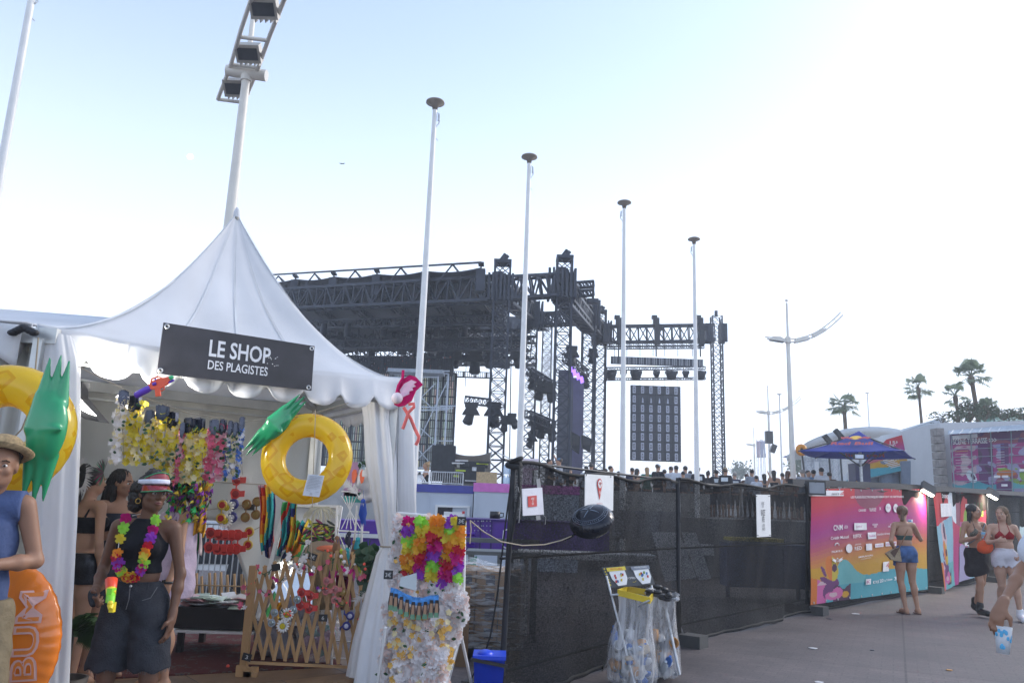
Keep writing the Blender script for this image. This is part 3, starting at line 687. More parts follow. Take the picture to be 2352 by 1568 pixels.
# ---------------------------------------------------------------- compound behind the fence
cabw=mat('cabin_white',(.5,.55,.62),.5,var=.05,nscale=2);navy=mat('band_navy',(.05,.06,.32),.5);pinkb=mat('band_pink',(.62,.16,.5),.5)
def cabin(u0,u1,vt,vb,Y,band,label,door=False):
 a=aY(u0,vt,Y);b=aY(u1,vt,Y);zt=a.z;zb=aY(u0,vb,Y).z
 t=thing('site_cabin',label,'cabin',(a.x,Y,0));hB=zt-zb
 m=MB();m.box(((a.x+b.x)/2,Y+1.25,(zb)/2),(b.x-a.x,2.5,zb));
 x=a.x+.08
 while x<b.x:m.box((x,Y-.012,zb/2),(.03,.03,zb));x+=1.05
 m.build('wall',cabw,t)
 m=MB();m.box(((a.x+b.x)/2,Y+1.25,zb+hB/2),(b.x-a.x+.04,2.56,hB));m.build('roof_band',band,t)
 if door:
  p=aY(1088,1160,Y-.02);q=aY(1166,1190,Y-.02)
  m=MB();m.box((p+q)/2,(q.x-p.x,.08,.1));
  c=aY(1003,1163,Y);d=aY(1075,1200,Y);m.box((c.x,Y-.03,(c.z+d.z)/2),(.06,.06,c.z-d.z));m.box((d.x,Y-.03,(c.z+d.z)/2),(.06,.06,c.z-d.z));m.box(((c.x+d.x)/2,Y-.03,c.z+.02),(d.x-c.x+.06,.06,.05));w_=m.build('window',whitep,t)
  m=MB();m.box((c.x*.75+d.x*.25,Y-.015,(c.z+d.z)/2),(.5*(d.x-c.x),.03,c.z-d.z));m.build('pane',mat('dark_pane',(.02,.02,.025),.15),w_)
 return t
cabin(880,1087,1108,1126,19.5,navy,'white site cabin with a navy roof band and an open hatch window',True)
cabin(1090,1330,1108,1128,19.2,pinkb,'white site cabin with a pink roof band beside the fence end')
p=aY(1034,1185,19.2);q=aY(1066,1200,19.2)
m=MB();m.box((p.x+.1,19.1,(p.z+q.z)/2),((q.x-p.x)+.15,.04,.35));m.box((q.x-.02,19.07,p.z+.1),(.06,.01,.06),1);tag(m.build('hatch_flap',[whitep,mat('label_red',(.6,.05,.05))],loc=(p.x,19.1,p.z)),'white raised hatch flap with a tiny red label on the cabin','hatch')
pz=aY(1000,1112,24).z
m=MB();m.box((-2,28,pz/2),(16,8.5,pz));tag(m.build('stage_platform',concrete,loc=(-2,28,0)),'low stage side platform behind the white cabins','platform')
def barrier(a,b,h,n,label,style='bars',loc=None):
 a=V(a);b=V(b);t=thing('crowd_barrier',label,'barrier',a)
 m=MB();up=V((0,0,h));
 for p,q in((a+up,b+up),(a+V((0,0,.12*h)),b+V((0,0,.12*h))),(a,a+up),(b,b+up)):m.tube([p,q],.02,6)
 m.build('frame',steel if style=='bars' else whitep,t)
 m=MB()
 for i in range(1,n):
  p=lerp(a,b,i/n)
  if style=='bars':m.tube([p+V((0,0,.12*h)),p+up],.009,5)
  else:q=lerp(a,b,(i+1)/n);m.beam(p+V((0,0,.1*h)),lerp(a,b,.5)+up,.03);
 m.build('bars',steel if style=='bars' else whitep,t)
 return t
a=aY(940,1112,24);b=aY(985,1112,24);barrier((a.x,24,pz),(b.x,24,pz),.36,8,'short white lattice railing on the platform behind the cabins','x')
b2=aY(1062,1112,24);barrier((b.x+.05,24.2,pz),(b2.x,24.2,pz),.38,14,'grey barred crowd barrier on the platform behind the cabins')
t=thing('tarp_screen','grey brown tarpaulin screen sagging on the platform left of the near tower','tarpaulin',aY(1070,1112,27))
a=aY(1020,1030,27);b=aY(1128,1038,27);c=aY(1020,1112,27)
m=MB();m.grid(lambda x,y:(a.x+(b.x-a.x)*x,27+.1*math.sin(x*9+y*4)+.25*math.exp(-((x-.5)**2+(y-.5)**2)*9),a.z+(b.z-a.z)*x-.18*math.sin(x*math.pi)*(1-y)-(a.z-c.z)*y),24,12,0,True,.02);m.build('sheet',cloth('tarp',(.16,.14,.12),nscale=1),t)
m=MB();m.box((a.x,27,(a.z+c.z)/2+.1),(.8,.3,a.z-c.z));m.build('side_panel',blackm,t)
t=thing('flight_case_stack','stack of stage gear with neon yellow tape on the platform','equipment',aY(1085,1112,25.5))
m=MB();c=aY(1085,1085,25.5);rn=random.Random(9)
for i in range(26):
 m.box(c+V((rn.uniform(-.5,.5),rn.uniform(-.2,.2),rn.uniform(-.36,.36))),(rn.uniform(.1,.4),.3,rn.uniform(.03,.14)),rn.choice([0,0,0,1,2,3,0]))
m.box(c,(.8,.4,.7));m.build('cases',[blackm,mat('neon_tape',(.5,.65,.03),.5),steel,mat('tape_white',(.6,.6,.6))],t)
for u,v,Y,k in((1166,1090,24,'clear water bottle pack standing beside the near truss tower'),):
 c=aY(u,v,Y);m=MB()
 for i in range(3):
  for j in range(2):m.lathe([(0,0),(.045,0),(.045,.2),(.02,.26),(.02,.29),(0,.29)],c+V(((i-1)*.09,0,-.3+j*.32)),8)
 tag(m.build('bottle_pack',thin_mat('bottle_pet',(.4,.6,.8),.55,.2,.3),loc=c),k,'bottles')
c=aY(1118,1098,24.5);m=MB();m.box(c,(.62,.4,.36));tag(m.build('chipboard_crate',mat('chipboard',(.45,.33,.18),.8,var=.3,nscale=20),loc=c),'small chipboard crate on the platform by the near tower','crate')
c=aY(1212,1062,20);m=MB();m.box(c+V((0,0,-.05)),(.52,.4,.22));m.box(c+V((-.2,-.21,.02)),(.1,.01,.05),1);m.box(c+V((0,0,.075)),(.54,.42,.03));m.beam(c-V((0,0,.1)),V((c.x,c.y,0)),.25);tag(m.build('white_cooler',[whitep,mat('label_yellow',(.7,.55,.05))],loc=c),'white cooler box just above the fence top by the second flagpole','cooler')
purp=mat('purple_case',(.1,.03,.33),.4,var=.1,nscale=2)
t=thing('purple_container','deep purple metal container with louvres behind the flower rack','container',aY(1120,1230,11.5))
a=aY(1010,1192,11.5);b=aY(1400,1190,11.5);zb=aY(1100,1268,11.5).z
m=MB();m.box(((a.x+b.x)/2,12.1,(a.z+zb)/2),(b.x-a.x,1.2,a.z-zb));m.box(((a.x+b.x)/2,12.1,a.z+.012),(b.x-a.x+.05,1.25,.025),1)
for u in(1052,1105,1130,1175):q=aY(u,1190,11.5);m.box((q.x,11.49,(a.z+zb)/2),(.02,.03,a.z-zb),1)
for i in range(18):q=aY(1090+(i%3)*8+(i//9)*20,1196+(i//3%3)*11,11.47);m.ell(q,.008,2,n=6,m=4)
m.build('body',[purp,mat('purple_dark',(.04,.012,.15),.5),steel],t)
m=MB()
for i in range(7):q=aY(1074,1225+i*7,11.45);m.box(q,(.2,.05,.025),0,Matrix.Rotation(.5,3,'X'))
m.build('louvre',purp,t)
m=MB();q=aY(1166,1245,11.45);r_=[]
for i in range(9):an=math.pi*(.5+i/8);r_.append(q+V((.07*math.cos(an),0,.05*math.sin(an)-.03)))
m.tube([q+V((.0,0,.18)),q+V((-.06,0,.16)),q+V((-.07,0,0))]+r_[3:],.011,6);m.build('handle',whitep,t)
t=thing('purple_container','second purple case lying low inside the open side of the tent','container',aY(800,1210,10.6))
a=aY(745,1192,10.6);b=aY(905,1192,10.6);zb=aY(800,1250,10.6).z;m=MB();m.box(((a.x+b.x)/2,11,(a.z+zb)/2),(b.x-a.x,.8,a.z-zb));m.build('body',purp,t)
m=MB();m.box(((a.x+b.x)/2,10.57,zb+.12),((b.x-a.x),.04,.05));m.build('trim',whitep,t)
c=aY(1137,1182,11.6)
t=thing('coffee_pot','small dark mug with a handle standing on the purple container','mug',c);m=MB();m.lathe([(0,-.05),(.075,-.05),(.075,.05),(.07,.05),(.065,-.04),(0,-.04)],c,16);m.build('cup',blackp,t);m=MB();m.tube([c+V((.07,0,.03)),c+V((.12,0,.03)),c+V((.12,0,-.02)),c+V((.07,0,-.03))],.01,6);m.build('handle',blackp,t)
t=thing('trestle_table','grey metal trestle table standing above the film wrapped pallet','table',aY(1110,1300,9.2))
gm=mat('grey_metal',(.14,.16,.17),.5,.4);z1=aY(1110,1270,9.2).z;a=aY(1070,1270,9.2);b=aY(1240,1274,9.2)
m=MB();m.box(((a.x+b.x)/2,9.5,z1),(b.x-a.x,.6,.04));m.box(((a.x+b.x)/2,9.3,aY(1110,1240,9.3).z),(b.x-a.x,.05,.05));m.build('top',gm,t)
for x in(a.x+.05,a.x+.38,(a.x+b.x)/2+.1,b.x-.05):
 for y in(9.23,9.77):m=MB();m.beam((x,y,0),(x,y,z1),.05);m.build('leg',gm,t)
m=MB();m.prism([aY(1080,1283,9.15),aY(1096,1276,9.15),aY(1092,1310,9.15),aY(1080,1312,9.15)],V((0,.01,0)));m.build('green_label',mat('label_green',(.02,.25,.15)),t)
t=thing('wrapped_pallet','pallet of brown cartons wrapped in shiny clear stretch film','pallet',aY(1110,1450,8.0))
a=aY(1040,1308,8.0);b=aY(1200,1308,8.0);zt=aY(1110,1312,8).z
m=MB();nx=3
for j in range(4):
 for i in range(nx):m.box((a.x+(b.x-a.x)*(i+.5)/nx,8.5,.16+(zt-.16)*(j+.5)/4),((b.x-a.x)/nx-.012,.8,(zt-.16)/4-.012),0);m.box((a.x+(b.x-a.x)*(i+.5)/nx+.03,8.095,.16+(zt-.16)*(j+.5)/4),(.09,.004,.09),1)
m.build('cartons',[mat('carton',(.33,.22,.13),.8,var=.2),mat('carton_print',(.08,.08,.1))],t)
m=MB()
for i in range(9):m.box((a.x+(b.x-a.x)*(i+.5)/9,8.5,.13),(.09,.8,.02))
for x in(0,.5,1):m.box((a.x+.05+(b.x-a.x-.1)*x,8.5,.06),(.1,.8,.11))
m.build('pallet_base',mat('pallet_wood',(.3,.22,.13),.8),t)
film=bpy.data.materials.new('stretch_film');film.use_nodes=True;nt=film.node_tree;B=nt.nodes['Principled BSDF'];B.inputs['Base Color'].default_value=(.8,.84,.88,1);B.inputs['Roughness'].default_value=.16
tcf=nt.nodes.new('ShaderNodeTexCoord');mpf=nt.nodes.new('ShaderNodeMapping');mpf.inputs['Scale'].default_value=(1.5,1.5,9);mpf.inputs['Rotation'].default_value=(0,.2,0);nf=nt.nodes.new('ShaderNodeTexNoise');nf.inputs['Scale'].default_value=5;nf.inputs['Detail'].default_value=7
nt.links.new(tcf.outputs['Object'],mpf.inputs[0]);nt.links.new(mpf.outputs[0],nf.inputs['Vector']);crf=nt.nodes.new('ShaderNodeValToRGB');crf.color_ramp.elements[0].position=.42;crf.color_ramp.elements[0].color=(.12,)*3+(1,);crf.color_ramp.elements[1].position=.66;crf.color_ramp.elements[1].color=(.62,)*3+(1,)
nt.links.new(nf.outputs[0],crf.inputs[0]);nt.links.new(crf.outputs[0],B.inputs['Alpha']);bpf=nt.nodes.new('ShaderNodeBump');bpf.inputs['Strength'].default_value=1;bpf.inputs['Distance'].default_value=.05;nt.links.new(nf.outputs[0],bpf.inputs['Height']);nt.links.new(bpf.outputs[0],B.inputs['Normal'])
m=MB();m.grid(lambda x,y:(a.x-.03+(b.x-a.x+.06)*x,8.06+.025*math.sin(x*13+y*21),.1+(zt+.02-.1)*y+.03*math.sin(x*7)*y),30,20)
m.grid(lambda x,y:(a.x-.03+(b.x-a.x+.06)*x,8.06+.87*y,zt+.03+.03*math.sin(x*7)+.02*math.sin(y*9)),16,10);m.grid(lambda x,y:(b.x+.03,8.06+.87*x,.1+(zt-.08)*y),8,8);m.grid(lambda x,y:(a.x-.03,8.06+.87*x,.1+(zt-.08)*y),8,8)
m.build('film',film,t)
palegrey=mat('pale_board',(.88,.88,.87),.6)
t=thing('pale_board','pale leaning boards seen through the dark fence mesh','board',(3.0,12.5,0))
for(pp,Y)in(([(1498,1222),(1560,1222),(1600,1326),(1528,1335)],12.4),([(1566,1222),(1598,1222),(1634,1328),(1606,1332)],12.4),([(1545,1245),(1640,1250),(1640,1275),(1560,1272)],13)):
 m=MB();m.prism([aY(u,v,Y)for u,v in pp],V((0,.04,0)));m.build('board',palegrey,t)
for(u0,v0,u1,v1,Y,mt,nm,lab,cat)in[(1190,1262,1500,1288,9.6,palegrey,'pale_sheet','pale horizontal sheet of packaging seen through the fence mesh','sheet'),(1670,1232,1790,1244,14.8,mat('yellow_hose',(.6,.5,.1)),'yellow_bundle','yellow green bundle seen through the mesh under the wristband sign','bundle'),(1660,1245,1850,1350,14.8,mat('blue_cover',(.06,.09,.2),.7),'blue_cover','dull blue covered crate seen through the right mesh panel','crate'),(1410,1170,1560,1240,16,mat('grey_cover',(.3,.3,.32),.7),'grey_case','grey equipment case seen through the mesh behind the balloon','case')]:
 a=aY(u0,v0,Y);b=aY(u1,v1,Y);m=MB();c=(a+b)/2;m.box(c,(b.x-a.x,.5,a.z-b.z))
 for i in range(3):m.box((a.x+(b.x-a.x)*(i+.5)/3,Y-.27,c.z),((b.x-a.x)/3*.9,.03,(a.z-b.z)*.85))
 for x in(a.x+.1,b.x-.1)if nm!='yellow_bundle' else():m.beam((x,Y+.1,0),(x,Y+.1,b.z),.06)
 tag(m.build(nm,mt,loc=(c.x,Y,0)),lab,cat)
# ================================================================ the shop tent
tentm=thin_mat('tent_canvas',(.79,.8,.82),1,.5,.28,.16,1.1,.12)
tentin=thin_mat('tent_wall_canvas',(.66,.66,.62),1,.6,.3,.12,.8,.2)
alu=mat('aluminium',(.52,.53,.52),.38,.6,var=.12)
FL=aZ(84,748,2.5);FR=aZ(925,872,2.5);BR=aZ(735,936,2.45);BR.z=2.5;BL=FL+(BR-FR)
CT_=(FL+BR)/2;ap=aY(545,488,CT_.y)
fx=(FR-FL).normalized();fn=V((fx.y,-fx.x,0)).normalized()
tent=thing('pagoda_tent','white peaked shop tent with scalloped edge and open front','tent',(CT_.x,CT_.y,0))
cor=[FL,FR,BR,BL]
apx=V((lerp(CT_,ap,.9).x,CT_.y,ap.z))
m=MB()
def canopy(a,b,s=0.0):
 def f(u,v):
  e=lerp(a,b,u);e.z-=.05*math.sin(math.pi*u)*(1-v)
  r=(1-v)**1.0;p=apx.lerp(e,r);hh=v**1.78
  p.z=e.z+(apx.z-e.z)*hh+.012*math.sin(u*23+v*9)*(1-v)*v*3
  pull=.06*math.sin(math.pi*u)*math.sin(math.pi*v);ctr=(a+b)/2-CT_;ctr.z=0
  return p-ctr.normalized()*pull
 return f
for i in range(4):m.grid(canopy(cor[i],cor[(i+1)%4]),30,36,0,True,.012)
m.ell(apx+V((0,0,-.03)),(.03,.03,.08));m.build('canopy',tentm,tent)
m=MB()
for i in range(4):
 cf=canopy(cor[i],cor[(i+1)%4]);ctr=((cor[i]+cor[(i+1)%4])/2-CT_);ctr.z=0;o_=ctr.normalized()*.006+V((0,0,.004))
 for u0 in(.0,.27,.5,.73):m.grid(lambda a,b:cf(min(1,u0+(a-.5)*.012+.004),b*.97)+o_,1,30)
m.build('seams',thin_mat('tent_seam',(.68,.7,.72),1,.5,.2,.2,3),tent)
def valance(a,b,n,seed,d0=.185,d1=.1,name='valance',par=None,bulge=.02):
 out=V(((b-a).y,-(b-a).x,0)).normalized()
 m=MB();N=n*14;rn=random.Random(seed)
 def low(u):
  t=(u*n)%1;w=.5-.06
  return d0+(d1*math.sqrt(max(0,1-((t-.5)/w)**2))if abs(t-.5)<w else 0)
 def f(u,v):
  p=lerp(a,b,u);p.z-=.05*math.sin(math.pi*u);L=low(u)
  p=p+out*(bulge+.05*v+.014*math.sin(u*37+seed)*v+.012*math.sin(u*90)*v*v);p.z+=.01-L*v
  return p
 m.grid(f,N,6,0,True,.006);m.build(name,tentm,par or tent)
for i,n in enumerate((9,8,9,8)):valance(cor[i],cor[(i+1)%4],n,i)
m=MB()
def clip_leaf():pass
a=FL+V((0,0,.02));m.grid(lambda u,v:lerp(a,lerp(FL,FR,.2),u)+fn*(.08+.03*math.sin(u*5))-V((0,0,.03+.22*v*(1-.6*u)+.04*math.sin(u*9)*v)),12,5,0,True,.006);m.build('corner_flap',tentm,tent)
inn=[lerp(c,CT_,.035)for c in cor]
for c in inn:
 m=MB();m.box((c.x,c.y,1.23),(.065,.065,2.46));m.box((c.x,c.y,.055),(.16,.16,.012));m.build('post',alu,tent)
for i in range(4):
 a,b=inn[i].copy(),inn[(i+1)%4].copy();a.z=b.z=2.4;m=MB();m.beam(a,b,.05,.09);m.beam(a-V((0,0,.11)),b-V((0,0,.11)),.025,.02);m.build('eave_beam',alu,tent)
for i in range(4):c=inn[i].copy();c.z=2.4;q=lerp(c,V((apx.x,apx.y,3.0)),.62);m=MB();m.beam(c,q,.05,.04);m.build('rafter',alu,tent)
m=MB()
for c in inn:m.box((c.x,c.y,2.4),(.12,.12,.16))
m.tube([(apx.x,apx.y,2.7),(apx.x,apx.y,apx.z-.05)],.03,10);m.build('corner_bracket',mat('dirty_bracket',(.25,.24,.21),.5,.4),tent)
bo=V(((BR-BL).y,-(BR-BL).x,0)).normalized()
wb0,wb1=lerp(BL,BR,-.01),lerp(BL,BR,1.02)
nb=(wb1-wb0).normalized();nrm=V((nb.y,-nb.x,0))
def bw(u,v):return onplane(u,v,wb0,nrm)
def wallcols(u):
 for(a,va),(b,vb)in(((-900,1560),(396,1560)),((396,1190),(515,1196)),((515,1196),(600,1380)),((600,1380),(660,1500)),((660,1500),(760,1500))):
  if a<=u<=b:return va+(vb-va)*(u-a)/(b-a)
 return 1500
m=MB();L=(wb1-wb0).length
ts=[i/90 for i in range(91)]
def pu(p):
 d=p-CP;return 1176+FPX*d.dot(RT)/d.dot(FW)
def wbk(u,v):
 top=lerp(wb0,wb1,u);top.z=2.47
 uu=pu(V((top.x,top.y,1.2)));z0=max(.03,bw(uu,wallcols(uu)).z)
 p=top*1;p.z=2.47-(2.47-z0)*v
 return p+nrm*(.02*math.sin(u*26+v*3)+.012*math.sin(u*61+v*7))
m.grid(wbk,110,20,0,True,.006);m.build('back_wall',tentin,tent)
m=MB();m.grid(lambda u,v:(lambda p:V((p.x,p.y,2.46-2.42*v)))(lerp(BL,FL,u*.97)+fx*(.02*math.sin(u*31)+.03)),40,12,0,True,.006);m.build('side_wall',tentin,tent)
def curtain(prof,nf,seed,name,amp=.16):
 """prof: (u, v, half width px, Y) down its length"""
 m=MB();rn=random.Random(seed);ph=[rn.uniform(0,6)for _ in range(4)]
 def f(a,v):
  k=v*(len(prof)-1);i=min(int(k),len(prof)-2);t=k-i;t=t*t*(3-2*t)if False else t
  u_,v_,w_,y_=[prof[i][j]*(1-t)+prof[i+1][j]*t for j in range(4)]
  c=aY(u_,v_,y_);r=w_*px(y_);an=2*math.pi*a
  rr=r*(1+amp*math.sin(an*nf+ph[0]+v*2)+amp*.5*math.sin(an*(nf+4)+ph[1]-v*3)+amp*.25*math.sin(an*19+ph[2]+v*5))
  return c+V((math.cos(an)*rr,math.sin(an)*rr*.75,0))
 m.grid(f,90,40,0,True);return m.build(name,tentm,tent)
yl=FL.y+.03
curtain([(128,770,36,yl),(132,830,48,yl),(130,1000,50,yl),(122,1200,50,yl),(110,1400,50,yl),(98,1600,52,yl),(93,1700,54,yl)],5,1,'left_curtain',.07)
yr=FR.y-.02
curtain([(866,890,36,yr),(868,960,28,yr),(875,1060,30,yr),(885,1160,24,yr),(889,1235,17,yr),(890,1255,13,yr),(885,1275,19,yr),(872,1370,30,yr-.04),(858,1470,40,yr-.1),(850,1560,46,yr-.14),(848,1588,48,yr-.15)],6,2,'right_curtain',.13)
curtain([(924,895,25,yr+.12),(926,1000,25,yr+.12),(930,1160,25,yr+.12),(932,1400,25,yr+.12),(933,1588,26,yr+.12)],3,4,'post_cover',.05)
m=MB();c=aY(890,1254,yr);m.torus(c,.062,.006,0,n=20,m=6);m.tube([c+V((.05,-.04,0)),c+V((.09,-.06,-.1))],.004,5);m.build('tie_rope',rope_m,tent)
m=MB();m.tube([aY(915,905,yr-.12),aY(914,1000,yr-.1),aY(911,1175,yr-.08)],.003,4);m.build('guy_line',blackm,tent)
t=thing('floodlight','lit led floodlight fixed inside the left corner of the tent','floodlight',aY(200,935,5.2))
a=aY(176,900,5.2);pl=[aY(u,v,5.2)for u,v in((176,905),(222,960),(228,967),(196,962),(176,950))]
m=MB();m.prism([p+V((0,0,0))for p in pl],V((0,.14,0)));m.box(aY(184,905,5.25),(.06,.1,.16));m.build('housing',blackp,t)
m=MB();m.prism([aY(u,v,5.19)for u,v in((172,908),(183,915),(221,955),(206,950),(176,935))],V((0,.004,0)));m.build('led_panel',mat('led_white',(.9,.9,.9),emit=(1,.98,.93),es=9),t)
ll=bpy.data.lights.new('flood_beam','AREA');lo=bpy.data.objects.new('flood_beam',ll);C.objects.link(lo);ll.shape='RECTANGLE';ll.size=.25;ll.size_y=.15;ll.energy=16;ll.color=(1,.97,.9)
lo.parent=t;lo.location=V((.12,.05,.03));lo.rotation_euler=(V((-.6,-.5,-1.0))).to_track_quat('Z','Y').to_euler()
nt_=thing('neighbour_tent','edge of another white tent crossing the left side of the photo','tent',(FL.x-1.2,FL.y+.6,0))
q0=aY(60,742,5.0);q1=V((q0.x-3,4.6,q0.z+.05));m=MB()
m.grid(lambda u,v:lerp(q0,q1,u)+V((0,1.4*v,.35*v**1.5)),16,8,0,True,.01);m.build('canopy',tentm,nt_)
m=MB()
m.grid(lambda u,v:lerp(q0,q1,u*.5)+V((0,-.03-.02*math.sin(u*20),-.02-(.28-.12*abs(math.sin(u*8)))*v)),40,5,0,True,.006);m.build('valance',tentm,nt_)
m=MB()
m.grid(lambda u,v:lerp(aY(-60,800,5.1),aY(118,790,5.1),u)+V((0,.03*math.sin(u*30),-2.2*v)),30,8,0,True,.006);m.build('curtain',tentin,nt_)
m=MB();m.box(V((aY(85,830,5.0).x,5.0,1.2)),(.06,.06,2.4));m.box(aY(45,770,5.03),(.5,.05,.1));m.build('post',alu,nt_)
m=MB()
for i in range(7):c=aY(30+i*8,752+abs(i-3)*4,4.92);m.ell(c,(.035,.03,.022),0,n=7,m=5)
m.build('canvas_lashing',mat('lashing_black',(.015,.015,.018),.6),nt_)
m=MB();pts=[aY(u,v,4.75)for u,v in((88,775),(82,840),(72,930),(50,985),(22,1015),(0,1030))];m.tube(pts,.005,5);tag(m.build('rope_line',rope_m,loc=pts[0]),'thin rope hanging over the left yellow ring','rope')
# ---------------------------------------------------------------- sign board
sp0=lerp(FL,FR,.5)+fn*.14
sgn=[onplane(u,v,sp0,fn)for u,v in((375,741),(721,795),(714,897),(359,858))]
t=thing('shop_sign','long black shop board reading LE SHOP DES PLAGISTES on the tent front','sign',(sgn[0]+sgn[2])/2)
m=MB();m.prism(sgn,fn*.012);m.build('board',mat('sign_board',(.028,.026,.032),.42,var=.35,nscale=5,bump=.05),t)
sx_d=((sgn[1]-sgn[0])+(sgn[2]-sgn[3])).normalized();sy_d=V((0,0,1));sy_d=(sy_d-sx_d*sy_d.dot(sx_d)).normalized()
def sgp(u,v):return onplane(u,v,sp0,fn)+fn*.014
m=MB()
textw(m,'LE SHOP',sgp(551,809),sx_d,sy_d,.124,(sgp(621,820)-sgp(481,803)).length,0,.02)
textw(m,'DES PLAGISTES',sgp(546,846),sx_d,sy_d,.066,(sgp(614,852)-sgp(477,834)).length,0,.012)
m.build('lettering',mat('sign_white',(.72,.73,.76),.5),t)
for u,v in((382,750),(714,801),(367,851),(707,890)):
 m=MB();R=Matrix(frame_from(fn)).transposed();m.torus(sgp(u,v),.014,.005,0,R,16,6);m.build('eyelet',steel,t)
m=MB();rn=random.Random(4)
for i in range(16):m.ell(sgp(rn.uniform(600,640),rn.uniform(818,845)),(.004,.004,.003),n=5,m=4)
m.build('paint_spatter',MATS['sign_white'],t)
# ---------------------------------------------------------------- tent floor, rug
fz=.1
m=MB();fp=[lerp(cor[i],CT_,-.06)for i in range(4)];fp=[V((p.x,p.y,fz))for p in fp];fp[0]+=-fx*.1;e0=aZ(120,1590,fz);
fp2=[fp[0]+fn*.0,fp[1]+fn*.0,fp[2],fp[3]]
m.prism(list(reversed(fp2)),V((0,0,-.1)))
wd=bpy.data.materials.new('plank_floor');wd.use_nodes=True;nt=wd.node_tree;B=nt.nodes['Principled BSDF'];tc=nt.nodes.new('ShaderNodeTexCoord');mp=nt.nodes.new('ShaderNodeMapping');mp.inputs['Rotation'].default_value=(0,0,-math.atan2(fx.y,fx.x));br=nt.nodes.new('ShaderNodeTexBrick')
br.inputs['Scale'].default_value=1;br.inputs['Brick Width'].default_value=1.1;br.inputs['Row Height'].default_value=.55;br.inputs['Mortar Size'].default_value=.004;br.inputs['Color1'].default_value=(.36,.2,.09,1);br.inputs['Color2'].default_value=(.2,.13,.08,1);br.inputs['Mortar'].default_value=(.03,.02,.02,1)
nz_=nt.nodes.new('ShaderNodeTexNoise');nz_.inputs['Scale'].default_value=6;nz_.inputs['Detail'].default_value=8;mxn=nt.nodes.new('ShaderNodeMix');mxn.data_type='RGBA';mxn.blend_type='MULTIPLY';mxn.inputs[0].default_value=.6
nt.links.new(tc.outputs['Object'],mp.inputs[0]);nt.links.new(mp.outputs[0],br.inputs['Vector']);nt.links.new(mp.outputs[0],nz_.inputs['Vector']);nt.links.new(br.outputs[0],mxn.inputs[6]);nt.links.new(nz_.outputs[0],mxn.inputs[7]);nt.links.new(mxn.outputs[2],B.inputs['Base Color']);B.inputs['Roughness'].default_value=.6
struct(m.build('tent_floor',wd))
rg=bpy.data.materials.new('persian_rug');rg.use_nodes=True;nt=rg.node_tree;B=nt.nodes['Principled BSDF'];B.inputs['Roughness'].default_value=.95;B.inputs['Specular IOR Level'].default_value=.1
tc=nt.nodes.new('ShaderNodeTexCoord');vo=nt.nodes.new('ShaderNodeTexVoronoi');vo.inputs['Scale'].default_value=9;vo.distance='MANHATTAN';nt.links.new(tc.outputs['Object'],vo.inputs['Vector'])
v2=nt.nodes.new('ShaderNodeTexVoronoi');v2.inputs['Scale'].default_value=34;nt.links.new(tc.outputs['Object'],v2.inputs['Vector'])
ad=nt.nodes.new('ShaderNodeMath');ad.operation='ADD';nt.links.new(vo.outputs['Distance'],ad.inputs[0]);nt.links.new(v2.outputs['Distance'],ad.inputs[1])
cr=nt.nodes.new('ShaderNodeValToRGB');cr.color_ramp.interpolation='CONSTANT';els=cr.color_ramp.elements;els[0].position=0;els[0].color=(.04,.032,.035,1);els[1].position=.35;els[1].color=(.085,.04,.033,1)
for p_,c_ in((.5,(.1,.07,.06,1)),(.62,(.12,.085,.065,1)),(.75,(.06,.05,.06,1)),(.9,(.13,.11,.08,1)),(1.0,(.09,.03,.03,1))):e=els.new(p_);e.color=c_
nt.links.new(ad.outputs[0],cr.inputs[0]);nt.links.new(cr.outputs[0],B.inputs['Base Color'])
rz_=fz+.012;rgp=[aZ(150,1552,rz_),aZ(862,1536,rz_),aZ(862,1434,rz_),aZ(250,1420,rz_)]
c0=aZ(160,1560,rz_);c1=aZ(760,1528,rz_);dd=(c1-c0).normalized();nn=V((-dd.y,dd.x,0));m=MB();m.prism([c0-dd*.3,c1+dd*.1,c1+nn*1.9+dd*.1,c0+nn*1.9-dd*.3],V((0,0,-.011)))
tag(m.build('rug',rg,loc=c0),'dark red patterned oriental rug on the tent floor','rug')
m=MB();p=CP+ray(437,360).normalized()*3000;m.ell(p,11,n=20,m=14);tag(m.build('moon',mat('moon_rock',(.9,.9,.88),1,emit=(.9,.92,.95),es=.25),loc=p),'faint pale daytime moon left of the light mast','moon')  # weak glow in the material stands in for sunlight on the moon
m=MB();p=CP+ray(785,376)*60;m.ell(p,(.09,.05,.04),n=8,m=5);m.add([p,p+V((-.25,.05,.1)),p+V((-.12,.15,.02))],[(0,1,2)]);m.add([p,p+V((.25,.05,.1)),p+V((.12,.15,.02))],[(0,1,2)]);tag(m.build('bird',blackm,loc=p),'tiny dark bird in the open sky above the stage roof','bird')
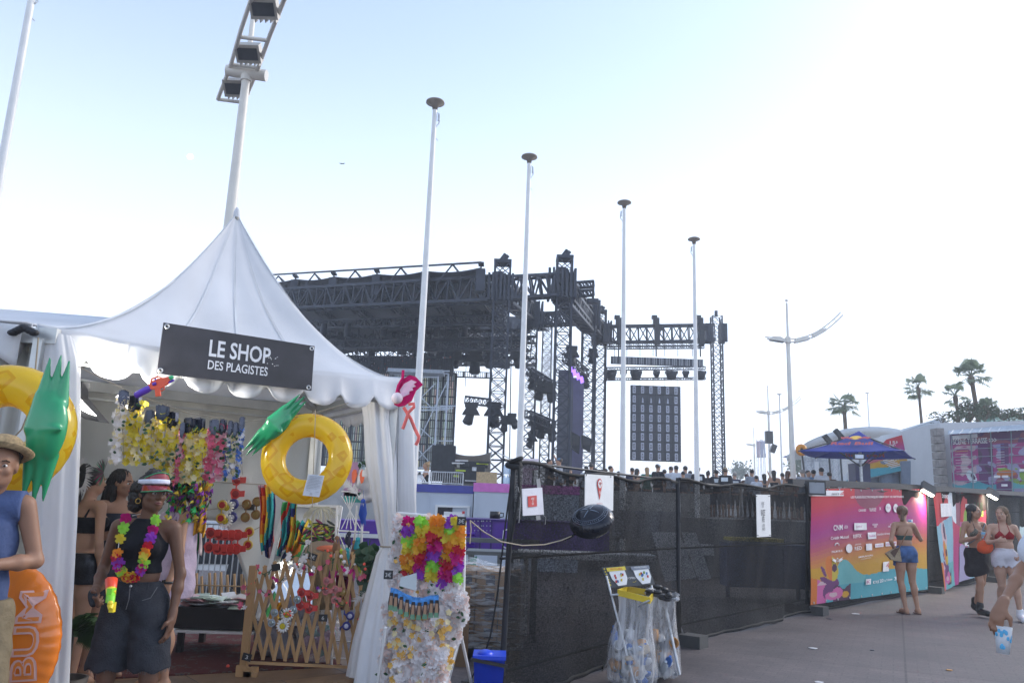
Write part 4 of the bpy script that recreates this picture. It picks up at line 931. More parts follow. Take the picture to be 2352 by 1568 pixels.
# ================================================================ shop goods
leafm=mat('silk_leaf',(.03,.09,.035),.6,var=.3)
petal={k:thin_mat('petal_'+k,c,1,.7,.35,.1)for k,c in dict(blush=(.84,.66,.6),white=(.86,.83,.83),cream=(.82,.72,.42),yellow=(.78,.66,.06),gold=(.8,.45,.03),pink=(.75,.16,.26),palepink=(.75,.42,.48),blue=(.1,.22,.62),red=(.6,.02,.05),magenta=(.6,.01,.22),purple=(.33,.06,.55),lime=(.35,.75,.08),orange=(.85,.33,.03)).items()}
foil=mat('foil_packet',(.05,.055,.075),.2,.7,var=.7,nscale=12)
LN=[(180,842,4.95),(310,905,5.05),(430,948,5.25),(560,968,5.5),(700,955,5.75),(800,925,5.9)]
m=MB();pts=[]
for i in range(len(LN)-1):
 for k in range(6):pts.append(lerp(aY(*LN[i]),aY(*LN[i+1]),k/6))
m.tube(pts+[aY(*LN[-1])],.0025,4);tag(m.build('lei_string',rope_m,loc=pts[0]),'thin string across the tent mouth that carries the flower garlands','string')
def lei(u,vt,vb,w,Y,cols,label,n=None,r=.02,seed=0,name='flower_garland',group='flower garlands on the tent string',leaves=7,pack=True,loop=False,cm=None,fl=1.0):
 rn=random.Random(seed+int(u));a=aY(u,vt,Y);b=aY(u,vb,Y);W=w*px(Y);L=a.z-b.z
 t=thing(name,label,'garland',a,group)
 n=n or int(L*W/(r*r)*1.25)+8
 m=MB();m.tube([a+V((-W*.2,0,0)),a+V((-W*.3,0,-L*.5)),b+V((0,0,.02)),a+V((W*.3,0,-L*.5)),a+V((W*.2,0,0))],.003,4);m.build('cord',rope_m,t)
 m=MB()
 for i in range(n):
  f=(i+rn.random())/n;x=rn.uniform(-.5,.5)*W*(.75+.25*math.sin(f*20+u));y=rn.uniform(-.04,.03)
  nn=V((x/W*1.4+rn.uniform(-.5,.5),-1+rn.uniform(-.2,.5),rn.uniform(-.7,.5)))
  flower(m,a+V((x,y,-L*f)),r*rn.uniform(.75,1.2),range(len(cols)),rn,nn,cm=cm)
 m.build('flowers',[petal[c]for c in cols],t)
 if leaves:
  m=MB()
  for i in range(leaves):leaf(m,a+V((rn.uniform(-.5,.5)*W,-.045,-L*rn.random())),(rn.uniform(-1,1),-.3,rn.uniform(-.8,.3)),.036,.02,0)
  m.build('leaves',leafm,t)
 if pack:
  m=MB();R=Matrix.Rotation(rn.uniform(-.5,.5),3,'Z');m.prism([a+R@V((x*W*.45,-.035,z))for x,z in((-1,.035),(.8,.04),(1,-.02),(.5,-.05),(-.9,-.035))],R@V((0,.03,0)));m.prism([a+R@V((x*W*.3,-.045,z-.015))for x,z in((-1,.055),(.8,.06),(1,-.02),(.5,-.05),(-.9,-.04))],R@V((0,.008,0)));m.build('foil_tab',foil,t)
 return t
Y0=lambda u:4.95+(u-180)/380*.55
for(u,vt,vb,w,cols,lab)in[(284,912,1062,26,['white','white','cream'],'white silk garland, leftmost on the tent string'),(316,925,1066,36,['yellow','yellow','cream'],'thick yellow garland second from the left end of the string'),(346,958,1058,24,['yellow','cream'],'short yellow garland under the orange water gun'),(376,945,1086,34,['yellow','yellow','cream'],'long yellow garland just right of the water gun'),(402,962,1102,30,['yellow','cream'],'yellow garland beside the first narrow pink one'),(419,985,1112,12,['pink','palepink'],'narrow pink garland between two yellow ones'),(440,975,1106,30,['yellow','yellow','cream'],'yellow garland left half of the widest yellow pair'),(464,975,1102,26,['yellow','cream'],'rightmost yellow garland next to the pink ones'),(491,978,1104,24,['pink','pink','palepink'],'wide bright pink garland'),(515,978,1100,16,['pink','palepink'],'pink garland beside the blue and white ones'),(532,982,1102,13,['blue','white','cream'],'blue and white garland left of the cream one'),(544,985,1095,14,['white','cream'],'cream white garland between two blue ones'),(557,972,1098,14,['blue','white','blue'],'blue and white garland at the right end of the string')]:
 lei(u,vt,vb,w,Y0(u),cols,lab,r=.021 if cols[0]!='blue' else.015)
def gun(c,s,R,cols,name,label,tip=True):
 t=thing(name,label,'water gun',c)
 P=lambda x,z,y=0:V(c)+R@V((x*s,y*s,z*s))
 m=MB();pr=[(-.02,-.02),(.08,-.045),(.16,-.03),(.19,0),(.2,.04),(.14,.05),(.08,.065),(.02,.06),(-.03,.035)]
 m.prism([P(x,z,-.016)for x,z in pr],R@V((0,.032*s,0)));m.prism([P(x,z,-.012)for x,z in((.02,-.03),(.07,-.035),(.055,-.12),(.005,-.11))],R@V((0,.024*s,0)))
 m.tube([P(.06,-.05),P(.08,-.075),P(.11,-.065),P(.11,-.035)],.006*s,6);m.tube([P(-.01,.04),P(.02,.085),P(.09,.085),P(.12,.055)],.009*s,6);m.build('body',mat('gun_'+cols[0],dict(orange=(.9,.1,.03),yellow=(.85,.6,.02))[cols[0]],.35),t)
 m=MB();ax=(P(-.02,.005)-P(-.16,-.01));m.tube([P(-.19,-.018),P(-.18,-.018),P(-.06,-.003),P(-.02,.0)],[.028*s,.036*s,.037*s,.03*s],12);m.tube([P(.02,.02,-.02),P(.055,.02,-.02)],.018*s,8);m.tube([P(.17,-.018),P(.23,-.01)],.012*s,8);m.ell(P(.06,.06,-.02),.01*s);m.build('tank',mat('gun_purple',(.13,.05,.5),.35),t)
 m=MB();m.tube([P(.195,.022),P(.22,.026),P(.235,.028)],[.024*s,.022*s,.01*s],12);m.build('nozzle',mat('gun_green',(.05,.5,.2),.35),t)
 return t
c=aY(350,889,4.75);gt=gun(c,.58,Matrix.Rotation(-.42,3,'Y'),['orange'],'water_gun','orange and purple water gun hanging under the shop sign')
m=MB();m.tube([sgp(367,852),c+V((0,0,.03))],.003,4);m.tube([c+V((-.02,0,-.07)),c+V((-.03,.0,-.26))],.002,4);m.build('cord',rope_m,gt)
ringm=bpy.data.materials.new('ring_vinyl');ringm.use_nodes=True;nt=ringm.node_tree;B=nt.nodes['Principled BSDF'];tc=nt.nodes.new('ShaderNodeTexCoord');ck=nt.nodes.new('ShaderNodeTexVoronoi');ck.distance='MANHATTAN';ck.inputs['Scale'].default_value=7.5;ck.inputs['Randomness'].default_value=.35
nt.links.new(tc.outputs['Object'],ck.inputs['Vector']);cr=nt.nodes.new('ShaderNodeValToRGB');cr.color_ramp.interpolation='CONSTANT';e=cr.color_ramp.elements;e[0].color=(.86,.6,.01,1);e[1].position=.38;e[1].color=(.78,.48,.005,1);e2=e.new(.6);e2.color=(.88,.66,.04,1)
nt.links.new(ck.outputs['Distance'],cr.inputs[0]);nt.links.new(cr.outputs[0],B.inputs['Base Color']);B.inputs['Roughness'].default_value=.18;B.inputs['Coat Weight'].default_value=.5
trn=nt.nodes.new('ShaderNodeBsdfTranslucent');nt.links.new(cr.outputs[0],trn.inputs[0]);mxs=nt.nodes.new('ShaderNodeMixShader');mxs.inputs[0].default_value=.5;nt.links.new(B.outputs[0],mxs.inputs[1]);nt.links.new(trn.outputs[0],mxs.inputs[2]);nt.links.new(mxs.outputs[0],nt.nodes['Material Output'].inputs[0])
ving=mat('green_vinyl',(.02,.3,.12),.25,var=.12,nscale=3,coat=.4)
def pineapple(c,R1,r,Rr,crown_c,Rc,cs,label):
 t=thing('swim_ring',label,'swim ring',c)
 m=MB();m.torus(c,R1,r,0,Rr,56,18,lambda a,b:1+.012*math.sin(a*30)*math.cos(b));m.build('ring',ringm,t)
 pr=[]
 P=lambda x,z,y=0:V(crown_c)+Rc@V((x*cs,y*cs,z*cs))
 pr.append(('e',P(0,0),(.085*cs,.065*cs,.2*cs),Rc));pr.append(('e',P(.035,0,-.03),(.06*cs,.05*cs,.15*cs),Rc))
 for s in(-1,1):
  for x0,x1,L in((-.036,-.042,.35),(.0,.004,.37),(.034,.044,.345)):
   pr.append(('c',P(x0*1.2,s*.13),P(x1,s*L,-.01),.036*cs,.005*cs))
 pr.append(('c',P(-.05,0),P(-.05,.16),.05*cs,.03*cs));pr.append(('c',P(.02,.0,-.03),P(.075,-.0,-.1),.05*cs,.008*cs))
 m=MB();SDF(pr,.007,k=.012*cs).mesh(m);m.build('crown',ving,t)
 return t
pineapple(aY(705,1052,5.75),.241,.087,Matrix.Rotation(math.pi/2-.12,3,'X')@Matrix.Rotation(.0,3,'Z'),aY(633,975,5.65),Matrix.Rotation(.72,3,'Y')@Matrix.Rotation(.4,3,'Z'),.78,'yellow pineapple swim ring hanging in the right half of the tent mouth')
pineapple(aY(8,990,4.3),.25,.115,rotz(.15)@Matrix.Rotation(math.pi/2-.05,3,'X'),aY(107,985,4.1),Matrix.Rotation(.035,3,'Y')@Matrix.Rotation(.35,3,'Z'),1.04,'bigger yellow pineapple swim ring cut by the left edge of the photo')
m=MB();m.tube([aY(725,940,5.6),aY(718,1130,5.6),aY(714,1300,5.6)],.0025,4);tag(m.build('ring_string',rope_m,loc=aY(725,940,5.6)),'thin string holding the right yellow swim ring','string')
t=thing('price_sheet','white printed sheet clipped to the right yellow swim ring','paper sheet',aY(716,1115,5.55));q=[aY(u,v,5.55)for u,v in((708,1088),(745,1092),(733,1141),(695,1137))]
m=MB();m.prism(q,V((0,.002,0)));m.build('sheet',mat('paper',(.66,.68,.72),.8,var=.05),t)
m=MB()
for i in range(9):a=lerp(q[0],q[3],.08+i*.07);b=lerp(q[1],q[2],.08+i*.07);m.beam(lerp(a,b,.1)+V((0,-.003,0)),lerp(a,b,.9-.15*(i%3==2))+V((0,-.003,0)),.0025,.001)
for f0,f1,g in((.15,.25,.74),(.3,.36,.76),(.72,.9,.78),(.4,.55,.9),(.42,.5,.86)):a=lerp(q[0],q[3],g);b=lerp(q[1],q[2],g);m.beam(lerp(a,b,f0)+V((0,-.003,0)),lerp(a,b,f1)+V((0,-.003,0)),.006,.001)
m.build('print',mat('ink',(.08,.08,.1),.8),t)
t=thing('orange_inflatable','big orange inflatable disc with pale letters behind the man at the left edge','inflatable',aY(20,1440,3.9));c=aY(-14,1474,4.35)
pr=[('e',c,(.345,.1,.42),None)]
m=MB();SDF(pr,.012,fold=lambda X,Y,Z:.0018*np.sin(np.arctan2(Z-c.z,X-c.x)*34)*np.clip((np.hypot(X-c.x,Z-c.z)-.24)/.06,0,1)).mesh(m);m.build('body',mat('orange_vinyl',(.85,.22,.02),.22,var=.06,coat=.4),t)
m=MB();mx=MB()
textw(m,'BUM',c+V((.21,-.098,.05)),(-.05,0,1),(-1,0,-.05),.12,.44,0,.04);textw(m,'BUM',c+V((.21,-.1,.05)),(-.05,0,1),(-1,0,-.05),.095,.42,1,-.005)
R_=[]
for p in m.v:
 d=V(p)-c;f=max(0,1-(d.x/.345)**2-(d.z/.42)**2);R_.append((p[0],c.y-.1*math.sqrt(f)-(.006 if p[1]>c.y-.1005 else.009),p[2]))
m.v=R_;m.build('lettering',[mat('letter_pale',(.75,.45,.4),.5),mat('letter_orange',(.8,.24,.04),.4)],t)
t=thing('flamingo_decoration','pink felt flamingo decoration hung on the right corner of the tent','decoration',aY(930,900,5.75));yf=5.75
hotp=cloth('felt_hotpink',(.55,.01,.12));palep=cloth('felt_pale',(.78,.5,.6));salm=cloth('felt_salmon',(.75,.17,.15))
body=[(905,938),(912,905),(925,880),(940,870),(955,874),(971,891),(955,905),(945,928),(928,940),(915,942)]
m=MB();m.prism([aY(u,v-9,yf)for u,v in body],V((0,.03,0)));m.build('body',hotp,t)
m=MB();m.prism([aY(u,v-9,yf-.008)for u,v in[(924,922),(918,905),(928,890),(945,881),(957,886),(950,891),(955,896),(947,899),(949,905),(940,907),(940,914),(930,918)]],V((0,.008,0)));m.build('wing',palep,t)
m=MB();m.tube([aY(u,v,yf-.01)for u,v in((926,850),(925,868),(915,885),(908,912))],.01,8);m.build('neck',hotp,t)
m=MB();m.ell(aY(912,914,yf-.03),.042,0,n=14,m=10);m.build('feather_ball',cloth('fluff',(.8,.68,.7)),t)
m=MB();m.tube([aY(u,v,yf)for u,v in((927,935),(944,962),(953,985),(962,1003),(960,1012),(955,1022))],.012,8);m.build('leg',salm,t)
m=MB();m.tube([aY(u,v,yf-.02)for u,v in((938,928),(951,927),(951,934),(938,947),(934,960),(925,985))],.012,8);m.build('leg',salm,t)
def glasses(c,s,kind,label,rz=0.0,group='novelty glasses on strings',vert=True):
 t=thing('novelty_glasses',label,'glasses',c,group);c=V(c);R=Matrix.Rotation(rz,3,'Y')
 cols=dict(red=((.6,.05,.04),(.3,.03,.03)),daisy=((.82,.82,.8),(.55,.45,.03)),navy=((.03,.03,.18),(.5,.5,.6)),tortoise=((.25,.13,.03),(.3,.2,.06)),sign=((.6,.4,.05),(.45,.03,.03)),mirror=((.3,.35,.4),(.4,.5,.5)),pinkr=((.5,.15,.15),(.3,.12,.12)))[kind]
 m=MB();ml=MB()
 for k in(-1,1):
  o=c+R@V((0,0,k*.034*s))
  if kind=='daisy':
   for i in range(14):a=6.283*i/14;m.ell(o+V((math.cos(a)*.028*s,0,math.sin(a)*.028*s)),(.013*s,.004,.006*s),0,Matrix.Rotation(-a,3,'Y'),6,4)
  elif kind in('red','pinkr'):
   m.prism([o+R@V((x*s,-.004,z*s))for x,z in((-.028,.006),(-.018,.026),(.004,.027),(.02,.016),(.045,.018),(.045,-.012),(.02,-.014),(.004,-.027),(-.018,-.024))],V((0,.008,0)))
  elif kind=='navy':m.torus(o,.02*s,.009*s,0,Matrix.Rotation(math.pi/2,3,'X'),14,6);m.tube([o+V((-.02*s,0,0)),o+V((-.04*s,0,.012*s*k)),o+V((-.04*s,0,.036*s*k))],[.009*s,.007*s,.002],6)
  else:m.torus(o,.021*s,.0055*s,0,Matrix.Rotation(math.pi/2,3,'X'),16,6)
  ml.ell(o+V((0,-.006,0)),(.017*s,.003,.017*s),0,None,12,6)
 m.tube([c+V((0,0,-.015*s)),c+V((0,0,.015*s))],.004*s,5)
 m.build('frame',mat('glasses_'+kind,cols[0],.35),t);ml.build('lens',mat('lens_'+kind,cols[1],.08,metal=.7 if kind=='mirror' else 0),t)
 return t
def bwp(u,v,o=.05):return onplane(u,v,wb0,nrm)+nrm*o
GL=[(537,1118,'red','red ice cream shaped glasses high on the back wall string'),(529,1172,'navy','navy horned glasses beside the daisy ones'),(503,1174,'sign','red and yellow glasses at the left of the wall string'),(513,1180,'daisy','white daisy glasses hanging on the wall string'),(559,1172,'tortoise','brown round glasses left of the black tag'),(583,1166,'tortoise','brown round glasses right of the black tag'),(477,1239,'red','first of the low row of red glasses'),(496,1243,'red','second of the low row of red glasses'),(511,1244,'red','third of the low row of red glasses'),(526,1244,'red','fourth of the low row of red glasses'),(540,1243,'red','last of the low row of red glasses'),(565,1235,'sign','red and yellow glasses at the right end of the low row')]
for u,v,k,lab in GL:glasses(bwp(u,v,.07),1.9 if k!='red' else 2.0,k,lab)
for pp in(((475,1106),(600,1112),(640,1120)),((470,1170),(545,1160),(610,1158)),((470,1235),(545,1232),(620,1195))):
 m=MB();m.tube([bwp(u,v,.06)for u,v in pp],.004,4);tag(m.build('wall_string',rope_m,loc=bwp(*pp[0])),['upper string on the back wall carrying the scarves','middle string on the back wall carrying round glasses','lower string on the back wall carrying the red glasses'][(pp[0][1]-1106)//62],'string')
m=MB();c=bwp(568,1164,.06);m.box(c,(.1,.01,.06));tag(m.build('price_tag',blackp,loc=c),'small black tag between the brown round glasses','price tag')
def scarf(quad,Y,cols,label,folds=5,seed=0,name='scarf'):
 """quad in photo px: top-left, top-right, bottom-right, bottom-left"""
 m=MB();q=[aY(u,v,Y)for u,v in quad];rn=random.Random(seed);ph=rn.uniform(0,6)
 def f(u,v):
  p=lerp(lerp(q[0],q[1],u),lerp(q[3],q[2],u),v)
  return p+V((.01*math.sin(v*7+ph),.045*math.sin(u*math.pi*folds+ph+v*1.5)*(.4+.6*v),.03*math.sin(u*9+ph)*v))
 n=len(cols)
 m.grid(f,40,24,0,True,.004,mf=lambda u,v:int((u*1.0+v*.55+.12*math.sin(v*9+ph)+.1*math.sin(u*14))*n*.8)%n)
 return tag(m.build(name,cols,loc=q[0]),label,'scarf')
RB=[cloth('sc_'+k,c)for k,c in(('mauve',(.45,.25,.3)),('red',(.5,.03,.02)),('orange',(.75,.2,.02)),('yellow',(.75,.5,.04)),('teal',(.04,.35,.36)),('navy',(.02,.03,.15)),('green',(.05,.3,.08)))]
scarf(((594,1114),(630,1112),(632,1278),(598,1270)),7.5,[RB[0],RB[1],RB[2],RB[3],RB[4],RB[5]],'rainbow striped silk scarf hanging left of the standing mirror',7,2)
scarf(((652,1152),(686,1152),(676,1265),(640,1270)),7.35,[RB[6],RB[1],RB[4],RB[5],RB[3],RB[2]],'second rainbow scarf draped over the mirror frame',6,5)
goldm=cloth('scarf_gold',(.6,.3,.02),var=.4,nscale=20);pinkm=cloth('scarf_blush',(.62,.5,.47),var=.2,nscale=15)
scarf(((446,1106),(482,1106),(466,1225),(432,1225)),6.0,[goldm],'golden silk scarf hanging behind the pink dressed woman',6,7)
scarf(((440,1108),(474,1108),(462,1268),(430,1272)),6.15,[pinkm,pinkm,RB[6]],'pale blush scarf hanging under the golden one',5,8)
rn=random.Random(12);c=aY(442,1130,5.9);m=MB()
for i in range(420):
 p=c+V((rn.uniform(-.16,.12),rn.uniform(-.08,.08),rn.uniform(-.22,.12)));d=V((rn.uniform(-1,1),rn.uniform(-1,1),rn.uniform(-1,1))).normalized()*.022;m.add([p-d,p+d,p+V((.006,.01,.03))],[(0,1,2)],rn.randint(0,3))
tag(m.build('tinsel_garland',[mat('tinsel_green',(.02,.35,.08),.3,.5),mat('tinsel_gold',(.6,.45,.05),.3,.5),mat('tinsel_purple',(.2,.03,.3),.3,.5),mat('tinsel_black',(.02,.02,.03),.3)],loc=c),'green gold and purple tinsel garland by the scarves','garland')
t=thing('party_hat','brown and cream stacked hat hanging behind the yellow garlands','hat',aY(372,960,5.6));c=aY(372,960,5.7);m=MB()
for i,(r,z,k)in enumerate(((.07,0,0),(.065,.03,1),(.05,.055,0),(.035,.08,1))):m.ell(c+V((0,0,z)),(r,r,.022),k)
m.build('crown',[cloth('hat_brown',(.2,.13,.07)),cloth('hat_cream',(.45,.38,.28))],t)
t=thing('standing_mirror','tall white framed mirror leaning behind the rainbow scarves','mirror',aZ(690,1480,.1));mq=[aY(u,v,7.15)for u,v in((700,1150),(802,1152),(724,1455),(616,1430))]
mq=[aY(655,1160,7.6),aY(783,1163,7.6),aY(736,1440,7.2),aY(592,1420,7.2)]
m=MB()
for i in range(4):m.beam(mq[i],mq[(i+1)%4],.035,.025)
m.build('frame',whitep,t);m=MB();m.prism(mq,V((0,.01,.004)));m.build('glass',mat('mirror_glass',(.75,.76,.76),.03,1,var=.02),t)
c=aY(735,1195,7.35)
rn=random.Random(31);m=MB()
for i in range(46):a=rn.uniform(3.0,6.4);m.tube([c+V((0,.0,.12)),c+V((math.cos(a)*.08,-.02,.12+math.sin(a)*.05)),c+V((math.cos(a)*rn.uniform(.1,.17),-.03,.05+math.sin(a)*rn.uniform(.02,.12)))],.004,3)
tag(m.build('straw_fringe',mat('straw_pale',(.6,.58,.45),.8),loc=c),'pale straw fringe under the right yellow swim ring','decoration')
m=MB();c=aY(738,1225,7.3)
for i in range(70):p=c+V((rn.uniform(-.16,.12),0,rn.uniform(-.1,.1)));m.ell(p,(.05,.02,.012),rn.randint(0,3),Matrix.Rotation(rn.uniform(-1,1),3,'Y'),6,4)
tag(m.build('feather_garland',[mat('ft_green',(.08,.25,.03)),mat('ft_maroon',(.22,.02,.08)),mat('ft_dark',(.03,.04,.03)),mat('ft_yellow',(.5,.45,.05))],loc=c),'dark green and maroon ruffled garland below the straw fringe','garland')
c=aY(742,1285,7.3);m=MB();m.ell(c+V((-.02,0,.05)),(.16,.06,.12));m.ell(c+V((.04,-.03,-.02)),(.1,.05,.05),1);m.ell(c+V((.05,-.03,.1)),(.12,.05,.03),1);tag(m.build('soft_toy',[mat('tan_plush',(.35,.27,.2),.95),mat('coral_plush',(.75,.2,.1),.9)],loc=c),'tan and coral rounded toy hanging below the feather garland','toy')
t=thing('wire_rack','white wire display rack inside the open right side of the tent','rack',aZ(830,1545,0.1));yk=7.0
m=MB();K=lambda u,v,y=yk:aY(u-52,v,y)
for pp in(((845,1120),(868,1120)),((812,1330),(838,1128))):pass
for a,b,r in[((826,1160),(812,1560),.011),((872,1160),(862,1300),.009),((886,1130),(872,1560),.011),((836,1128),(890,1130),.008),((826,1218),(900,1222),.009),((822,1316),(900,1328),.009),((812,1470),(872,1475),.008),((808,1528),(872,1530),.009),((808,1510),(872,1512),.006)]:m.tube([K(*a),K(*b)],r,6)
for i in range(5):
 m.tube([K(830+i*12,1225),K(866-i*4,1312)],.004,4);m.tube([K(872-i*9,1138),K(836+i*11,1214)],.004,4)
m.build('frame',whitep,t)
c=aY(836,1100,7.0)
t=thing('mannequin_head','white foam mannequin head wearing orange novelty glasses on the wire rack','mannequin head',c)
pr=[('e',c+V((.03,0,.06)),(.075,.085,.09),None),('e',c+V((-.015,-.02,.0)),(.05,.055,.08),None),('c',c+V((-.03,-.02,-.06)),c+V((-.05,-.03,-.055)),.03,.02),('c',c+V((-.06,-.03,.02)),c+V((-.082,-.035,-.005)),.01,.014),('c',c+V((.03,0,0)),c+V((.035,0,-.15)),.045,.055),('e',c+V((.03,0,-.16)),(.075,.065,.03),None)]
organic('head',pr,.009,mat('foam_white',(.72,.72,.74),.8),t)
m=MB()
for k in(-.045,.025):q=c+V((-.03+k,-.075,.02));m.prism([q+V((x,0,z))for x,z in((-.02,.03),(-.005,.06),(.018,.055),(.026,.01),(.012,-.05),(-.006,-.06),(-.018,-.02))],V((0,.012,0)))
m.beam(c+V((-.03,-.07,.03)),c+V((.08,-.02,.025)),.008);m.build('novelty_glasses',mat('coral_plastic',(.85,.16,.06),.3),t)
m=MB();rn=random.Random(8)
for i in range(24):flower(m,c+V((rn.uniform(-.04,.1),rn.uniform(-.09,.02),.1+rn.uniform(-.02,.04))),.024,[0,1],rn)
m.build('flower_band',[mat('pale_blue_flower',(.45,.6,.7)),leafm],t)
m=MB();pts=[K(910,1175,5.9),K(885,1140,5.9),K(862,1130,5.85),K(838,1148,5.8),K(815,1190,5.8)]
pts=[aY(u,v,5.85)for u,v in((892,1218),(880,1190),(862,1172),(845,1168),(820,1178),(798,1205))]
pts=[aY(u,v,5.85)for u,v in((898,1130),(888,1122),(870,1108),(850,1100),(830,1104),(806,1122))]
def feather(pts,w,mt,label,n=200,seed=0):
 m=MB();m.tube(pts,[.006]+[.003]*(len(pts)-1),5);rn=random.Random(seed)
 for i in range(n):
  f=rn.random()*(len(pts)-1.01)*.9+.1*len(pts)*0+.25;k=min(int(f),len(pts)-2);p=lerp(pts[k],pts[k+1],f-k);d=(pts[k+1]-pts[k]).normalized();sd=V((d.z,rn.uniform(-.3,.3),-d.x))*rn.choice((-1,1));e=p+d*w*.9+sd*w*rn.uniform(.4,1)+V((0,0,-.1*w));m.add([p,p+d*.012,e],[(0,1,2)])
 return tag(m.build('feather',mt,loc=pts[0]),label,'feather')
feather([aY(u,v,5.85)for u,v in((888,1222),(868,1208),(845,1200),(825,1206),(804,1226),(788,1250))][:0]or[aY(u-58,v-10,6.8)for u,v in((882,1150),(870,1132),(852,1118),(832,1118),(812,1128),(794,1150))],.05,mat('feather_white',(.66,.64,.62),.9),'big white ostrich feather sweeping left from the wire rack',320,1)
feather([aY(u-30,v,6.85)for u,v in((896,1372),(880,1362),(862,1366),(846,1380))],.045,MATS['feather_white'],'lower white feather near the gathered curtain',120,2)
rn=random.Random(77)
fcols=[mat('dy_'+k,c,.7)for k,c in(('teal',(.03,.35,.4)),('magenta',(.45,.02,.25)),('lime',(.4,.5,.03)),('cobalt',(.03,.1,.5)),('tan',(.25,.13,.06)),('ink',(.02,.02,.04)))]
for i,(u,v,L,mi,lab)in enumerate([(838,1265,60,2,'lime yellow dream catcher feather on the rack'),(852,1262,40,0,'teal dream catcher feather beside the lime one'),(828,1235,50,4,'brown leather fringe strap at the rack left'),(868,1245,46,4,'tan leather pendant in the middle of the rack'),(822,1290,50,1,'magenta feather low on the rack left'),(880,1275,50,2,'second lime feather near the curtain'),(888,1150,60,3,'cobalt ribbons hanging beside the mannequin head'),(866,1290,46,1,'magenta feather in the rack middle'),(856,1225,34,5,'black beaded mask on the rack'),(898,1262,40,3,'cobalt sequined bag at the rack right'),(876,1238,36,0,'teal feather earring card on the rack')]):
 a=aY(u-54,v,6.9);h=L*px(6.9);m=MB()
 for k in range(7):x=rn.uniform(-.025,.025);m.add([a+V((x,-.01,0)),a+V((x-.012,-.02,-h*.5)),a+V((x+rn.uniform(-.03,.03),-.01,-h*rn.uniform(.7,1))),a+V((x+.014,.01,-h*.45))],[(0,1,2,3)],0,True)
 m.tube([a+V((0,0,.09)),a],.002,3);m.ell(a,(.02,.014,.02))
 tag(m.build('feather_charm',fcols[mi],loc=a),lab,'charm','charms hanging on the wire rack')
m=MB();a=aY(798,1068,7.15);m.box(a+V((.06,0,-.12)),(.14,.05,.3));tag(m.build('gift_box',mat('mauve_card',(.45,.25,.42),.6),loc=a),'mauve card box beside the mannequin head','box')
m=MB();a=aY(812,1140,7.15);m.box(a,(.16,.05,.1));tag(m.build('gift_box',mat('teal_card',(.06,.35,.33),.6),loc=a),'small teal box under the mannequin head','box')
lat=thing('lattice_fence','expandable wooden lattice fence used to display glasses and garlands','lattice fence',aZ(570,1560,.1))
LA,LB=aY(578,1513,6.6),aY(872,1530,6.9)
zt=[(585,1308),(640,1285),(700,1275),(760,1265),(800,1262),(862,1300)]
def ltop(f):
 k=f*5;i=min(int(k),4);Y=6.6+.3*f;return aY(zt[i][0]+(zt[i+1][0]-zt[i][0])*(k-i),zt[i][1]+(zt[i+1][1]-zt[i][1])*(k-i),Y)
def lbot(f):return lerp(LA,LB,f)
n=12
for d,y in((1,0),(-1,.014)):
 m=MB()
 for i in range(-2,n+2):
  f0=i/n;f1=(i+d*2.1)/n
  a0,b0=0.0,1.0
  def pt(t):f=f0+(f1-f0)*t;return f
  ts_=[t/10 for t in range(11)if-.005<=pt(t/10)<=1.005]
  if len(ts_)<2:continue
  t0,t1=ts_[0],ts_[-1];pa=lerp(lbot(pt(t0)),ltop(pt(t0)),t0);pb=lerp(lbot(pt(t1)),ltop(pt(t1)),t1)
  m.beam(pa+V((0,y,0)),pb+V((0,y,0)),.026,.009,up=V((0,1,0)))
 m.build('slats',wood,lat)
m=MB();m.beam(LA+V((-.05,-.02,-.02)),LB+V((0,-.02,-.01)),.03,.02);m.build('bottom_rail',wood,lat)
m=MB();pa,pb=aY(572,1298,6.55),aY(570,1538,6.55);m.box((pa+pb)/2,(.052,.06,pa.z-pb.z));m.build('post',wood,lat)
m=MB();c=aY(566,1545,6.55);zz=.1;m.prism([V((c.x-.07,6.5,zz)),V((c.x+.09,6.5,zz)),V((c.x+.09,6.5,zz+.03)),V((c.x-.0,6.5,zz+.08)),V((c.x-.07,6.5,zz+.08))],V((0,.04,0)));m.box((c.x+.02,6.6,zz+.02),(.06,.2,.04));m.build('foot',wood,lat)
m=MB();m.beam(aY(866,1300,6.95),aY(862,1530,6.95),.05,.04);m.build('post',wood,lat)
def lp(u,v,o=.05):
 f=(u-578)/(862-578);return aY(u,v,6.6+.3*f-o)
for u,v,k,s,rz,lab in[(679,1340+44,'mirror',1.5,.5,'iridescent round glasses on the lattice, left of the daisies'),(760-42,1378-10,'daisy',1.7,.5,'white daisy glasses on the wooden lattice'),(763,1325,'mirror',1.5,.3,'iridescent round glasses high on the lattice middle'),(787,1335,'red',1.7,.0,'red ice cream glasses on the lattice'),(803,1310,'pinkr',1.4,0,'pinkish glasses above the red ones on the lattice'),(826,1320,'pinkr',1.4,0,'rosy brown glasses beside the lattice right end'),(842,1345,'tortoise',1.5,.1,'amber glasses at the lattice right end'),(869-4,1378,'navy',1.45,.3,'navy toucan glasses at the lower right of the lattice')]:pass
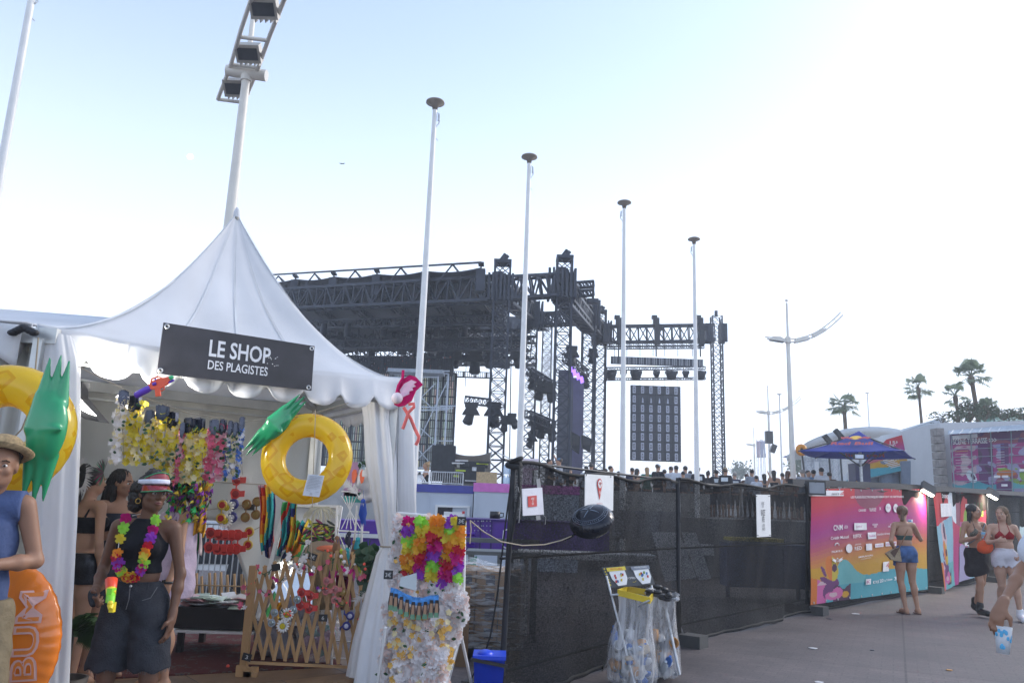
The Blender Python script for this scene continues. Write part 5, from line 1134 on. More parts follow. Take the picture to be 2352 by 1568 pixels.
for u,v,k,s,rz,lab in[(t_[0],t_[1],t_[2],t_[3]*.84,*t_[4:])for t_ in[(678,1388,'mirror',1.45,.3,'iridescent round glasses on the lattice, left of the daisies'),(654,1424,'daisy',1.6,.3,'white daisy glasses on the wooden lattice'),(627,1418,'mirror',1.4,.2,'iridescent round glasses left of the lattice daisies'),(692,1375,'red',1.7,0,'red glasses in the middle of the lattice'),(712,1382,'red',1.7,0,'coral glasses beside the middle red pair'),(750,1345,'pinkr',1.4,0,'pinkish glasses above the red ones on the lattice'),(770,1365,'pinkr',1.4,0,'rosy brown glasses near the lattice right end'),(786,1372,'tortoise',1.5,.1,'amber glasses at the lattice right end'),(800,1425,'navy',1.45,.3,'navy toucan glasses at the lower right of the lattice')]]:
 glasses(lp(u,v),s,k,lab,rz,'glasses clipped to the lattice')
rn=random.Random(21);coral=mat('coral_bead',(.85,.1,.06),.4)
def garl(pts,label,Y=None,cols=('coral','pink'),step=.035,r=.016,dark=True):
 P=[lp(u,v,.06)for u,v in pts];m=MB();m.tube(P,.004,4,3)
 for i in range(len(P)-1):
  n=max(1,int((P[i+1]-P[i]).length/step))
  for k in range(n):
   p=lerp(P[i],P[i+1],(k+rn.random())/n)+V((rn.uniform(-.012,.012),-.01,rn.uniform(-.012,.012)))
   q=rn.random()
   if q<.4:m.ell(p,r*.8,0,None,7,5)
   elif q<.7:flower(m,p,r*1.5,[1],rn)
   elif q<.85:flower(m,p,r*1.3,[2],rn)
   else:leaf(m,p,(rn.uniform(-1,1),-.2,rn.uniform(-1,1)),.03,.014,3)
 return tag(m.build('flower_headband',[coral if cols[0]=='coral' else petal['white'],petal[cols[1]],petal['white'],leafm],loc=P[0]),label,'headband','flower headbands on the lattice')
garl([(590,1300),(595,1312),(605,1318),(618,1312),(628,1302)],'coral flower headband near the top left of the lattice')
garl([(555,1345),(565,1352),(578,1340),(588,1330),(582,1350),(570,1360)],'coral flower headband wrapped round the lattice post')
garl([(548,1380),(555,1392),(565,1398),(572,1385)],'lowest coral flower headband by the lattice post')
garl([(700,1290),(712,1302),(728,1305),(745,1298),(755,1285)],'drooping coral headband in the upper middle of the lattice')
garl([(745,1262),(758,1268),(765,1290),(762,1310)],'pink headband hanging at the upper right of the lattice')
garl([(835,1290),(842,1310),(832,1325),(822,1322)],'coral headband at the far right of the lattice')
garl([(668,1265),(660,1290),(672,1300),(690,1290),(700,1262)],'white blossom headband draped at the lattice top',cols=('w','white'),r=.02)
garl([(676,1300),(685,1312),(695,1305),(705,1270),(712,1240)],'second white blossom headband beside the price tag',cols=('w','white'),r=.02)
garl([(780,1275),(790,1290),(800,1300),(795,1318)],'daisy white headband right of the lattice middle',cols=('w','white'),r=.02)
for i in range(9):
 u=590+i*29+rn.uniform(-8,8);v=rn.uniform(1268,1345)if i%2 else rn.uniform(1300,1420)
 garl([(u,v),(u+rn.uniform(4,10),v+rn.uniform(6,14)),(u+rn.uniform(12,20),v+rn.uniform(8,18)),(u+rn.uniform(20,28),v+rn.uniform(-6,8))],['slim beaded headband on the lattice, '+q for q in('beside the post','left of the iridescent pair','above the daisy glasses','above the black six tag','left of the centre tag','under the drooping coral one','right of the red pair','above the toucan glasses','at the extreme right')][i],cols=(('coral','pink'),('w','magenta'),('coral','purple'))[i%3],r=.012,step=.022)
for u,v,lab in[(785-7,1398-8,'small black price tag on the lower middle of the lattice'),(718,1286-8,'small black price tag near the lattice top'),(634,1302,'black card with a clasp at the upper left of the lattice'),(567,1508,'black price tag hooked low on the lattice post'),(742,1418,'black six price tag in the lattice centre')]:
 if u==778:continue
 c=lp(u,v,.08);m=MB();R=Matrix.Rotation(rn.uniform(-.3,.3),3,'Y');m.box(c,(.07,.004,.055),0,R);m.build
 tx={742:'6',718:'3€',567:'3'}.get(u)
 if tx:textw(m,tx,c+V((0,-.003,0)),R@V((1,0,0)),R@V((0,0,1)),.028,.02*len(tx),1,0,.001)
 tag(m.build('price_tag',[mat('slate',(.02,.02,.022),.6),mat('chalk',(.6,.6,.6))],loc=c),lab,'price tag','chalk price tags')
c=aY(735,1478,7.1);c.z=max(c.z,.32);bagm=thin_mat('clear_bag',(.6,.6,.62),.35,.15,.2,.2,9)
m=MB();SDF([('e',c,(.2,.16,.21),None)],.02,fold=lambda X,Y,Z:.012*np.sin(X*40+Z*23)*np.sin(Z*31)).mesh(m);tg=thing('plastic_bag','clear round plastic bag of soft goods behind the lattice','bag',c);m.build('bag',bagm,tg)
m=MB();rn=random.Random(3)
for i in range(14):m.ell(c+V((rn.uniform(-.1,.1),rn.uniform(-.06,.06),rn.uniform(-.15,.05))),(.06,.04,.04),rn.randint(0,2),Matrix.Rotation(rn.uniform(-1,1),3,'Y'),8,6)
m.build('contents',[mat('bag_white',(.5,.48,.5)),mat('bag_teal',(.1,.3,.3)),mat('bag_mauve',(.35,.2,.35))],tg)
for(u,v,rx,rz_,lab)in((690,1410,.26,.2,'grey heaped sack on the floor behind the lattice'),(640,1460,.2,.2,'smaller grey sack left of the clear bag')):
 c=aY(u,v,7.4);c.z=max(c.z,.1+rz_*.8);organic_=MB();SDF([('e',c,(rx,.2,rz_),None),('e',c+V((rx*.5,-.05,-rz_*.4)),(rx*.7,.18,rz_*.6),None)],.02,k=.05,fold=lambda X,Y,Z:.015*np.sin(X*23+Z*17)*np.sin(Z*20+Y*9)).mesh(organic_)
 organic_.v=[(p[0],p[1],max(p[2],.1))for p in organic_.v]
 tag(organic_.build('grey_sack',cloth('sack_grey',(.26,.26,.3)),loc=c),lab,'sack')
t=thing('low_table','low black case with a white edge holding plastic wrapped goods','case',aZ(480,1440,.1));a=aY(404,1392,7.3);b=aY(585,1392,7.3);zb=.12
m=MB();m.box(((a.x+b.x)/2,7.6,a.z-.09),(b.x-a.x,.6,.18));m.build('box',blackp,t);m=MB();m.box(((a.x+b.x)/2,7.6,a.z-.2),(b.x-a.x+.04,.64,.02));
m.build('edge',whitep,t)
m=MB();
for x in(a.x+.06,b.x-.06):
 for y in(7.34,7.86):m=MB();m.beam((x,y,.1),(x,y,a.z-.2),.05);m.build('foot',blackp,t)
m=MB();rn=random.Random(14);c=V(((a.x+b.x)/2-.05,7.5,a.z+.02))
for i in range(34):m.box(c+V((rn.uniform(-.3,.28),rn.uniform(-.2,.2),rn.uniform(0,.05))),(.17,.12,.008),rn.randint(0,3),Matrix.Rotation(rn.uniform(-.3,.3),3,'X')@rotz(rn.uniform(0,3)))
tag(m.build('wrapped_goods',[mat('pk_white',(.55,.56,.58),.25),mat('pk_pink',(.55,.3,.33),.3),mat('pk_green',(.35,.45,.38),.3),mat('pk_grey',(.4,.42,.46),.2)],loc=c),'heap of flat plastic wrapped goods on the low black case','packages')
t=thing('picket_screen','row of thin chestnut pickets behind the pulled aside tent wall','picket fence',aY(500,1430,9.6))
m=MB();rn=random.Random(15)
for i in range(22):u=392+i*14.5+rn.uniform(-3,3);m.beam(aY(u,1318+rn.uniform(-6,6),9.6),aY(u+rn.uniform(-4,4),1412,9.6),.035,.02)
m.tube([aY(388,1340,9.57),aY(720,1352,9.57)],.008,5);m.build('pickets',wood,t)
a=aY(385,1430,10.2);b=aY(600,1435,10.2);ht=aY(450,1200,10.2).z;barrier((a.x,10.2,0),(b.x,10.2,0),ht,16,'tall grey barrier behind the pulled aside tent wall')
t=thing('white_van','low side of a parked white van glimpsed behind the picket row','van',aY(470,1330,12.5));a=aY(340,1268,12.5);b=aY(640,1268,12.5)
m=MB();m.prism([V((a.x,12.5,.35)),V((a.x,12.5,a.z-.2)),V((a.x+.4,12.5,a.z+.5)),V((b.x-.2,12.5,a.z+.55)),V((b.x,12.5,a.z-.1)),V((b.x,12.5,.35))],V((0,1.8,0)));m.build('body',whitep,t)
m=MB();m.prism([V((a.x+.3,12.48,a.z-.15)),V((a.x+.5,12.48,a.z+.3)),V((b.x-.4,12.48,a.z+.32)),V((b.x-.3,12.48,a.z-.12))],V((0,.03,0)));m.build('window',mat('van_glass',(.03,.035,.04),.1),t)
for x in(a.x+.45,b.x-.45):m=MB();m.lathe([(0,-.1),(.3,-.1),(.32,0),(.3,.1),(0,.1)],(x,12.55,.33),18,0,Matrix.Rotation(math.pi/2,3,'X'));m.build('wheel',dark,t)
c=aY(480,1215,14)
m=MB()
for i in range(26):u=722+i*3.6;m.beam(aY(u,1265+(i*37%7),7.2),aY(u-2,1400,7.2),.018)
tag(m.build('reed_screen',mat('reed',(.34,.25,.14),.8,var=.35,nscale=8),loc=aY(770,1400,7.2)),'dry reed screen behind the lattice centre','reed screen')
scarf(((770,1320),(805,1318),(800,1400),(775,1400)),7.1,[cloth('maroon',(.13,.01,.05))],'dark maroon cloth behind the lattice right half',5,9,'maroon_cloth')
scarf(((842,1300),(872,1300),(862,1480),(838,1480)),7.05,[cloth('slate_teal',(.07,.1,.11))],'dark teal cloth hanging behind the lattice right post',4,10,'teal_cloth')
def frond(m,o,d,L,w,n,rn,mi=0,droop=.5):
 o=V(o);d=V(d).normalized();pts=[o+d*L*t+V((0,0,-droop*L*t*t))for t in[i/8 for i in range(9)]];m.tube(pts,.006,4,mi)
 for i in range(n):
  f=.15+.85*i/n;k=min(int(f*8),7);p=lerp(pts[k],pts[k+1],f*8-k);t=(pts[k+1]-pts[k]).normalized();s=t.cross(V((0,0,1))).normalized()
  for q in(-1,1):e=p+(s*q*.8+t*.6+V((0,0,-.25))).normalized()*w*(1-.5*f);m.add([p,p+t*.02,e],[(0,1,2)],mi,True)
fr=mat('palm_green',(.05,.1,.03),.5,var=.3)
t=thing('potted_palm','green palm fronds standing in the left corner of the tent','plant',aZ(190,1520,.1));rn=random.Random(5);m=MB();c=aY(168,1440,5.35)
for i in range(9):a=-.9+i*.28;frond(m,c+V((0,0,-.05)),(math.cos(a)*.7+.25,-.2,math.sin(a)*.6+.5),.34,.13,26,rn)
m.build('fronds',fr,t);m=MB();m.lathe([(0,0),(.1,0),(.13,.2),(.11,.2),(.1,.05),(0,.05)],V((c.x,c.y,.1)),16);m.tube([V((c.x,c.y,.1)),c],.015,6);m.build('pot',mat('pot_dark',(.06,.05,.045)),t)
m=MB();rn=random.Random(6)
for i in range(40):p=aY(rn.uniform(832,862),rn.uniform(1248,1360)if i%2 else rn.uniform(1248,1300),6.88);leaf(m,p,(rn.uniform(-1,1),-.3,rn.uniform(-1,.3)),.09,.08,0)
m.tube([aY(850,1240,6.9),aY(842,1300,6.88),aY(835,1370,6.88)],.006,4);tag(m.build('ivy_garland',mat('ivy',(.015,.055,.02),.5,var=.3),loc=aY(850,1240,6.0)),'dark green leaf garland beside the gathered right curtain','garland')
# ---------------------------------------------------------------- flower lei rack in front of the tent corner
t=thing('garland_rack','white tubular rack loaded with flower garlands by the tent corner','rack',aZ(960,1600,0));yr_=5.55
m=MB();top_l=aY(915,1178,yr_+.25);tr_=aY(1058,1190,yr_)
pts=[top_l,lerp(top_l,tr_,.9)]+[tr_+V((.03*math.sin(a)-.0,0,.03*math.cos(a)-.03))for a in(0,.5,1,1.4)]+[aY(1064,1400,yr_),aY(1058,1460,yr_)]
m.tube(pts,.011,8);m.tube([aY(1058,1455,yr_),aZ(1010,1640,0)],.011,8);m.tube([aY(1058,1455,yr_),aZ(1095,1625,0)],.011,8);m.tube([aY(1058,1455,yr_),aY(1030,1550,yr_-.1)],.008,6)
m.tube([aY(905,1180,yr_+.25),aY(892,1500,yr_+.25),aZ(878,1650,0)],.01,8);m.tube([aY(886,1440,yr_-.3),aZ(850,1680,0)],.01,8);m.tube([aY(895,1465,yr_+.2),aY(1058,1462,yr_)],.008,6)
m.build('frame',whitep,t)
MC=['red','magenta','purple','lime','yellow','orange','gold']
def rack_lei(u,vt,vb,w,Y,cols,lab,seed,r=.034,rows=None,cm=None):
 return lei(u,vt,vb,w,Y,cols,lab,n=rows,r=r,seed=seed,group='garlands on the white rack',leaves=4,pack=False,cm=cm)
def colour_lei(u,vt,vb,w,Y,lab,seed):
 rn=random.Random(seed);a=aY(u,vt,Y);L=a.z-aY(u,vb,Y).z;t=thing('flower_garland',lab,'garland',a,'garlands on the white rack');m=MB();W=w*px(Y);m.tube([a,a-V((0,0,L))],.004,4);m.build('cord',rope_m,t);m=MB()
 n=int(L/.008)
 for i in range(n):
  f=i/n;ci=(i//7+seed)%7
  for q in range(2):flower(m,a+V((rn.uniform(-.5,.5)*W,rn.uniform(-.05,.02),-L*f)),rn.uniform(.02,.031),[ci],rn,V((rn.uniform(-.8,.8),-1,rn.uniform(-.8,.4))))
 m.build('flowers',[petal[c]for c in MC],t);return t
colour_lei(944,1192,1318,26,yr_-.1,'rainbow coloured garland at the left of the white rack',1)
colour_lei(970,1190,1325,24,yr_-.12,'rainbow coloured garland second from the rack left',3)
colour_lei(1003,1188,1335,28,yr_-.12,'rainbow coloured garland in the rack middle',5)
colour_lei(1034,1188,1345,26,yr_-.12,'rainbow garland just left of the three euro tag',2)
colour_lei(1054,1192,1335,22,yr_-.14,'rainbow garland at the rack right end',4)
WH=['white','white','white','blush']
WL=[(920,1188,1350,26,.06),(936,1300,1370,24,.0),(988,1190,1350,22,-.02),(1022,1200,1360,24,-.03),(1000,1340,1400,60,-.1),(1040,1330,1480,40,-.1),(1062,1370,1430,22,-.12),(905,1390,1580,40,-.05),(930,1395,1600,40,-.12),(955,1400,1620,40,-.16),(980,1400,1600,40,-.2),(1003,1395,1570,36,-.16),(1020,1400,1590,28,-.12),(945,1470,1640,60,-.2),(1000,1490,1650,50,-.22)]
names=['leftmost upper','short upper left','upper middle','upper right middle','broad horizontal middle','long right','small far right','leftmost lower','second lower','third lower','fourth lower','fifth lower','right lower','lowest left','lowest right']
for i,(u,vt,vb,w,dy)in enumerate(WL):
 lei(u,vt,vb,w,yr_+dy,WH,f'{names[i]} white frangipani garland on the white rack',r=.034,seed=40+i,group='garlands on the white rack',leaves=4,pack=False,cm=None,n=int((vb-vt)*w*.05))
rn=random.Random(50);m=MB()
for i in range(95):
 u=rn.uniform(892,1040);v=rn.uniform(1395,1568);flower(m,aY(u,v,yr_-.24+rn.uniform(-.02,.03)),.021,[0,0,1],rn)
for i in range(40):u=rn.uniform(905,1060);v=rn.uniform(1200,1420);flower(m,aY(u,v,yr_-.13),.016,[0],rn)
tag(m.build('flower_hearts',[thin_mat('petal_heart',(.8,.5,.12),1,.7,.3),petal['cream']],loc=aY(960,1480,yr_-.2)),'golden hearts scattered over the white garlands of the rack','flowers')
t=thing('dancer_garland','blue paper garland of small dancer figures strung across the rack','garland',aY(950,1370,yr_-.32));yh=yr_-.3
pu_=[(897,1348),(912,1352),(930,1362),(950,1370),(970,1372),(990,1366),(1008,1366)]
m=MB()
for i in range(6):a,b=aY(*pu_[i],yh),aY(*pu_[i+1],yh);m.prism([a,b,b-V((0,0,.05)),a-V((0,0,.05))],V((0,.006,0)))
m.build('strip',mat('strip_blue',(.06,.25,.6),.6,var=.5,nscale=40),t)
m=MB()
for i in range(9):
 f=i/8*5.6+.2;k=int(f);p=lerp(aY(*pu_[k],yh-.01),aY(*pu_[k+1],yh-.01),f-k)-V((0,0,.03));m.prism([p+V((x,0,z))for x,z in((-.01,0),(.01,0),(.018,-.06),(.015,-.1),(-.015,-.1),(-.018,-.06))],V((0,.005,0)),0);m.prism([p+V((x,-.003,z))for x,z in((-.008,-.02),(.008,-.02),(.01,-.075),(-.01,-.075))],V((0,.003,0)),1);m.prism([p+V((x,-.004,z))for x,z in((-.012,-.075),(.012,-.075),(.016,-.105),(-.016,-.105))],V((0,.003,0)),2)
m.build('dancer',[mat('dancer_hair',(.02,.015,.015)),mat('dancer_skin',(.35,.2,.12)),mat('dancer_skirt',(.12,.25,.15))],t)
for(u,v,tx,lab)in((1060,1196,'3€','black three euro tag on the top right of the white rack'),(892,1319,'3€','black three euro tag hooked on the left curtain side of the rack')):
 c=aY(u,v,5.3);m=MB();m.box(c,(.058,.006,.055),0);textw(m,tx,c+V((0,-.004,0)),(1,0,0),(0,0,1),.027,.038,1,0,.001);tag(m.build('price_tag',[MATS['slate'],MATS['chalk']],loc=c),lab,'price tag','chalk price tags')
m=MB();q=[aY(u,v,yr_-.2)for u,v in((920,1325),(957,1315),(956,1356),(942,1352),(918,1345))];m.prism(q,V((0,.004,0)));tag(m.build('blank_card',mat('card_grey',(.55,.6,.6),.6),loc=q[0]),'blank pale card among the garlands of the rack','card')
m=MB();c=aZ(1040,1590,0)+V((0,.9,.3));m.box((c.x,c.y+.2,.35),(.12,.12,.7));tag(m.build('wooden_post',mat('old_wood',(.25,.16,.09),.8),loc=c),'short dark wooden post behind the garland rack','post')
t=thing('blue_bin','bright blue plastic bin with a black rim handle beside the fence','bin',aZ(1125,1600,0));bl=mat('blue_plastic',(.01,.06,.65),.35,var=.06);c=aZ(1122,1612,0)
c.y=5.9;c.x=aY(1122,1560,5.9).x;zt_=aY(1122,1510,5.9).z
m=MB();m.prism([c+V((x,y,zt_))for x,y in((-.11,0),(.11,0),(.11,.24),(-.11,.24))],V((0,0,.001)));
for i in range(4):
 P4=[(-.11,0),(.11,0),(.11,.24),(-.11,.24)];Q4=[(-.085,.03),(.085,.03),(.085,.21),(-.085,.21)];a,b=P4[i],P4[(i+1)%4];d,e=Q4[i],Q4[(i+1)%4]
 m.add([c+V((*a,zt_)),c+V((*b,zt_)),c+V((*e,-c.z)),c+V((*d,-c.z))],[(0,1,2,3),(3,2,1,0)])
m.box(c+V((0,.12,zt_)),(.235,.255,.025));m.ell(c+V((-.03,.1,zt_+.01)),(.06,.08,.03));m.build('tub',bl,t)
m=MB();m.beam(c+V((-.13,-.01,zt_-.01)),c+V((.13,-.01,zt_-.05)),.022);m.build('rim_handle',blackp,t)
m=MB();m.tube([aY(u,v,6.6)for u,v in((1172,1120),(1160,1210),(1150,1300),(1140,1380),(1126,1460),(1110,1510),(1080,1560))],.008,6);tag(m.build('black_cable',blackp,loc=aY(1172,1120,6.6)),'black cable hanging down beside the wrapped pallet','cable')
# ================================================================ people
def skinm(name,c):return mat('skin_'+name,c,.5,var=.07,nscale=7,bump=.05,spec=.35,sub=.06)
sk_dark=skinm('deep',(.15,.075,.045));sk_tan=skinm('tan',(.42,.235,.15));sk_olive=skinm('olive',(.36,.2,.13));sk_fair=skinm('fair',(.5,.3,.21));sk_warm=skinm('warm',(.3,.16,.1))
hair_blk=mat('hair_black',(.014,.011,.01),.55,var=.4,nscale=30,bump=.5,stretch=(1,1,.2));hair_brn=mat('hair_brown',(.06,.035,.02),.5,var=.4,nscale=30,bump=.5,stretch=(1,1,.2));hair_bld=mat('hair_blonde',(.32,.2,.09),.5,var=.35,nscale=30,bump=.5,stretch=(1,1,.2));hair_gry=mat('hair_grey',(.25,.23,.21),.6)
eye_w=mat('eye_white',(.7,.68,.65),.2);eye_d=mat('eye_iris',(.03,.018,.012),.15);lipm=mat('lips',(.3,.09,.08),.4);lipd=mat('lips_dark',(.18,.06,.05),.4)
STAND=dict(pel=(0,0,.95),wai=(0,.0,1.10),che=(0,.0,1.27),nek=(0,.015,1.43),hed=(0,-.01,1.585),shL=(.165,.01,1.385),shR=(-.165,.01,1.385),elL=(.215,.02,1.10),elR=(-.215,.02,1.10),wrL=(.225,-.03,.865),wrR=(-.225,-.03,.865),hiL=(.085,0,.92),hiR=(-.085,0,.92),knL=(.095,-.01,.50),knR=(-.095,-.01,.50),anL=(.1,.02,.085),anR=(-.1,.02,.085),toL=(.115,-.15,.03),toR=(-.115,-.15,.03))
def handprims(w,e,curl,side,pn=None,thumb=True,dirv=None,hs=1.0):
 w=V(w);d=(V(dirv)if dirv else(w-V(e))).normalized();pn=V(pn or(-side,0,0));pn=(pn-d*pn.dot(d)).normalized();ac=d.cross(pn)*1.0
 R=Matrix((ac,pn,d)).transposed();pc=w+d*.048*hs;pr=[('e',tuple(pc),(.038*hs,.017*hs,.052*hs),R),('c',tuple(w-d*.02),tuple(w+d*.03*hs),.024*hs,.024*hs)]
 ts=1 if ac.y<0 or(abs(ac.y)<.3 and ac.x*side<0)else-1
 for i,(o,L)in enumerate(((-.027,.062),(-.009,.074),(.009,.08),(.027,.074))):
  a=w+d*(.088 if 0<i else.08)*hs+ac*(-o*(-ts)if False else o*ts)*hs;c=curl*(1+.12*(i-1.5))
  d1=(d*math.cos(c*.8)+pn*math.sin(c*.8));b=a+d1*L*.55*hs;d2=(d*math.cos(c*1.9)+pn*math.sin(c*1.9));q=b+d2*L*.5*hs
  pr+=[('c',tuple(a-d*.02),tuple(b),.0092*hs,.0082*hs),('c',tuple(b),tuple(q),.0082*hs,.0066*hs)]
 if thumb:
  a=w+d*.03*hs+ac*.025*ts*hs;b=a+(d*.6+ac*.75*ts+pn*.35).normalized()*.036*hs;q=b+(d*.85+ac*.15*ts+pn*(.3+curl*.3)).normalized()*.034*hs
  pr+=[('c',tuple(a),tuple(b),.0125*hs,.0105*hs),('c',tuple(b),tuple(q),.0105*hs,.008*hs)]
 return pr
def headprims(J,HR,fem):
 c=V(J['hed']);P=lambda x,y,z:tuple(c+HR@V((x,y,z)))
 pr=[('e',P(0,.018,.032),(.074,.09,.08),HR),('e',P(0,-.02,-.02),(.06,.066,.085),HR),('e',P(0,-.042,-.077),(.036 if fem else.043,.038,.03),HR),('c',P(.03,-.02,-.06),P(-.03,-.02,-.06),.03,.03),('c',P(0,-.083,.012),P(0,-.103,-.022),.0085,.0125),('c',P(.012,-.088,-.026),P(-.012,-.088,-.026),.009,.009),('e',P(0,-.08,-.056),(.022,.014,.012),HR),('c',P(.032,-.073,.022),P(-.032,-.073,.022),.012,.012),('e',P(.04,-.058,-.022),(.02,.02,.018),HR),('e',P(-.04,-.058,-.022),(.02,.02,.018),HR),('e',P(.074,.005,-.005),(.009,.018,.03),HR),('e',P(-.074,.005,-.005),(.009,.018,.03),HR)]
 return pr
AF=[.9]
def bodyprims(J,fem,fat=1.0,hands=((.5,None,None),(.5,None,None)),low=False,feet=True,hs=1.0):
 j={k:V(v)for k,v in J.items()};T=lambda v:tuple(v);f=fat
 hx=(j['hiL']-j['hiR']).normalized();sx=(j['shL']-j['shR']).normalized()
 up1=(j['che']-j['pel']).normalized();Rp=Matrix((hx,up1.cross(hx),up1)).transposed();Rc=Matrix((sx,up1.cross(sx),up1)).transposed()
 pr=[]
 pr+=[('e',T(j['pel']),((.165 if fem else.15)*f,.11*f,.11),Rp),('e',T(j['wai']),((.118 if fem else.138)*f,.088*f,.13),Rp),('e',T(j['che']),((.138 if fem else.16)*f,.098*f,.15),Rc),('c',T(j['shL']-sx*.03),T(j['shR']+sx*.03),.052,.052),('c',T(j['nek']-up1*.05),T(V(j['hed'])-V((0,0,.06))),.052 if fem else.06,.047 if fem else.056),('e',T(j['nek']-up1*.045),(.11,.055,.045),Rc)]
 fr=-(Rc@V((0,1,0)))
 if fem:
  for s in(-1,1):pr.append(('e',T(j['che']+sx*.068*s+fr*.078+up1*(-.005)),(.058,.05,.058),Rc))
 bk=-(-(Rp@V((0,1,0))))
 for s in(-1,1):pr.append(('e',T(j['pel']+hx*.075*s+bk*.055-up1*.035),(.08*f,.075*f,.085),Rp))
 for S_ in 'LR':
  a,b,c=j['sh'+S_],j['el'+S_],j['wr'+S_]
  q=AF[0]*(1 if fem else 1.12);pr+=[('c',T(a),T(b),.048*q,.034*q),('c',T(b),T(lerp(b,c,.35)),.034*q,.036*q),('c',T(lerp(b,c,.35)),T(c),.035*q,.023*q)]
  a,b,c,d=j['hi'+S_],j['kn'+S_],j['an'+S_],j['to'+S_]
  back=V((0,1,0))
  pr+=[('c',T(a),T(lerp(a,b,.5)),.088*f,.075*f),('c',T(lerp(a,b,.5)),T(b),.075*f,.05),('c',T(b),T(lerp(b,c,.3)),.05,.047),('e',T(lerp(b,c,.28)+back*.02),(.048,.052,.1),None),('c',T(lerp(b,c,.35)),T(c),.046,.031)]
  if feet:pr+=[('c',T(c+V((0,.02,-.02))),T(c+V((0,.03,-.05))),.034,.032),('c',T(c+V((0,0,-.035))),T(lerp(c,d,.8)),.036,.028),('c',T(lerp(c,d,.6)),T(d),.03,.022)]
  if not low:
   k=0 if S_=='L' else 1;cu,pn,dv=hands[k];pr+=handprims(j['wr'+S_],j['el'+S_],cu,1 if S_=='L' else-1,pn,True,dv,hs)
  else:d_=(j['wr'+S_]-j['el'+S_]).normalized();pr.append(('c',T(j['wr'+S_]),T(j['wr'+S_]+d_*.11),.028,.02))
 return pr
def figure(label,base,rz=0.0,h=1.7,J=None,fem=True,skin=sk_tan,hair=None,hairm=hair_blk,clothes=(),vox=.008,head=(0,0,0),fat=1.0,hands=((.5,None,None),(.5,None,None)),low=False,group=None,face=True,lips=lipm,hs=1.0):
 JJ=dict(STAND);JJ.update(J or{})
 if J and J.get('dz'):pass
 t=thing('person',label,'person',base,group);s=h/1.70;Rz=np.array(rotz(rz),dtype=np.float32);B=np.array(base,dtype=np.float32)
 T=lambda P:(P*s)@Rz.T+B
 Tv=lambda p:V(base)+rotz(rz)@(V(p)*s)
 HR=Matrix.Rotation(head[0],3,'Z')@Matrix.Rotation(head[1],3,'X')@Matrix.Rotation(head[2],3,'Y')
 bp=bodyprims(JJ,fem,fat,hands,low,hs=hs);hp=headprims(JJ,HR,fem)
 m=MB();SDF(bp+hp,vox/s,k=.022 if not low else.03).mesh(m,0,T);body=m.build('body',skin,t)
 c=V(JJ['hed'])
 HP=lambda x,y,z:tuple(c+HR@V((x,y,z)))
 if face:
  m=MB();m2=MB();m3=MB();m4=MB()
  for k in(-1,1):
   m.ell(Tv(HP(k*.029,-.073,.003)),(.0135*s,.0125*s,.0085*s),0,None,8,6);m2.ell(Tv(HP(k*.029,-.083,.003)),.0062*s,0,None,8,6)
   m4.tube([Tv(HP(k*.014,-.089,.024)),Tv(HP(k*.03,-.088,.03)),Tv(HP(k*.046,-.076,.024))],.0035*s,5)
  m3.tube([Tv(HP(-.022,-.086,-.056)),Tv(HP(-.008,-.096,-.052)),Tv(HP(.008,-.096,-.052)),Tv(HP(.022,-.086,-.056))],[.003*s,.0055*s,.0055*s,.003*s],6);m3.tube([Tv(HP(-.018,-.087,-.06)),Tv(HP(0,-.096,-.063)),Tv(HP(.018,-.087,-.06))],[.003*s,.006*s,.003*s],6)
  e=m.build('eyes',eye_w,t);m2.build('irises',eye_d,e);m3.build('lips',lips,t);m4.build('eyebrows',hairm,t)
 if hair:
  pr,kw=hair(HP,JJ);kw=dict(kw);hv=kw.pop('h',max(vox,.007));kk=kw.pop('k',.02)
  m=MB();SDF(pr,hv/s,k=kk,**kw).mesh(m,0,T);m.build('hair',hairm,t)
 for cl in clothes:
  pr=cl['pr'](bp,JJ)if 'pr' in cl else bp
  m=MB();SDF(pr,(cl.get('h')or vox)/s,k=cl.get('k',.025),off=cl.get('off',.01),clip=cl.get('clip'),fold=cl.get('fold')).mesh(m,0,T);m.build(cl['n'],cl['m'],t)
 return t,Tv,HP,JJ
def folds(a=.004,fx=35,fz=22):return lambda X,Y,Z:a*np.sin(X*fx+Z*fz*.6+2*np.sin(Z*17))*np.sin(Z*fz+Y*31+X*9)
def curly(a=.01,f=120):return lambda X,Y,Z:a*(np.sin(X*f+3*np.sin(Z*40))*np.sin(Y*f*.9)*np.sin(Z*f*1.1+2*np.sin(X*50)))
def strands(a=.006,f=150):return lambda X,Y,Z:a*np.sin(np.arctan2(X,Y+.001)*22+Z*14+2*np.sin(Z*20))
torso=lambda bp,J:[p for p in bp if True]
den=cloth('denim_black',(.035,.037,.045),var=.3,nscale=14,bump=.5,bscale=120);denb=cloth('denim_blue',(.06,.12,.27),var=.3,nscale=14,bump=.5,bscale=90)
blk=cloth('black_knit',(.012,.012,.016),var=.2)
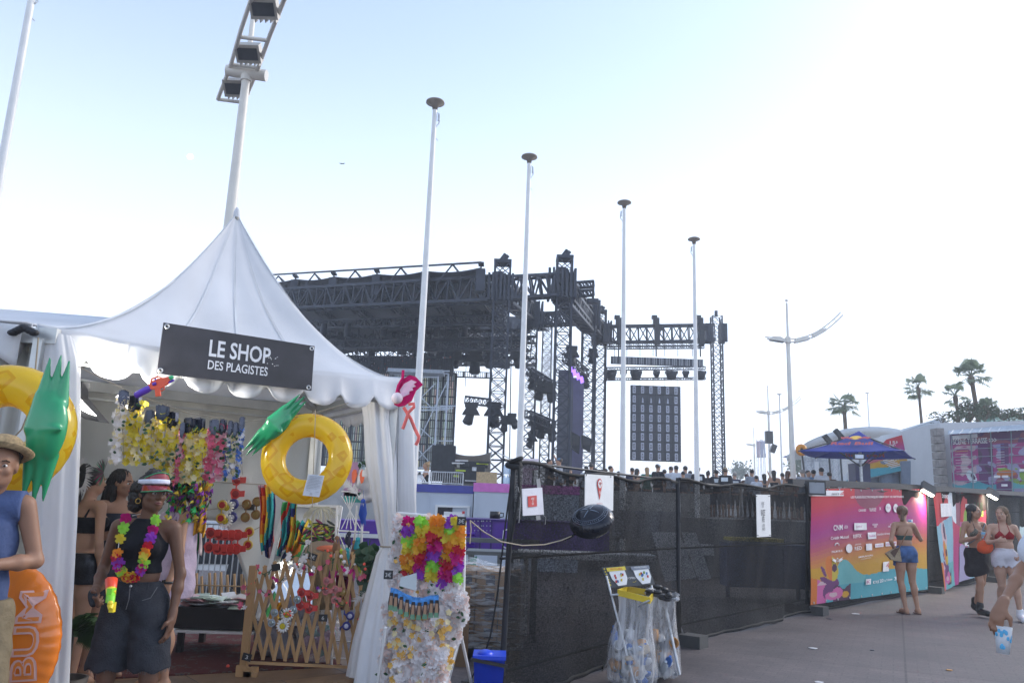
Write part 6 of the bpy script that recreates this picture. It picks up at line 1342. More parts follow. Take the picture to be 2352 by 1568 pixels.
# ---- 1 the woman in front with visor and garland
Y1=4.68;gx=aY(336,1200,Y1).x
J1=dict(hed=(.02,-.01,1.585),elR=(-.235,.03,1.11),wrR=(-.175,-.19,1.0),elL=(.235,.03,1.10),wrL=(.235,-.03,.86),hiL=(.09,0,.92),hiR=(-.09,0,.92),knL=(.13,-.01,.5),knR=(-.12,-.01,.5),anL=(.15,.02,.085),anR=(-.14,.02,.085),toL=(.18,-.14,.03),toR=(-.17,-.14,.03),shL=(.172,.01,1.375),shR=(-.172,.01,1.375))
def hair1(P,J):
 rn=random.Random(1);pr=[('e',P(0,.03,.035),(.088,.1,.088),None)]
 for i in range(26):
  a=rn.uniform(.3,2.84);pr.append(('e',P(math.cos(a)*.085,.045+math.sin(a)*.05,rn.uniform(-.09,.05)),(.034,.034,.034),None))
 for i in range(8):pr.append(('e',P(rn.uniform(-.05,.05),rn.uniform(.0,.06),.11+rn.uniform(-.01,.02)),(.03,.03,.03),None))
 pr+=[('e',P(0,-.095,-.02),(.064,.075,.1),None,'-')]
 return pr,dict(fold=curly(.008,130),h=.007)
def short_clip(lo,hi,extra=None):
 def f(X,Y,Z):
  r=np.maximum(Z-hi,lo-Z);r=np.maximum(r,np.abs(X)-.245)
  return r
 return f
def halter(X,Y,Z):
 return np.maximum(np.maximum(1.105-Z,Z-1.43),np.abs(X)-np.clip(.16-(Z-1.26)*.62,.03,.2))
legs_only=lambda bp,J:[p for p in bp if max(p[1][2],p[2][2]if p[0]=='c' else 0)<1.02 and abs(p[1][0])<.18]+[('c',(s*.075,0,.93),(s*.125,0,.56),.118,.115)for s in(-1,1)]+[('e',(0,0,.98),(.158,.108,.09),None)]
shorts1=lambda bp,J:[('c',(s*.078,.005,.92),(s*.122,.0,.56),.112,.116)for s in(-1,1)]+[('e',(0,.01,.97),(.162,.118,.12),None),('e',(0,.045,.92),(.13,.09,.1),None)]
lowb1=lambda bp:[p for p in bp if p[0]in 'ce' and max(p[2]if p[0]=='e' else(p[3],p[4]))>.047 and 1.2>p[1][2]>.42 and abs(p[1][0])<.165 and(p[0]=='e' or p[2][2]>.42)]
body_core=lambda bp,J:[p for p in bp if p[0]=='e' and p[1][2]>.9 and abs(p[1][0])<.12 and p[1][2]<1.42]+[('c',J['shL'],J['shR'],.05,.05),('c',J['nek'],tuple(V(J['nek'])+V((0,0,.03))),.055,.05)]
t1,Tv1,HP1,JJ1=figure('woman in a red visor, black halter top, dark denim shorts and a bright flower garland',(gx,Y1,0),.06,1.56,J1,True,sk_dark,hair1,hair_blk,vox=.0065,head=(.85,.04,0),fat=1.03,lips=lipd,hands=((.35,None,None),(1.35,(1,0,.2),(.25,-.8,-.55))),clothes=[dict(n='halter_top',m=blk,pr=body_core,off=.007,clip=halter,fold=folds(.0015,60,50)),dict(n='denim_shorts',m=den,pr=lambda bp,J:lowb1(bp)+shorts1(bp,J),off=.007,k=.012,clip=lambda X,Y,Z:np.maximum(Z-1.055,.545-Z+.01*np.sin(X*60)),fold=folds(.004,30,26),h=.007)])
m=MB()
for s in(-1,1):
 m.tube([Tv1((s*.145,-.085,1.03)),Tv1((s*.125,-.118,.97)),Tv1((s*.08,-.128,.955))],.0022,4,1);
m.tube([Tv1((0,-.128,1.045)),Tv1((.004,-.132,.96)),Tv1((-.01,-.122,.90))],.0025,4,1);m.ell(Tv1((.004,-.13,1.035)),.0075,2)
for x in(-.09,.1):m.beam(Tv1((x,-.121,1.06)),Tv1((x,-.128,1.015)),.01,.004,0)
rn=random.Random(2)
for s in(-1,1):
 for i in range(70):a=6.283*i/70;p=V((s*.124+math.cos(a)*.115,math.sin(a)*.115,.557));m.beam(Tv1(p),Tv1(p+V((rn.uniform(-.006,.006),0,-rn.uniform(.01,.024)))),.0016,None,1)
m.build('shorts_trim',[den,mat('thread',(.13,.13,.14)),steel],t1)
vz=MB();vm=mat('visor_red',(.3,.015,.03),.12,alpha=.8,coat=.5);c=V(JJ1['hed']);
def vband(a,z,r):return HP1(math.sin(a)*(.083+r),.01-math.cos(a)*(.103+r),z)
vz.grid(lambda u,v:Tv1(vband((u-.5)*3.5,.052+.03*v+.01*math.cos((u-.5)*3.5),.006+.004*math.sin(v*3))),30,3,0,True,.003);vb=vz.build('visor_band',cloth('visor_white',(.72,.74,.85)),t1)
vz=MB();brim=lambda u,v:Tv1(HP1(math.sin((u-.5)*2.5)*(.088+.012*v),.01-math.cos((u-.5)*2.5)*(.104+.07*v*math.cos((u-.5)*2.2)),.05-.022*v-.02*abs(u-.5)*v*2));vz.grid(brim,24,8,0,True,.002)
vz.grid(lambda u,v:Tv1(HP1(math.sin((u-.5)*2.4)*(.088+.0*v),.01-math.cos((u-.5)*2.4)*(.108-.01*v),.082+.05*v*math.cos((u-.5)*2.8))),24,5,0,True,.002);vz.build('visor_brim',vm,vb)
vz=MB();vz.tube([brim(i/24,1)for i in range(25)],.0032,6);vz.tube([Tv1(HP1(math.sin((i/24-.5)*2.4)*.088,.01-math.cos((i/24-.5)*2.4)*.1,.082+.05*math.cos((i/24-.5)*2.8)))for i in range(25)],.003,6);vz.build('visor_edge',mat('visor_green',(.03,.35,.15),.4),vb)
m=MB();q=Tv1(HP1(-.08,.012,-.05));m.torus(q,.014,.0022,0,Matrix.Rotation(math.pi/2,3,'X'),16,6);m.build('earring',mat('gold',(.7,.45,.12),.25,1),t1)
rn=random.Random(11);t=thing('flower_lei','bright paper flower garland worn round the neck of the woman in the red visor','garland',Tv1((0,-.1,1.3)))
lp_=[]
for i in range(41):
 a=math.pi*i/40;x=-.078*math.cos(a)*(1+.25*math.sin(a));z=1.43-.345*math.sin(a)**.8
 y=-.075 if z>1.38 else-.075-min(.075,(1.40-z)*.7)if z>1.27 else-.152+max(0,(1.2-z))*.25
 lp_.append(V((x*1.12,y-.004,z)))
back=[V((.075,-.04,1.445)),V((.06,.05,1.455)),V((0,.08,1.46)),V((-.06,.05,1.455)),V((-.075,-.04,1.445))]
m=MB();m.tube([Tv1(p)for p in lp_+back],.0022,4);m.build('cord',whitep,t)
LC=['magenta','lime','yellow',None,'orange','red','purple','magenta','lime','yellow',None,'orange','red','yellow','orange','red',None,'purple','magenta','lime','yellow','orange','red','purple','magenta','lime']
m=MB()
for i,cn in enumerate(LC):
 if cn is None:continue
 f=i/(len(LC)-1)*40;k=min(int(f),39);p=lerp(lp_[k],lp_[k+1],f-k)
 for q in range(3):flower(m,Tv1(p+V((rn.uniform(-.006,.006),-.004-.01*q,rn.uniform(-.012,.012)))),.03*rn.uniform(.8,1.1),[MC.index(cn)],rn,V((rn.uniform(-.5,.5),-1,rn.uniform(-.8,.2))))
m.build('flowers',[petal[c]for c in MC],t)
w=V(JJ1['wrR'])+V((.0,-.075,-.04));p0=Tv1(w);t=thing('water_pistol','small red yellow and green water pistol held by the woman in the visor','water gun',p0)
lead=mat('gun_red',(.85,.08,.03),.35);gy=MATS['gun_yellow']if 'gun_yellow' in MATS else mat('gun_yellow',(.85,.65,.03),.35);gg=mat('gun_lime',(.25,.7,.04),.35)
pp=[aY(u,v,y)for u,v,y in((256,1330,4.4),(255,1352,4.37),(255,1372,4.33),(254,1390,4.29),(253,1398,4.27))]
m=MB();m.tube([pp[0]+V((0,.0,.012)),pp[0],pp[1]],[.02,.032,.027],14);m.build('tank',lead,t)
m=MB();m.tube([pp[1],lerp(pp[1],pp[2],.6)],[.026,.024],12,0);m.box(lerp(pp[1],pp[2],.7),(.026,.05,.07),1);m.tube([lerp(pp[1],pp[2],.3),pp[2]],[.018,.022],10,1);m.tube([pp[2],pp[3]],[.021,.015],10,1);m.box(pp[2]+V((0,.03,-.05)),(.022,.03,.05),0);m.build('body',[gy,gg],t)
m=MB();m.tube([pp[3],pp[4]],[.017,.01],10);m.ell(pp[3]+V((0,-.005,.012)),.014);m.build('nozzle',gy,t)
# ---- 2 the man at the left edge
Y2=3.95;mx_=aY(-48,1200,Y2).x;tank=cloth('tank_blue',(.07,.1,.21),var=.15)
J2=dict(hed=(.065,-.05,1.59),shL=(.19,.01,1.40),shR=(-.19,.01,1.40),elL=(.27,.02,1.13),wrL=(.12,-.2,1.12),elR=(-.28,.02,1.12),wrR=(-.1,-.24,1.12))
def hair2(P,J):return[('e',P(0,.035,.03),(.08,.085,.075),None)],dict(off=.0,h=.009,fold=strands(.003))
corem=lambda bp,J:[p for p in bp if p[0]=='e' and.82<p[1][2]<1.43 and abs(p[1][0])<.14]+[('c',(.16,.01,1.395),(-.16,.01,1.395),.072,.072),('e',(0,0,1.0),(.165,.12,.16),None),('e',(0,0,1.2),(.17,.12,.18),None)]
t2,Tv2,HP2,JJ2=figure('smiling man in a straw hat and blue sleeveless shirt at the left edge',(mx_,Y2,0),.25,1.67,J2,False,sk_warm,hair2,hair_brn,vox=.008,head=(.2,.05,.1),fat=.98,hands=((.75,(-.3,.1,.95),None),(.8,(.3,.1,.95),None)),clothes=[dict(n='sleeveless_shirt',m=tank,pr=corem,off=.012,clip=lambda X,Y,Z:np.maximum(np.maximum(.86-Z,Z-1.47),np.maximum(np.abs(X)-.185,(Z-1.41)*1.0-np.abs(X)*.6)),fold=folds(.005,18,12)),dict(n='shorts',m=cloth('khaki',(.2,.16,.1)),pr=lambda bp,J:[('c',(s*.09,0,.9),(s*.12,0,.5),.12,.12)for s in(-1,1)]+[('e',(0,.01,.92),(.17,.12,.12),None)],off=0,clip=lambda X,Y,Z:np.maximum(Z-.95,.48-Z),fold=folds(.006,20,16))])
st_m=mat('straw_hat',(.42,.3,.16),.85,var=.4,nscale=50,bump=.6)
m=MB();hatR=(Matrix.Rotation(.2,3,'Z')@Matrix.Rotation(-.34,3,'X'));hc=V(Tv2(HP2(0,.012,.055)))
m.lathe([(.0,.085),(.055,.085),(.078,.065),(.088,.0),(.11,-.008),(.132,.012),(.134,.017),(.11,-.002),(.09,.005)],hc,32,0,hatR);m.build('straw_hat',st_m,t2)
m=MB();m.torus(hc+hatR@V((0,0,.008)),.088,.009,0,hatR,30,6);m.build('hat_band',cloth('hat_band',(.06,.05,.05)),t2)
m=MB();m.tube([Tv2(HP2(-.018,-.094,-.056)),Tv2(HP2(0,-.1,-.06)),Tv2(HP2(.018,-.094,-.056))],.004,5);m.build('teeth',eye_w,t2)
m=MB();wc=V(Tv2(JJ2['wrL']));wd_=(wc-V(Tv2(JJ2['elL']))).normalized();Rw=Matrix(frame_from(wd_)).transposed()
for i,r in enumerate((.03,.031,.032,.033)):m.torus(wc-wd_*(.01+i*.009),r,.0045,i%3,Rw,18,6)
for i in range(6):m.tube([wc+V((.0,-.02,-.025)),wc+V((.01*i-.03,-.03,-.075-.01*(i%3)))],.0035,4,i%2)
m.build('wristbands',[mat('band_blue',(.02,.12,.4)),mat('band_teal',(.03,.3,.35)),mat('band_coral',(.6,.12,.12))],t2)
tp=V(Tv2(V(JJ2['wrL'])+V((-.1,-.035,.045))));t=thing('toy_nozzle','yellow toy water gun nozzle in the hand of the man in the straw hat','toy',tp);m=MB();m.tube([tp+V((-.1,.0,.01)),tp+V((.015,-.01,0))],.02,12);m.torus(tp+V((.012,-.012,0)),.014,.008,0,Matrix.Rotation(math.pi/2,3,'Y'),14,6);m.build('barrel',gy,t)
m=MB();m.box(tp+V((-.06,0,-.02)),(.05,.02,.04));m.build('grip',lead,t)
# ---- 3-5 shoppers in the tent
def hair_long(P,J):
 return[('e',P(0,.03,.035),(.085,.095,.085),None),('c',P(0,.06,-.02),P(0,.09,-.22),.08,.07),('c',P(.05,.03,-.05),P(.06,.03,-.2),.035,.03),('c',P(-.05,.03,-.05),P(-.06,.03,-.2),.035,.03),('e',P(0,-.1,-.02),(.06,.065,.1),None,'-')],dict(fold=strands(.007),h=.009)
def hair_bun(P,J):return[('e',P(0,.03,.035),(.083,.095,.083),None),('e',P(0,.09,.1),(.045,.045,.045),None),('c',P(.04,.07,.0),P(.05,.09,-.2),.03,.02),('e',P(0,-.1,-.02),(.06,.065,.1),None,'-')],dict(fold=curly(.006,90),h=.009)
lowb=lambda bp,J:[p for p in bp if p[0]in 'ce' and max(p[2]if p[0]=='e' else(p[3],p[4]))>.047 and p[1][2]<1.2 and p[1][2]>.42 and abs(p[1][0])<.165 and(p[0]=='e' or p[2][2]>.42)]
seq=mat('sequins',(.015,.015,.02),.3,.4,var=.9,nscale=120)
bra=lambda lo,hi:(lambda X,Y,Z:np.maximum(np.maximum(Z-hi,lo-Z),np.abs(X)-.19))
core=lambda bp,J:[p for p in bp if p[0]=='e' and.8<p[1][2]<1.36 and abs(p[1][0])<.14 and min(p[2])>.045]
hips=lambda wd=.1:(lambda bp,J:lowb(bp,J)+[('c',J['hi'+s_],tuple(lerp(V(J['hi'+s_]),V(J['kn'+s_]),.75)),wd,wd*.95)for s_ in 'LR']+[('e',tuple(V(J['pel'])+V((0,.01,.01))),(.165,.12,.12),None),('e',tuple(V(J['pel'])+V((0,.05,-.03))),(.13,.09,.1),None)])
b3=aY(200,1200,6.0);t3,Tv3,HP3,J3=figure('woman seen from behind in a black crop top and sequinned shorts behind the left curtain',(b3.x,6.0,.1),math.pi-.5,1.53,None,True,sk_tan,hair_bun,hair_blk,vox=.009,head=(0,0,0),clothes=[dict(n='crop_top',m=blk,pr=core,off=.008,clip=bra(1.17,1.30)),dict(n='sequin_shorts',m=seq,pr=hips(.1),off=.01,clip=lambda X,Y,Z:np.maximum(Z-1.02,.78-Z))])
m=MB()
for s in(-1,1):m.tube([Tv3((s*.08,.08,1.3)),Tv3((s*.1,.03,1.43)),Tv3((s*.09,-.08,1.3))],.008,6)
m.build('straps',blk,t3)
b4=aY(268,1200,6.3);t4,Tv4,HP4,J4=figure('woman with long dark hair in a dark dress browsing behind the visor woman',(b4.x,6.3,.1),.9,1.53,dict(elR=(-.2,-.12,1.12),wrR=(-.12,-.3,1.2)),True,sk_olive,hair_long,hair_blk,vox=.011,head=(.5,.1,0),clothes=[dict(n='dress',m=cloth('dress_dark',(.03,.035,.05)),pr=lambda bp,J:core(bp,J)+hips(.12)(bp,J),off=.012,clip=lambda X,Y,Z:np.maximum(Z-1.33,.62-Z),fold=folds(.006,20,9))])
m=MB();rn=random.Random(4);c4=aY(238,1085,5.5)
for i in range(60):a=rn.uniform(1.2,5.2);m.add([c4,c4+V((math.cos(a)*.02,0,math.sin(a)*.05)),c4+V((math.cos(a)*.07,-.01,math.sin(a)*.1))],[(0,1,2)],rn.randint(0,1))
tag(m.build('feather_mask',[mat('mask_green',(.02,.2,.1)),mat('mask_maroon',(.2,.02,.08))],loc=c4),'green and maroon feather mask by the long haired woman','mask')
m=MB();c5=aY(186,1092,5.6)
for i in range(120):a=rn.uniform(0,6.28);r=rn.uniform(.03,.075);p=c5+V((math.cos(a)*.03,0,math.sin(a)*.09));m.add([p,p+V((.006,0,.01)),p+V((math.cos(a)*r,rn.uniform(-.02,.02),math.sin(a)*r))],[(0,1,2)])
tag(m.build('feather_boa',MATS['feather_white'],loc=c5),'white fluffy feather boa hanging at the left curtain edge','feather boa')
b5=aY(408,1200,6.0);lil=cloth('lilac_dress',(.52,.42,.52),var=.08)
def hair5(P,J):return[('e',P(0,.03,.035),(.084,.094,.085),None),('e',P(0,.1,-.06),(.05,.05,.06),None),('e',P(0,-.1,-.02),(.06,.065,.1),None,'-')],dict(fold=strands(.005),h=.009)
t5,Tv5,HP5,J5=figure('woman in a lilac sleeveless dress and black hat looking down beside the scarves',(b5.x,6.0,.1),-1.0,1.48,dict(elL=(.24,-.0,1.1),wrL=(.24,-.06,.86),hed=(0,-.03,1.58)),True,sk_tan,hair5,hair_blk,vox=.008,head=(0,.3,0),clothes=[dict(n='dress',m=lil,pr=lambda bp,J:core(bp,J)+[('c',(0,0,1.3),(0,0,.8),.15,.19),('c',(.13,0,1.36),(-.13,0,1.36),.06,.06)],off=.01,clip=lambda X,Y,Z:np.maximum(np.maximum(Z-1.41,.72-Z),np.abs(X)-.19),fold=folds(.008,22,6)),dict(n='black_underlayer',m=blk,pr=core,off=.006,clip=bra(1.15,1.3))])
m=MB();hc=V(Tv5(HP5(0,.01,.05)));R5=rotz(-1.0)@Matrix.Rotation(.3,3,'X');m.lathe([(0,.09),(.06,.088),(.085,.05),(.09,.0),(.13,-.01),(.13,-.016),(.088,-.012)],hc,28,0,R5);m.build('black_hat',blk,t5)
m=MB();wc=V(Tv5(J5['wrL']));m.torus(wc,.028,.009,0,None,18,6);m.box(wc+V((-.028,-.02,0)),(.012,.034,.036),0);m.build('wristwatch',blackp,t5)
# ---- 6 stage hand on the platform
b6=aZ(975,1108,pz);b6=V((aY(977,1100,25).x,25,pz-.75))
m=MB();m.box((b6.x,25.2,pz/2),(.1,.1,pz))if False else None
figure('small blonde woman in a dark top resting on the stage platform by the scaffold',(b6.x,25,pz-.92),-1.2,1.62,dict(elL=(.2,-.15,1.15),wrL=(.1,-.3,1.3)),True,sk_tan,hair_bun,hair_bld,vox=.02,low=True,face=False,clothes=[dict(n='top',m=blk,pr=core,off=.012,clip=bra(.9,1.3))])
# ---- 7 the woman with her back to us in front of the sponsor banner
b7=aZ(2088,1409,0)
def hair7(P,J):return[('e',P(0,.03,.035),(.082,.094,.084),None),('c',P(0,.1,.03),P(.02,.13,-.12),.035,.028),('e',P(0,.105,.05),(.03,.03,.03),None),('e',P(0,-.1,-.02),(.06,.065,.1),None,'-')],dict(fold=strands(.004),h=.01)
J7_=dict(elR=(-.33,-.06,1.16),wrR=(-.33,-.26,1.3),elL=(.3,.1,1.13),wrL=(.17,-.02,1.0),knL=(.1,-.02,.5),knR=(-.1,-.01,.5),anL=(.07,.03,.085),anR=(-.14,.02,.085),toL=(.06,-.14,.03),toR=(-.2,-.1,.03))
grn=cloth('bandeau_green',(.05,.09,.08))
def banded(lo,hi,rm=1.0):return lambda X,Y,Z:np.maximum(Z-hi,lo-Z)
t7,Tv7,HP7,J7=figure('woman seen from behind in a green bandeau and blue denim shorts before the sponsor banner',b7,math.pi+.12,1.70,J7_,True,sk_tan,hair7,mat('hair_lightbrown',(.13,.07,.035),.5,var=.4,nscale=30),vox=.0105,head=(-.5,0,0),fat=1.03,hands=((.8,None,None),(1.0,(0,0,1),(0,-.3,.95))),clothes=[dict(n='bandeau',m=grn,pr=core,off=.008,clip=banded(1.15,1.225)),dict(n='denim_shorts',m=denb,pr=lambda bp,J:hips(.102)(bp,J),off=.01,clip=lambda X,Y,Z:np.maximum(Z-1.06,.77-Z-.25*np.abs(X)*0+.03*np.sign(Y)),fold=folds(.004,30,22))])
m=MB();m.tube([Tv7(p)for p in((-.1,-.1,1.3),(-.09,.02,1.44),(-.0,.1,1.3),(.12,.11,1.1),(.19,.06,.95))],.008,6);m.build('bag_strap',mat('leather_tan',(.25,.12,.05)),t7)
m=MB()
for s,a in(('L',V(J7['toL'])),('R',V(J7['toR']))):
 an=V(J7['an'+s]);q=Tv7((lerp(an,a,.5).x,lerp(an,a,.5).y,.008));dd=V(Tv7(a))-V(Tv7(an));m.box(q,(.09,.26,.016),0,rotz(math.atan2(-dd.x,dd.y)));m.tube([Tv7((a.x,a.y+.02,.02)),Tv7((an.x+.03,an.y-.05,.05))],.006,4);m.tube([Tv7((a.x,a.y+.02,.02)),Tv7((an.x-.03,an.y-.05,.05))],.006,4)
m.build('flip_flops',mat('brown_sandal',(.1,.05,.035)),t7)
def cup(c,r,h,cols,label,tilt=0.0,liquid=None,hat=False):
 t=thing('drink_cup',label,'cup',c);R=Matrix.Rotation(tilt,3,'Y');m=MB();m.lathe([(0,0),(r*.72,0),(r,h),(r*.96,h),(r*.7,.006),(0,.006)],c,22,0,R);m.build('cup_body',cols[0],t)
 if liquid:m=MB();m.lathe([(0,.01),(r*.68,.01),(r*.85,h*.6),(0,h*.6)],c,18,0,R);m.build('drink',liquid,t)
 if len(cols)>1:
  m=MB();rn=random.Random(3)
  for i in range(26):a=6.283*rn.random();f=rn.uniform(.2,.85)if i<18 else rn.uniform(.6,.85);rr=r*(.72+.28*f)+.0006;p=V(c)+R@V((math.cos(a)*rr,math.sin(a)*rr,h*f));m.ell(p,(r*.2,r*.2,r*.25),0,R@rotz(a)@Matrix.Scale(.08,3,V((1,0,0))),8,6)
  m.build('print',cols[1],t)
 return t
cupw=thin_mat('cup_plastic',(.78,.82,.86),.85,.3,.2,.03);cupc=thin_mat('cup_clear',(.7,.72,.7),.45,.1,.1,.05);cblue=mat('print_blue',(.1,.45,.75),.4);beer=mat('beer',(.6,.4,.08),.15)
w7=V(Tv7(V(J7['wrR'])+V((0,-.05,.06))));cup(w7,.04,.12,[cupw,cblue],'blue and white cup raised by the woman in denim shorts')
bg7=V(Tv7((.2,.05,.93)));t=thing('straw_bag','small woven straw shoulder bag at the hip of the woman in denim shorts','bag',bg7);m=MB();m.prism([bg7+V((x-.03,-.05,z))for x,z in((-.14,-.0),(-.06,-.1),(.1,-.12),(.08,.1),(.0,.08))],V((0,.07,0)));m.build('pouch',mat('woven_straw',(.42,.32,.2),.9,var=.3,nscale=60,bump=.6),t);m=MB();m.prism([bg7+V((x-.03,-.055,z))for x,z in((-.0,.08),(.08,.1),(-.02,-.06),(-.08,.02))],V((0,.004,0)));m.build('flap',mat('leather_dark',(.1,.05,.03)),t)
# ---- 8, 9 two women walking towards us
b8=aZ(2256,1414,0);b8=V((b8.x,b8.y,0))
def hair8(P,J):
 rn=random.Random(8);pr=[('e',P(0,.03,.035),(.086,.097,.088),None),('e',P(0,-.1,-.02),(.058,.065,.1),None,'-')]
 for i in range(12):a=.1+i*.27;x,y=math.cos(a)*.08,.02+math.sin(a)*.07;pr.append(('c',P(x,y,-.02),P(x*1.25,y+.02,-.18-rn.random()*.08),.016,.01))
 return pr,dict(fold=strands(.004),h=.009,k=.008)
J8_=dict(hed=(.0,-.02,1.585),elL=(.24,-.03,1.14),wrL=(.19,-.22,1.25),elR=(-.24,.02,1.12),wrR=(-.12,-.21,1.2),knL=(.08,.05,.5),anL=(.12,.3,.13),toL=(.13,.17,.04),knR=(-.06,-.1,.52),anR=(-.08,-.08,.1),toR=(-.1,-.26,.07))
pat=mat('bikini_pattern',(.12,.12,.09),.7,var=.9,nscale=60)
t8,Tv8,HP8,J8=figure('woman with dark braids in a patterned bikini top, short black wrap skirt and black boots',b8,.12,1.76,J8_,True,sk_tan,hair8,hair_blk,vox=.0105,head=(.5,0,0),hands=((1.1,(-.2,0,1),(.1,-.5,.8)),(1.1,(.2,0,1),(-.1,-.8,.5))),clothes=[dict(n='bikini_top',m=pat,pr=core,off=.007,clip=lambda X,Y,Z:np.maximum(np.maximum(Z-1.335+np.abs(np.abs(X)-.068)*1.1,1.2-Z),np.maximum(np.abs(X)-.125,Y+.02))),dict(n='wrap_skirt',m=cloth('skirt_black',(.022,.018,.02)),pr=lambda bp,J:lowb(bp,J)+[('c',(0,.01,.98),(-.02,-.0,.68),.15,.165),('e',(0,.03,.93),(.165,.13,.12),None)],off=.011,clip=lambda X,Y,Z:np.maximum(Z-1.03,.64-Z+.35*(X)),fold=folds(.006,26,8)),dict(n='ankle_boots',m=mat('boot_black',(.012,.012,.013),.5),pr=lambda bp,J:[('c',tuple(V(J['an'+s])+V((0,0,.08))),tuple(V(J['an'+s])),.045,.045)for s in 'LR']+[('c',tuple(V(J['an'+s])+V((0,.02,-.02))),tuple(V(J['to'+s])),.045,.04)for s in 'LR'],off=.006)])
m=MB();m.tube([Tv8(p)for p in((.07,-.09,1.33),(.08,.0,1.44),(-.02,.09,1.36))],.004,5);m.tube([Tv8(p)for p in((-.07,-.09,1.33),(-.05,.0,1.46))],.004,5);m.tube([Tv8(p)for p in((.14,-.05,1.4),(.03,-.13,1.3),(-.12,-.11,1.14),(-.15,0,1.08))],.013,6,1);m.build('straps',[blk,mat('strap_grey',(.18,.18,.19))],t8)
cup(V(Tv8(V(J8['wrR'])+V((.01,-.1,-.04)))),.042,.13,[cupc,cblue],'cup of beer held by the braided woman at her chest',.15,beer)
cup(V(Tv8(V(J8['wrL'])+V((.03,-.07,.02)))),.045,.13,[cupc],'clear cup raised between the two walking women',-.1)
b9=aZ(2322,1424,0)
def hair9(P,J):return[('e',P(0,.03,.035),(.086,.098,.088),None),('c',P(.04,.07,-.02),P(.07,.06,-.2),.05,.035),('c',P(-.05,.05,-.03),P(-.06,.05,-.16),.035,.025),('e',P(0,-.1,-.02),(.058,.065,.1),None,'-')],dict(fold=strands(.008),h=.009)
J9_=dict(elR=(-.25,-.05,1.14),wrR=(-.13,-.24,1.18),elL=(.25,-.02,1.12),wrL=(.16,-.2,.98),knL=(.09,-.1,.52),anL=(.12,-.06,.09),toL=(.12,-.24,.04),knR=(-.07,.05,.5),anR=(-.1,.24,.12),toR=(-.1,.1,.04))
redb=cloth('bikini_red',(.28,.01,.015));wden=cloth('denim_white',(.62,.6,.64),var=.1)
t9,Tv9,HP9,J9=figure('woman in a red bikini top, frayed white shorts and white trainers near the right edge',b9,-.35,1.73,J9_,True,sk_fair,hair9,mat('hair_dirtyblonde',(.17,.1,.05),.5,var=.4,nscale=30),vox=.0105,head=(-.55,0,0),fat=1.08,hands=((.8,None,None),(1.0,None,None)),clothes=[dict(n='bikini_top',m=redb,pr=core,off=.007,clip=lambda X,Y,Z:np.maximum(np.maximum(Z-1.335+np.abs(np.abs(X)-.068)*1.1,1.205-Z),np.maximum(np.abs(X)-.13,Y+.02))),dict(n='white_shorts',m=wden,pr=hips(.108),off=.004,clip=lambda X,Y,Z:np.maximum(Z-1.07,.79-Z+.015*np.sin(X*90)),fold=folds(.004,30,22)),dict(n='white_trainers',m=mat('trainer_white',(.7,.7,.72),.6),pr=lambda bp,J:[('c',tuple(V(J['an'+s])+V((0,0,.06))),tuple(V(J['an'+s])),.044,.044)for s in 'LR']+[('c',tuple(V(J['an'+s])+V((0,.02,-.02))),tuple(V(J['to'+s])),.045,.04)for s in 'LR'],off=.006)])
m=MB();m.tube([Tv9(p)for p in((.07,-.1,1.33),(.05,.0,1.46))],.005,5);m.tube([Tv9(p)for p in((-.07,-.1,1.33),(-.05,.0,1.46))],.005,5);m.build('straps',redb,t9)
hb=V(Tv9((-.27,-.05,1.08)));t=thing('shoulder_bag','small orange red bag at the side of the woman in the red bikini top','bag',hb);m=MB();SDF([('e',tuple(hb),(.13,.05,.1),None),('e',tuple(hb+V((-.02,0,-.04))),(.11,.06,.07),None)],.014).mesh(m);m.build('pouch',cloth('bag_orange',(.6,.08,.02)),t);m=MB();m.tube([hb+V((-.05,0,.08)),V(Tv9((-.12,.0,1.44))),hb+V((.06,.05,.08))],.006,5);m.build('strap',cloth('bag_orange',(.6,.08,.02)),t)
# ---- 10 passer-by leaving the frame at the right edge, holding a cup
AF[0]=.6
Y10=3.8;wv=aY(2292,1386,Y10);s10=1.78/1.7;b10=V((wv.x+.52*s10,Y10,0))
J10=dict(shR=(-.19,.03,1.40),elR=(-.335,.1,1.19),wrR=(-.52,-.03,wv.z/s10))
t10,Tv10,HP10,JJ10=figure('passer-by in a white T-shirt cut by the right edge, arm hanging with a cup',b10,0.0,1.78,J10,False,sk_warm,lambda P,J:([('e',P(0,.03,.035),(.083,.095,.085),None)],dict(h=.012)),hair_brn,vox=.0075,hands=((.5,None,None),(.6,(.2,.1,0),(-.5,-.1,-.85))),hs=.88,clothes=[dict(n='t_shirt',m=cloth('tee_white',(.68,.7,.76),var=.05),pr=lambda bp,J:corem(bp,J)+[('c',J['sh'+s],tuple(lerp(V(J['sh'+s]),V(J['el'+s]),.6)),.06,.062)for s in 'LR'],off=.014,clip=lambda X,Y,Z:np.maximum(np.maximum(.88-Z,Z-1.46),(1.2-Z)*np.where(np.abs(X)>.18,1,-1)),fold=folds(.005,18,12)),dict(n='shorts',m=cloth('shorts_navy',(.04,.05,.09)),pr=lambda bp,J:[('c',(s*.09,0,.9),(s*.1,0,.5),.115,.115)for s in(-1,1)]+[('e',(0,.01,.92),(.16,.12,.12),None)],off=0,clip=lambda X,Y,Z:np.maximum(Z-.95,.5-Z))])
cc=aY(2304,1500,3.76);cup(cc,.036,.118,[cupw,cblue],'white and light blue printed cup in the hand at the right edge',.1)
AF[0]=.95
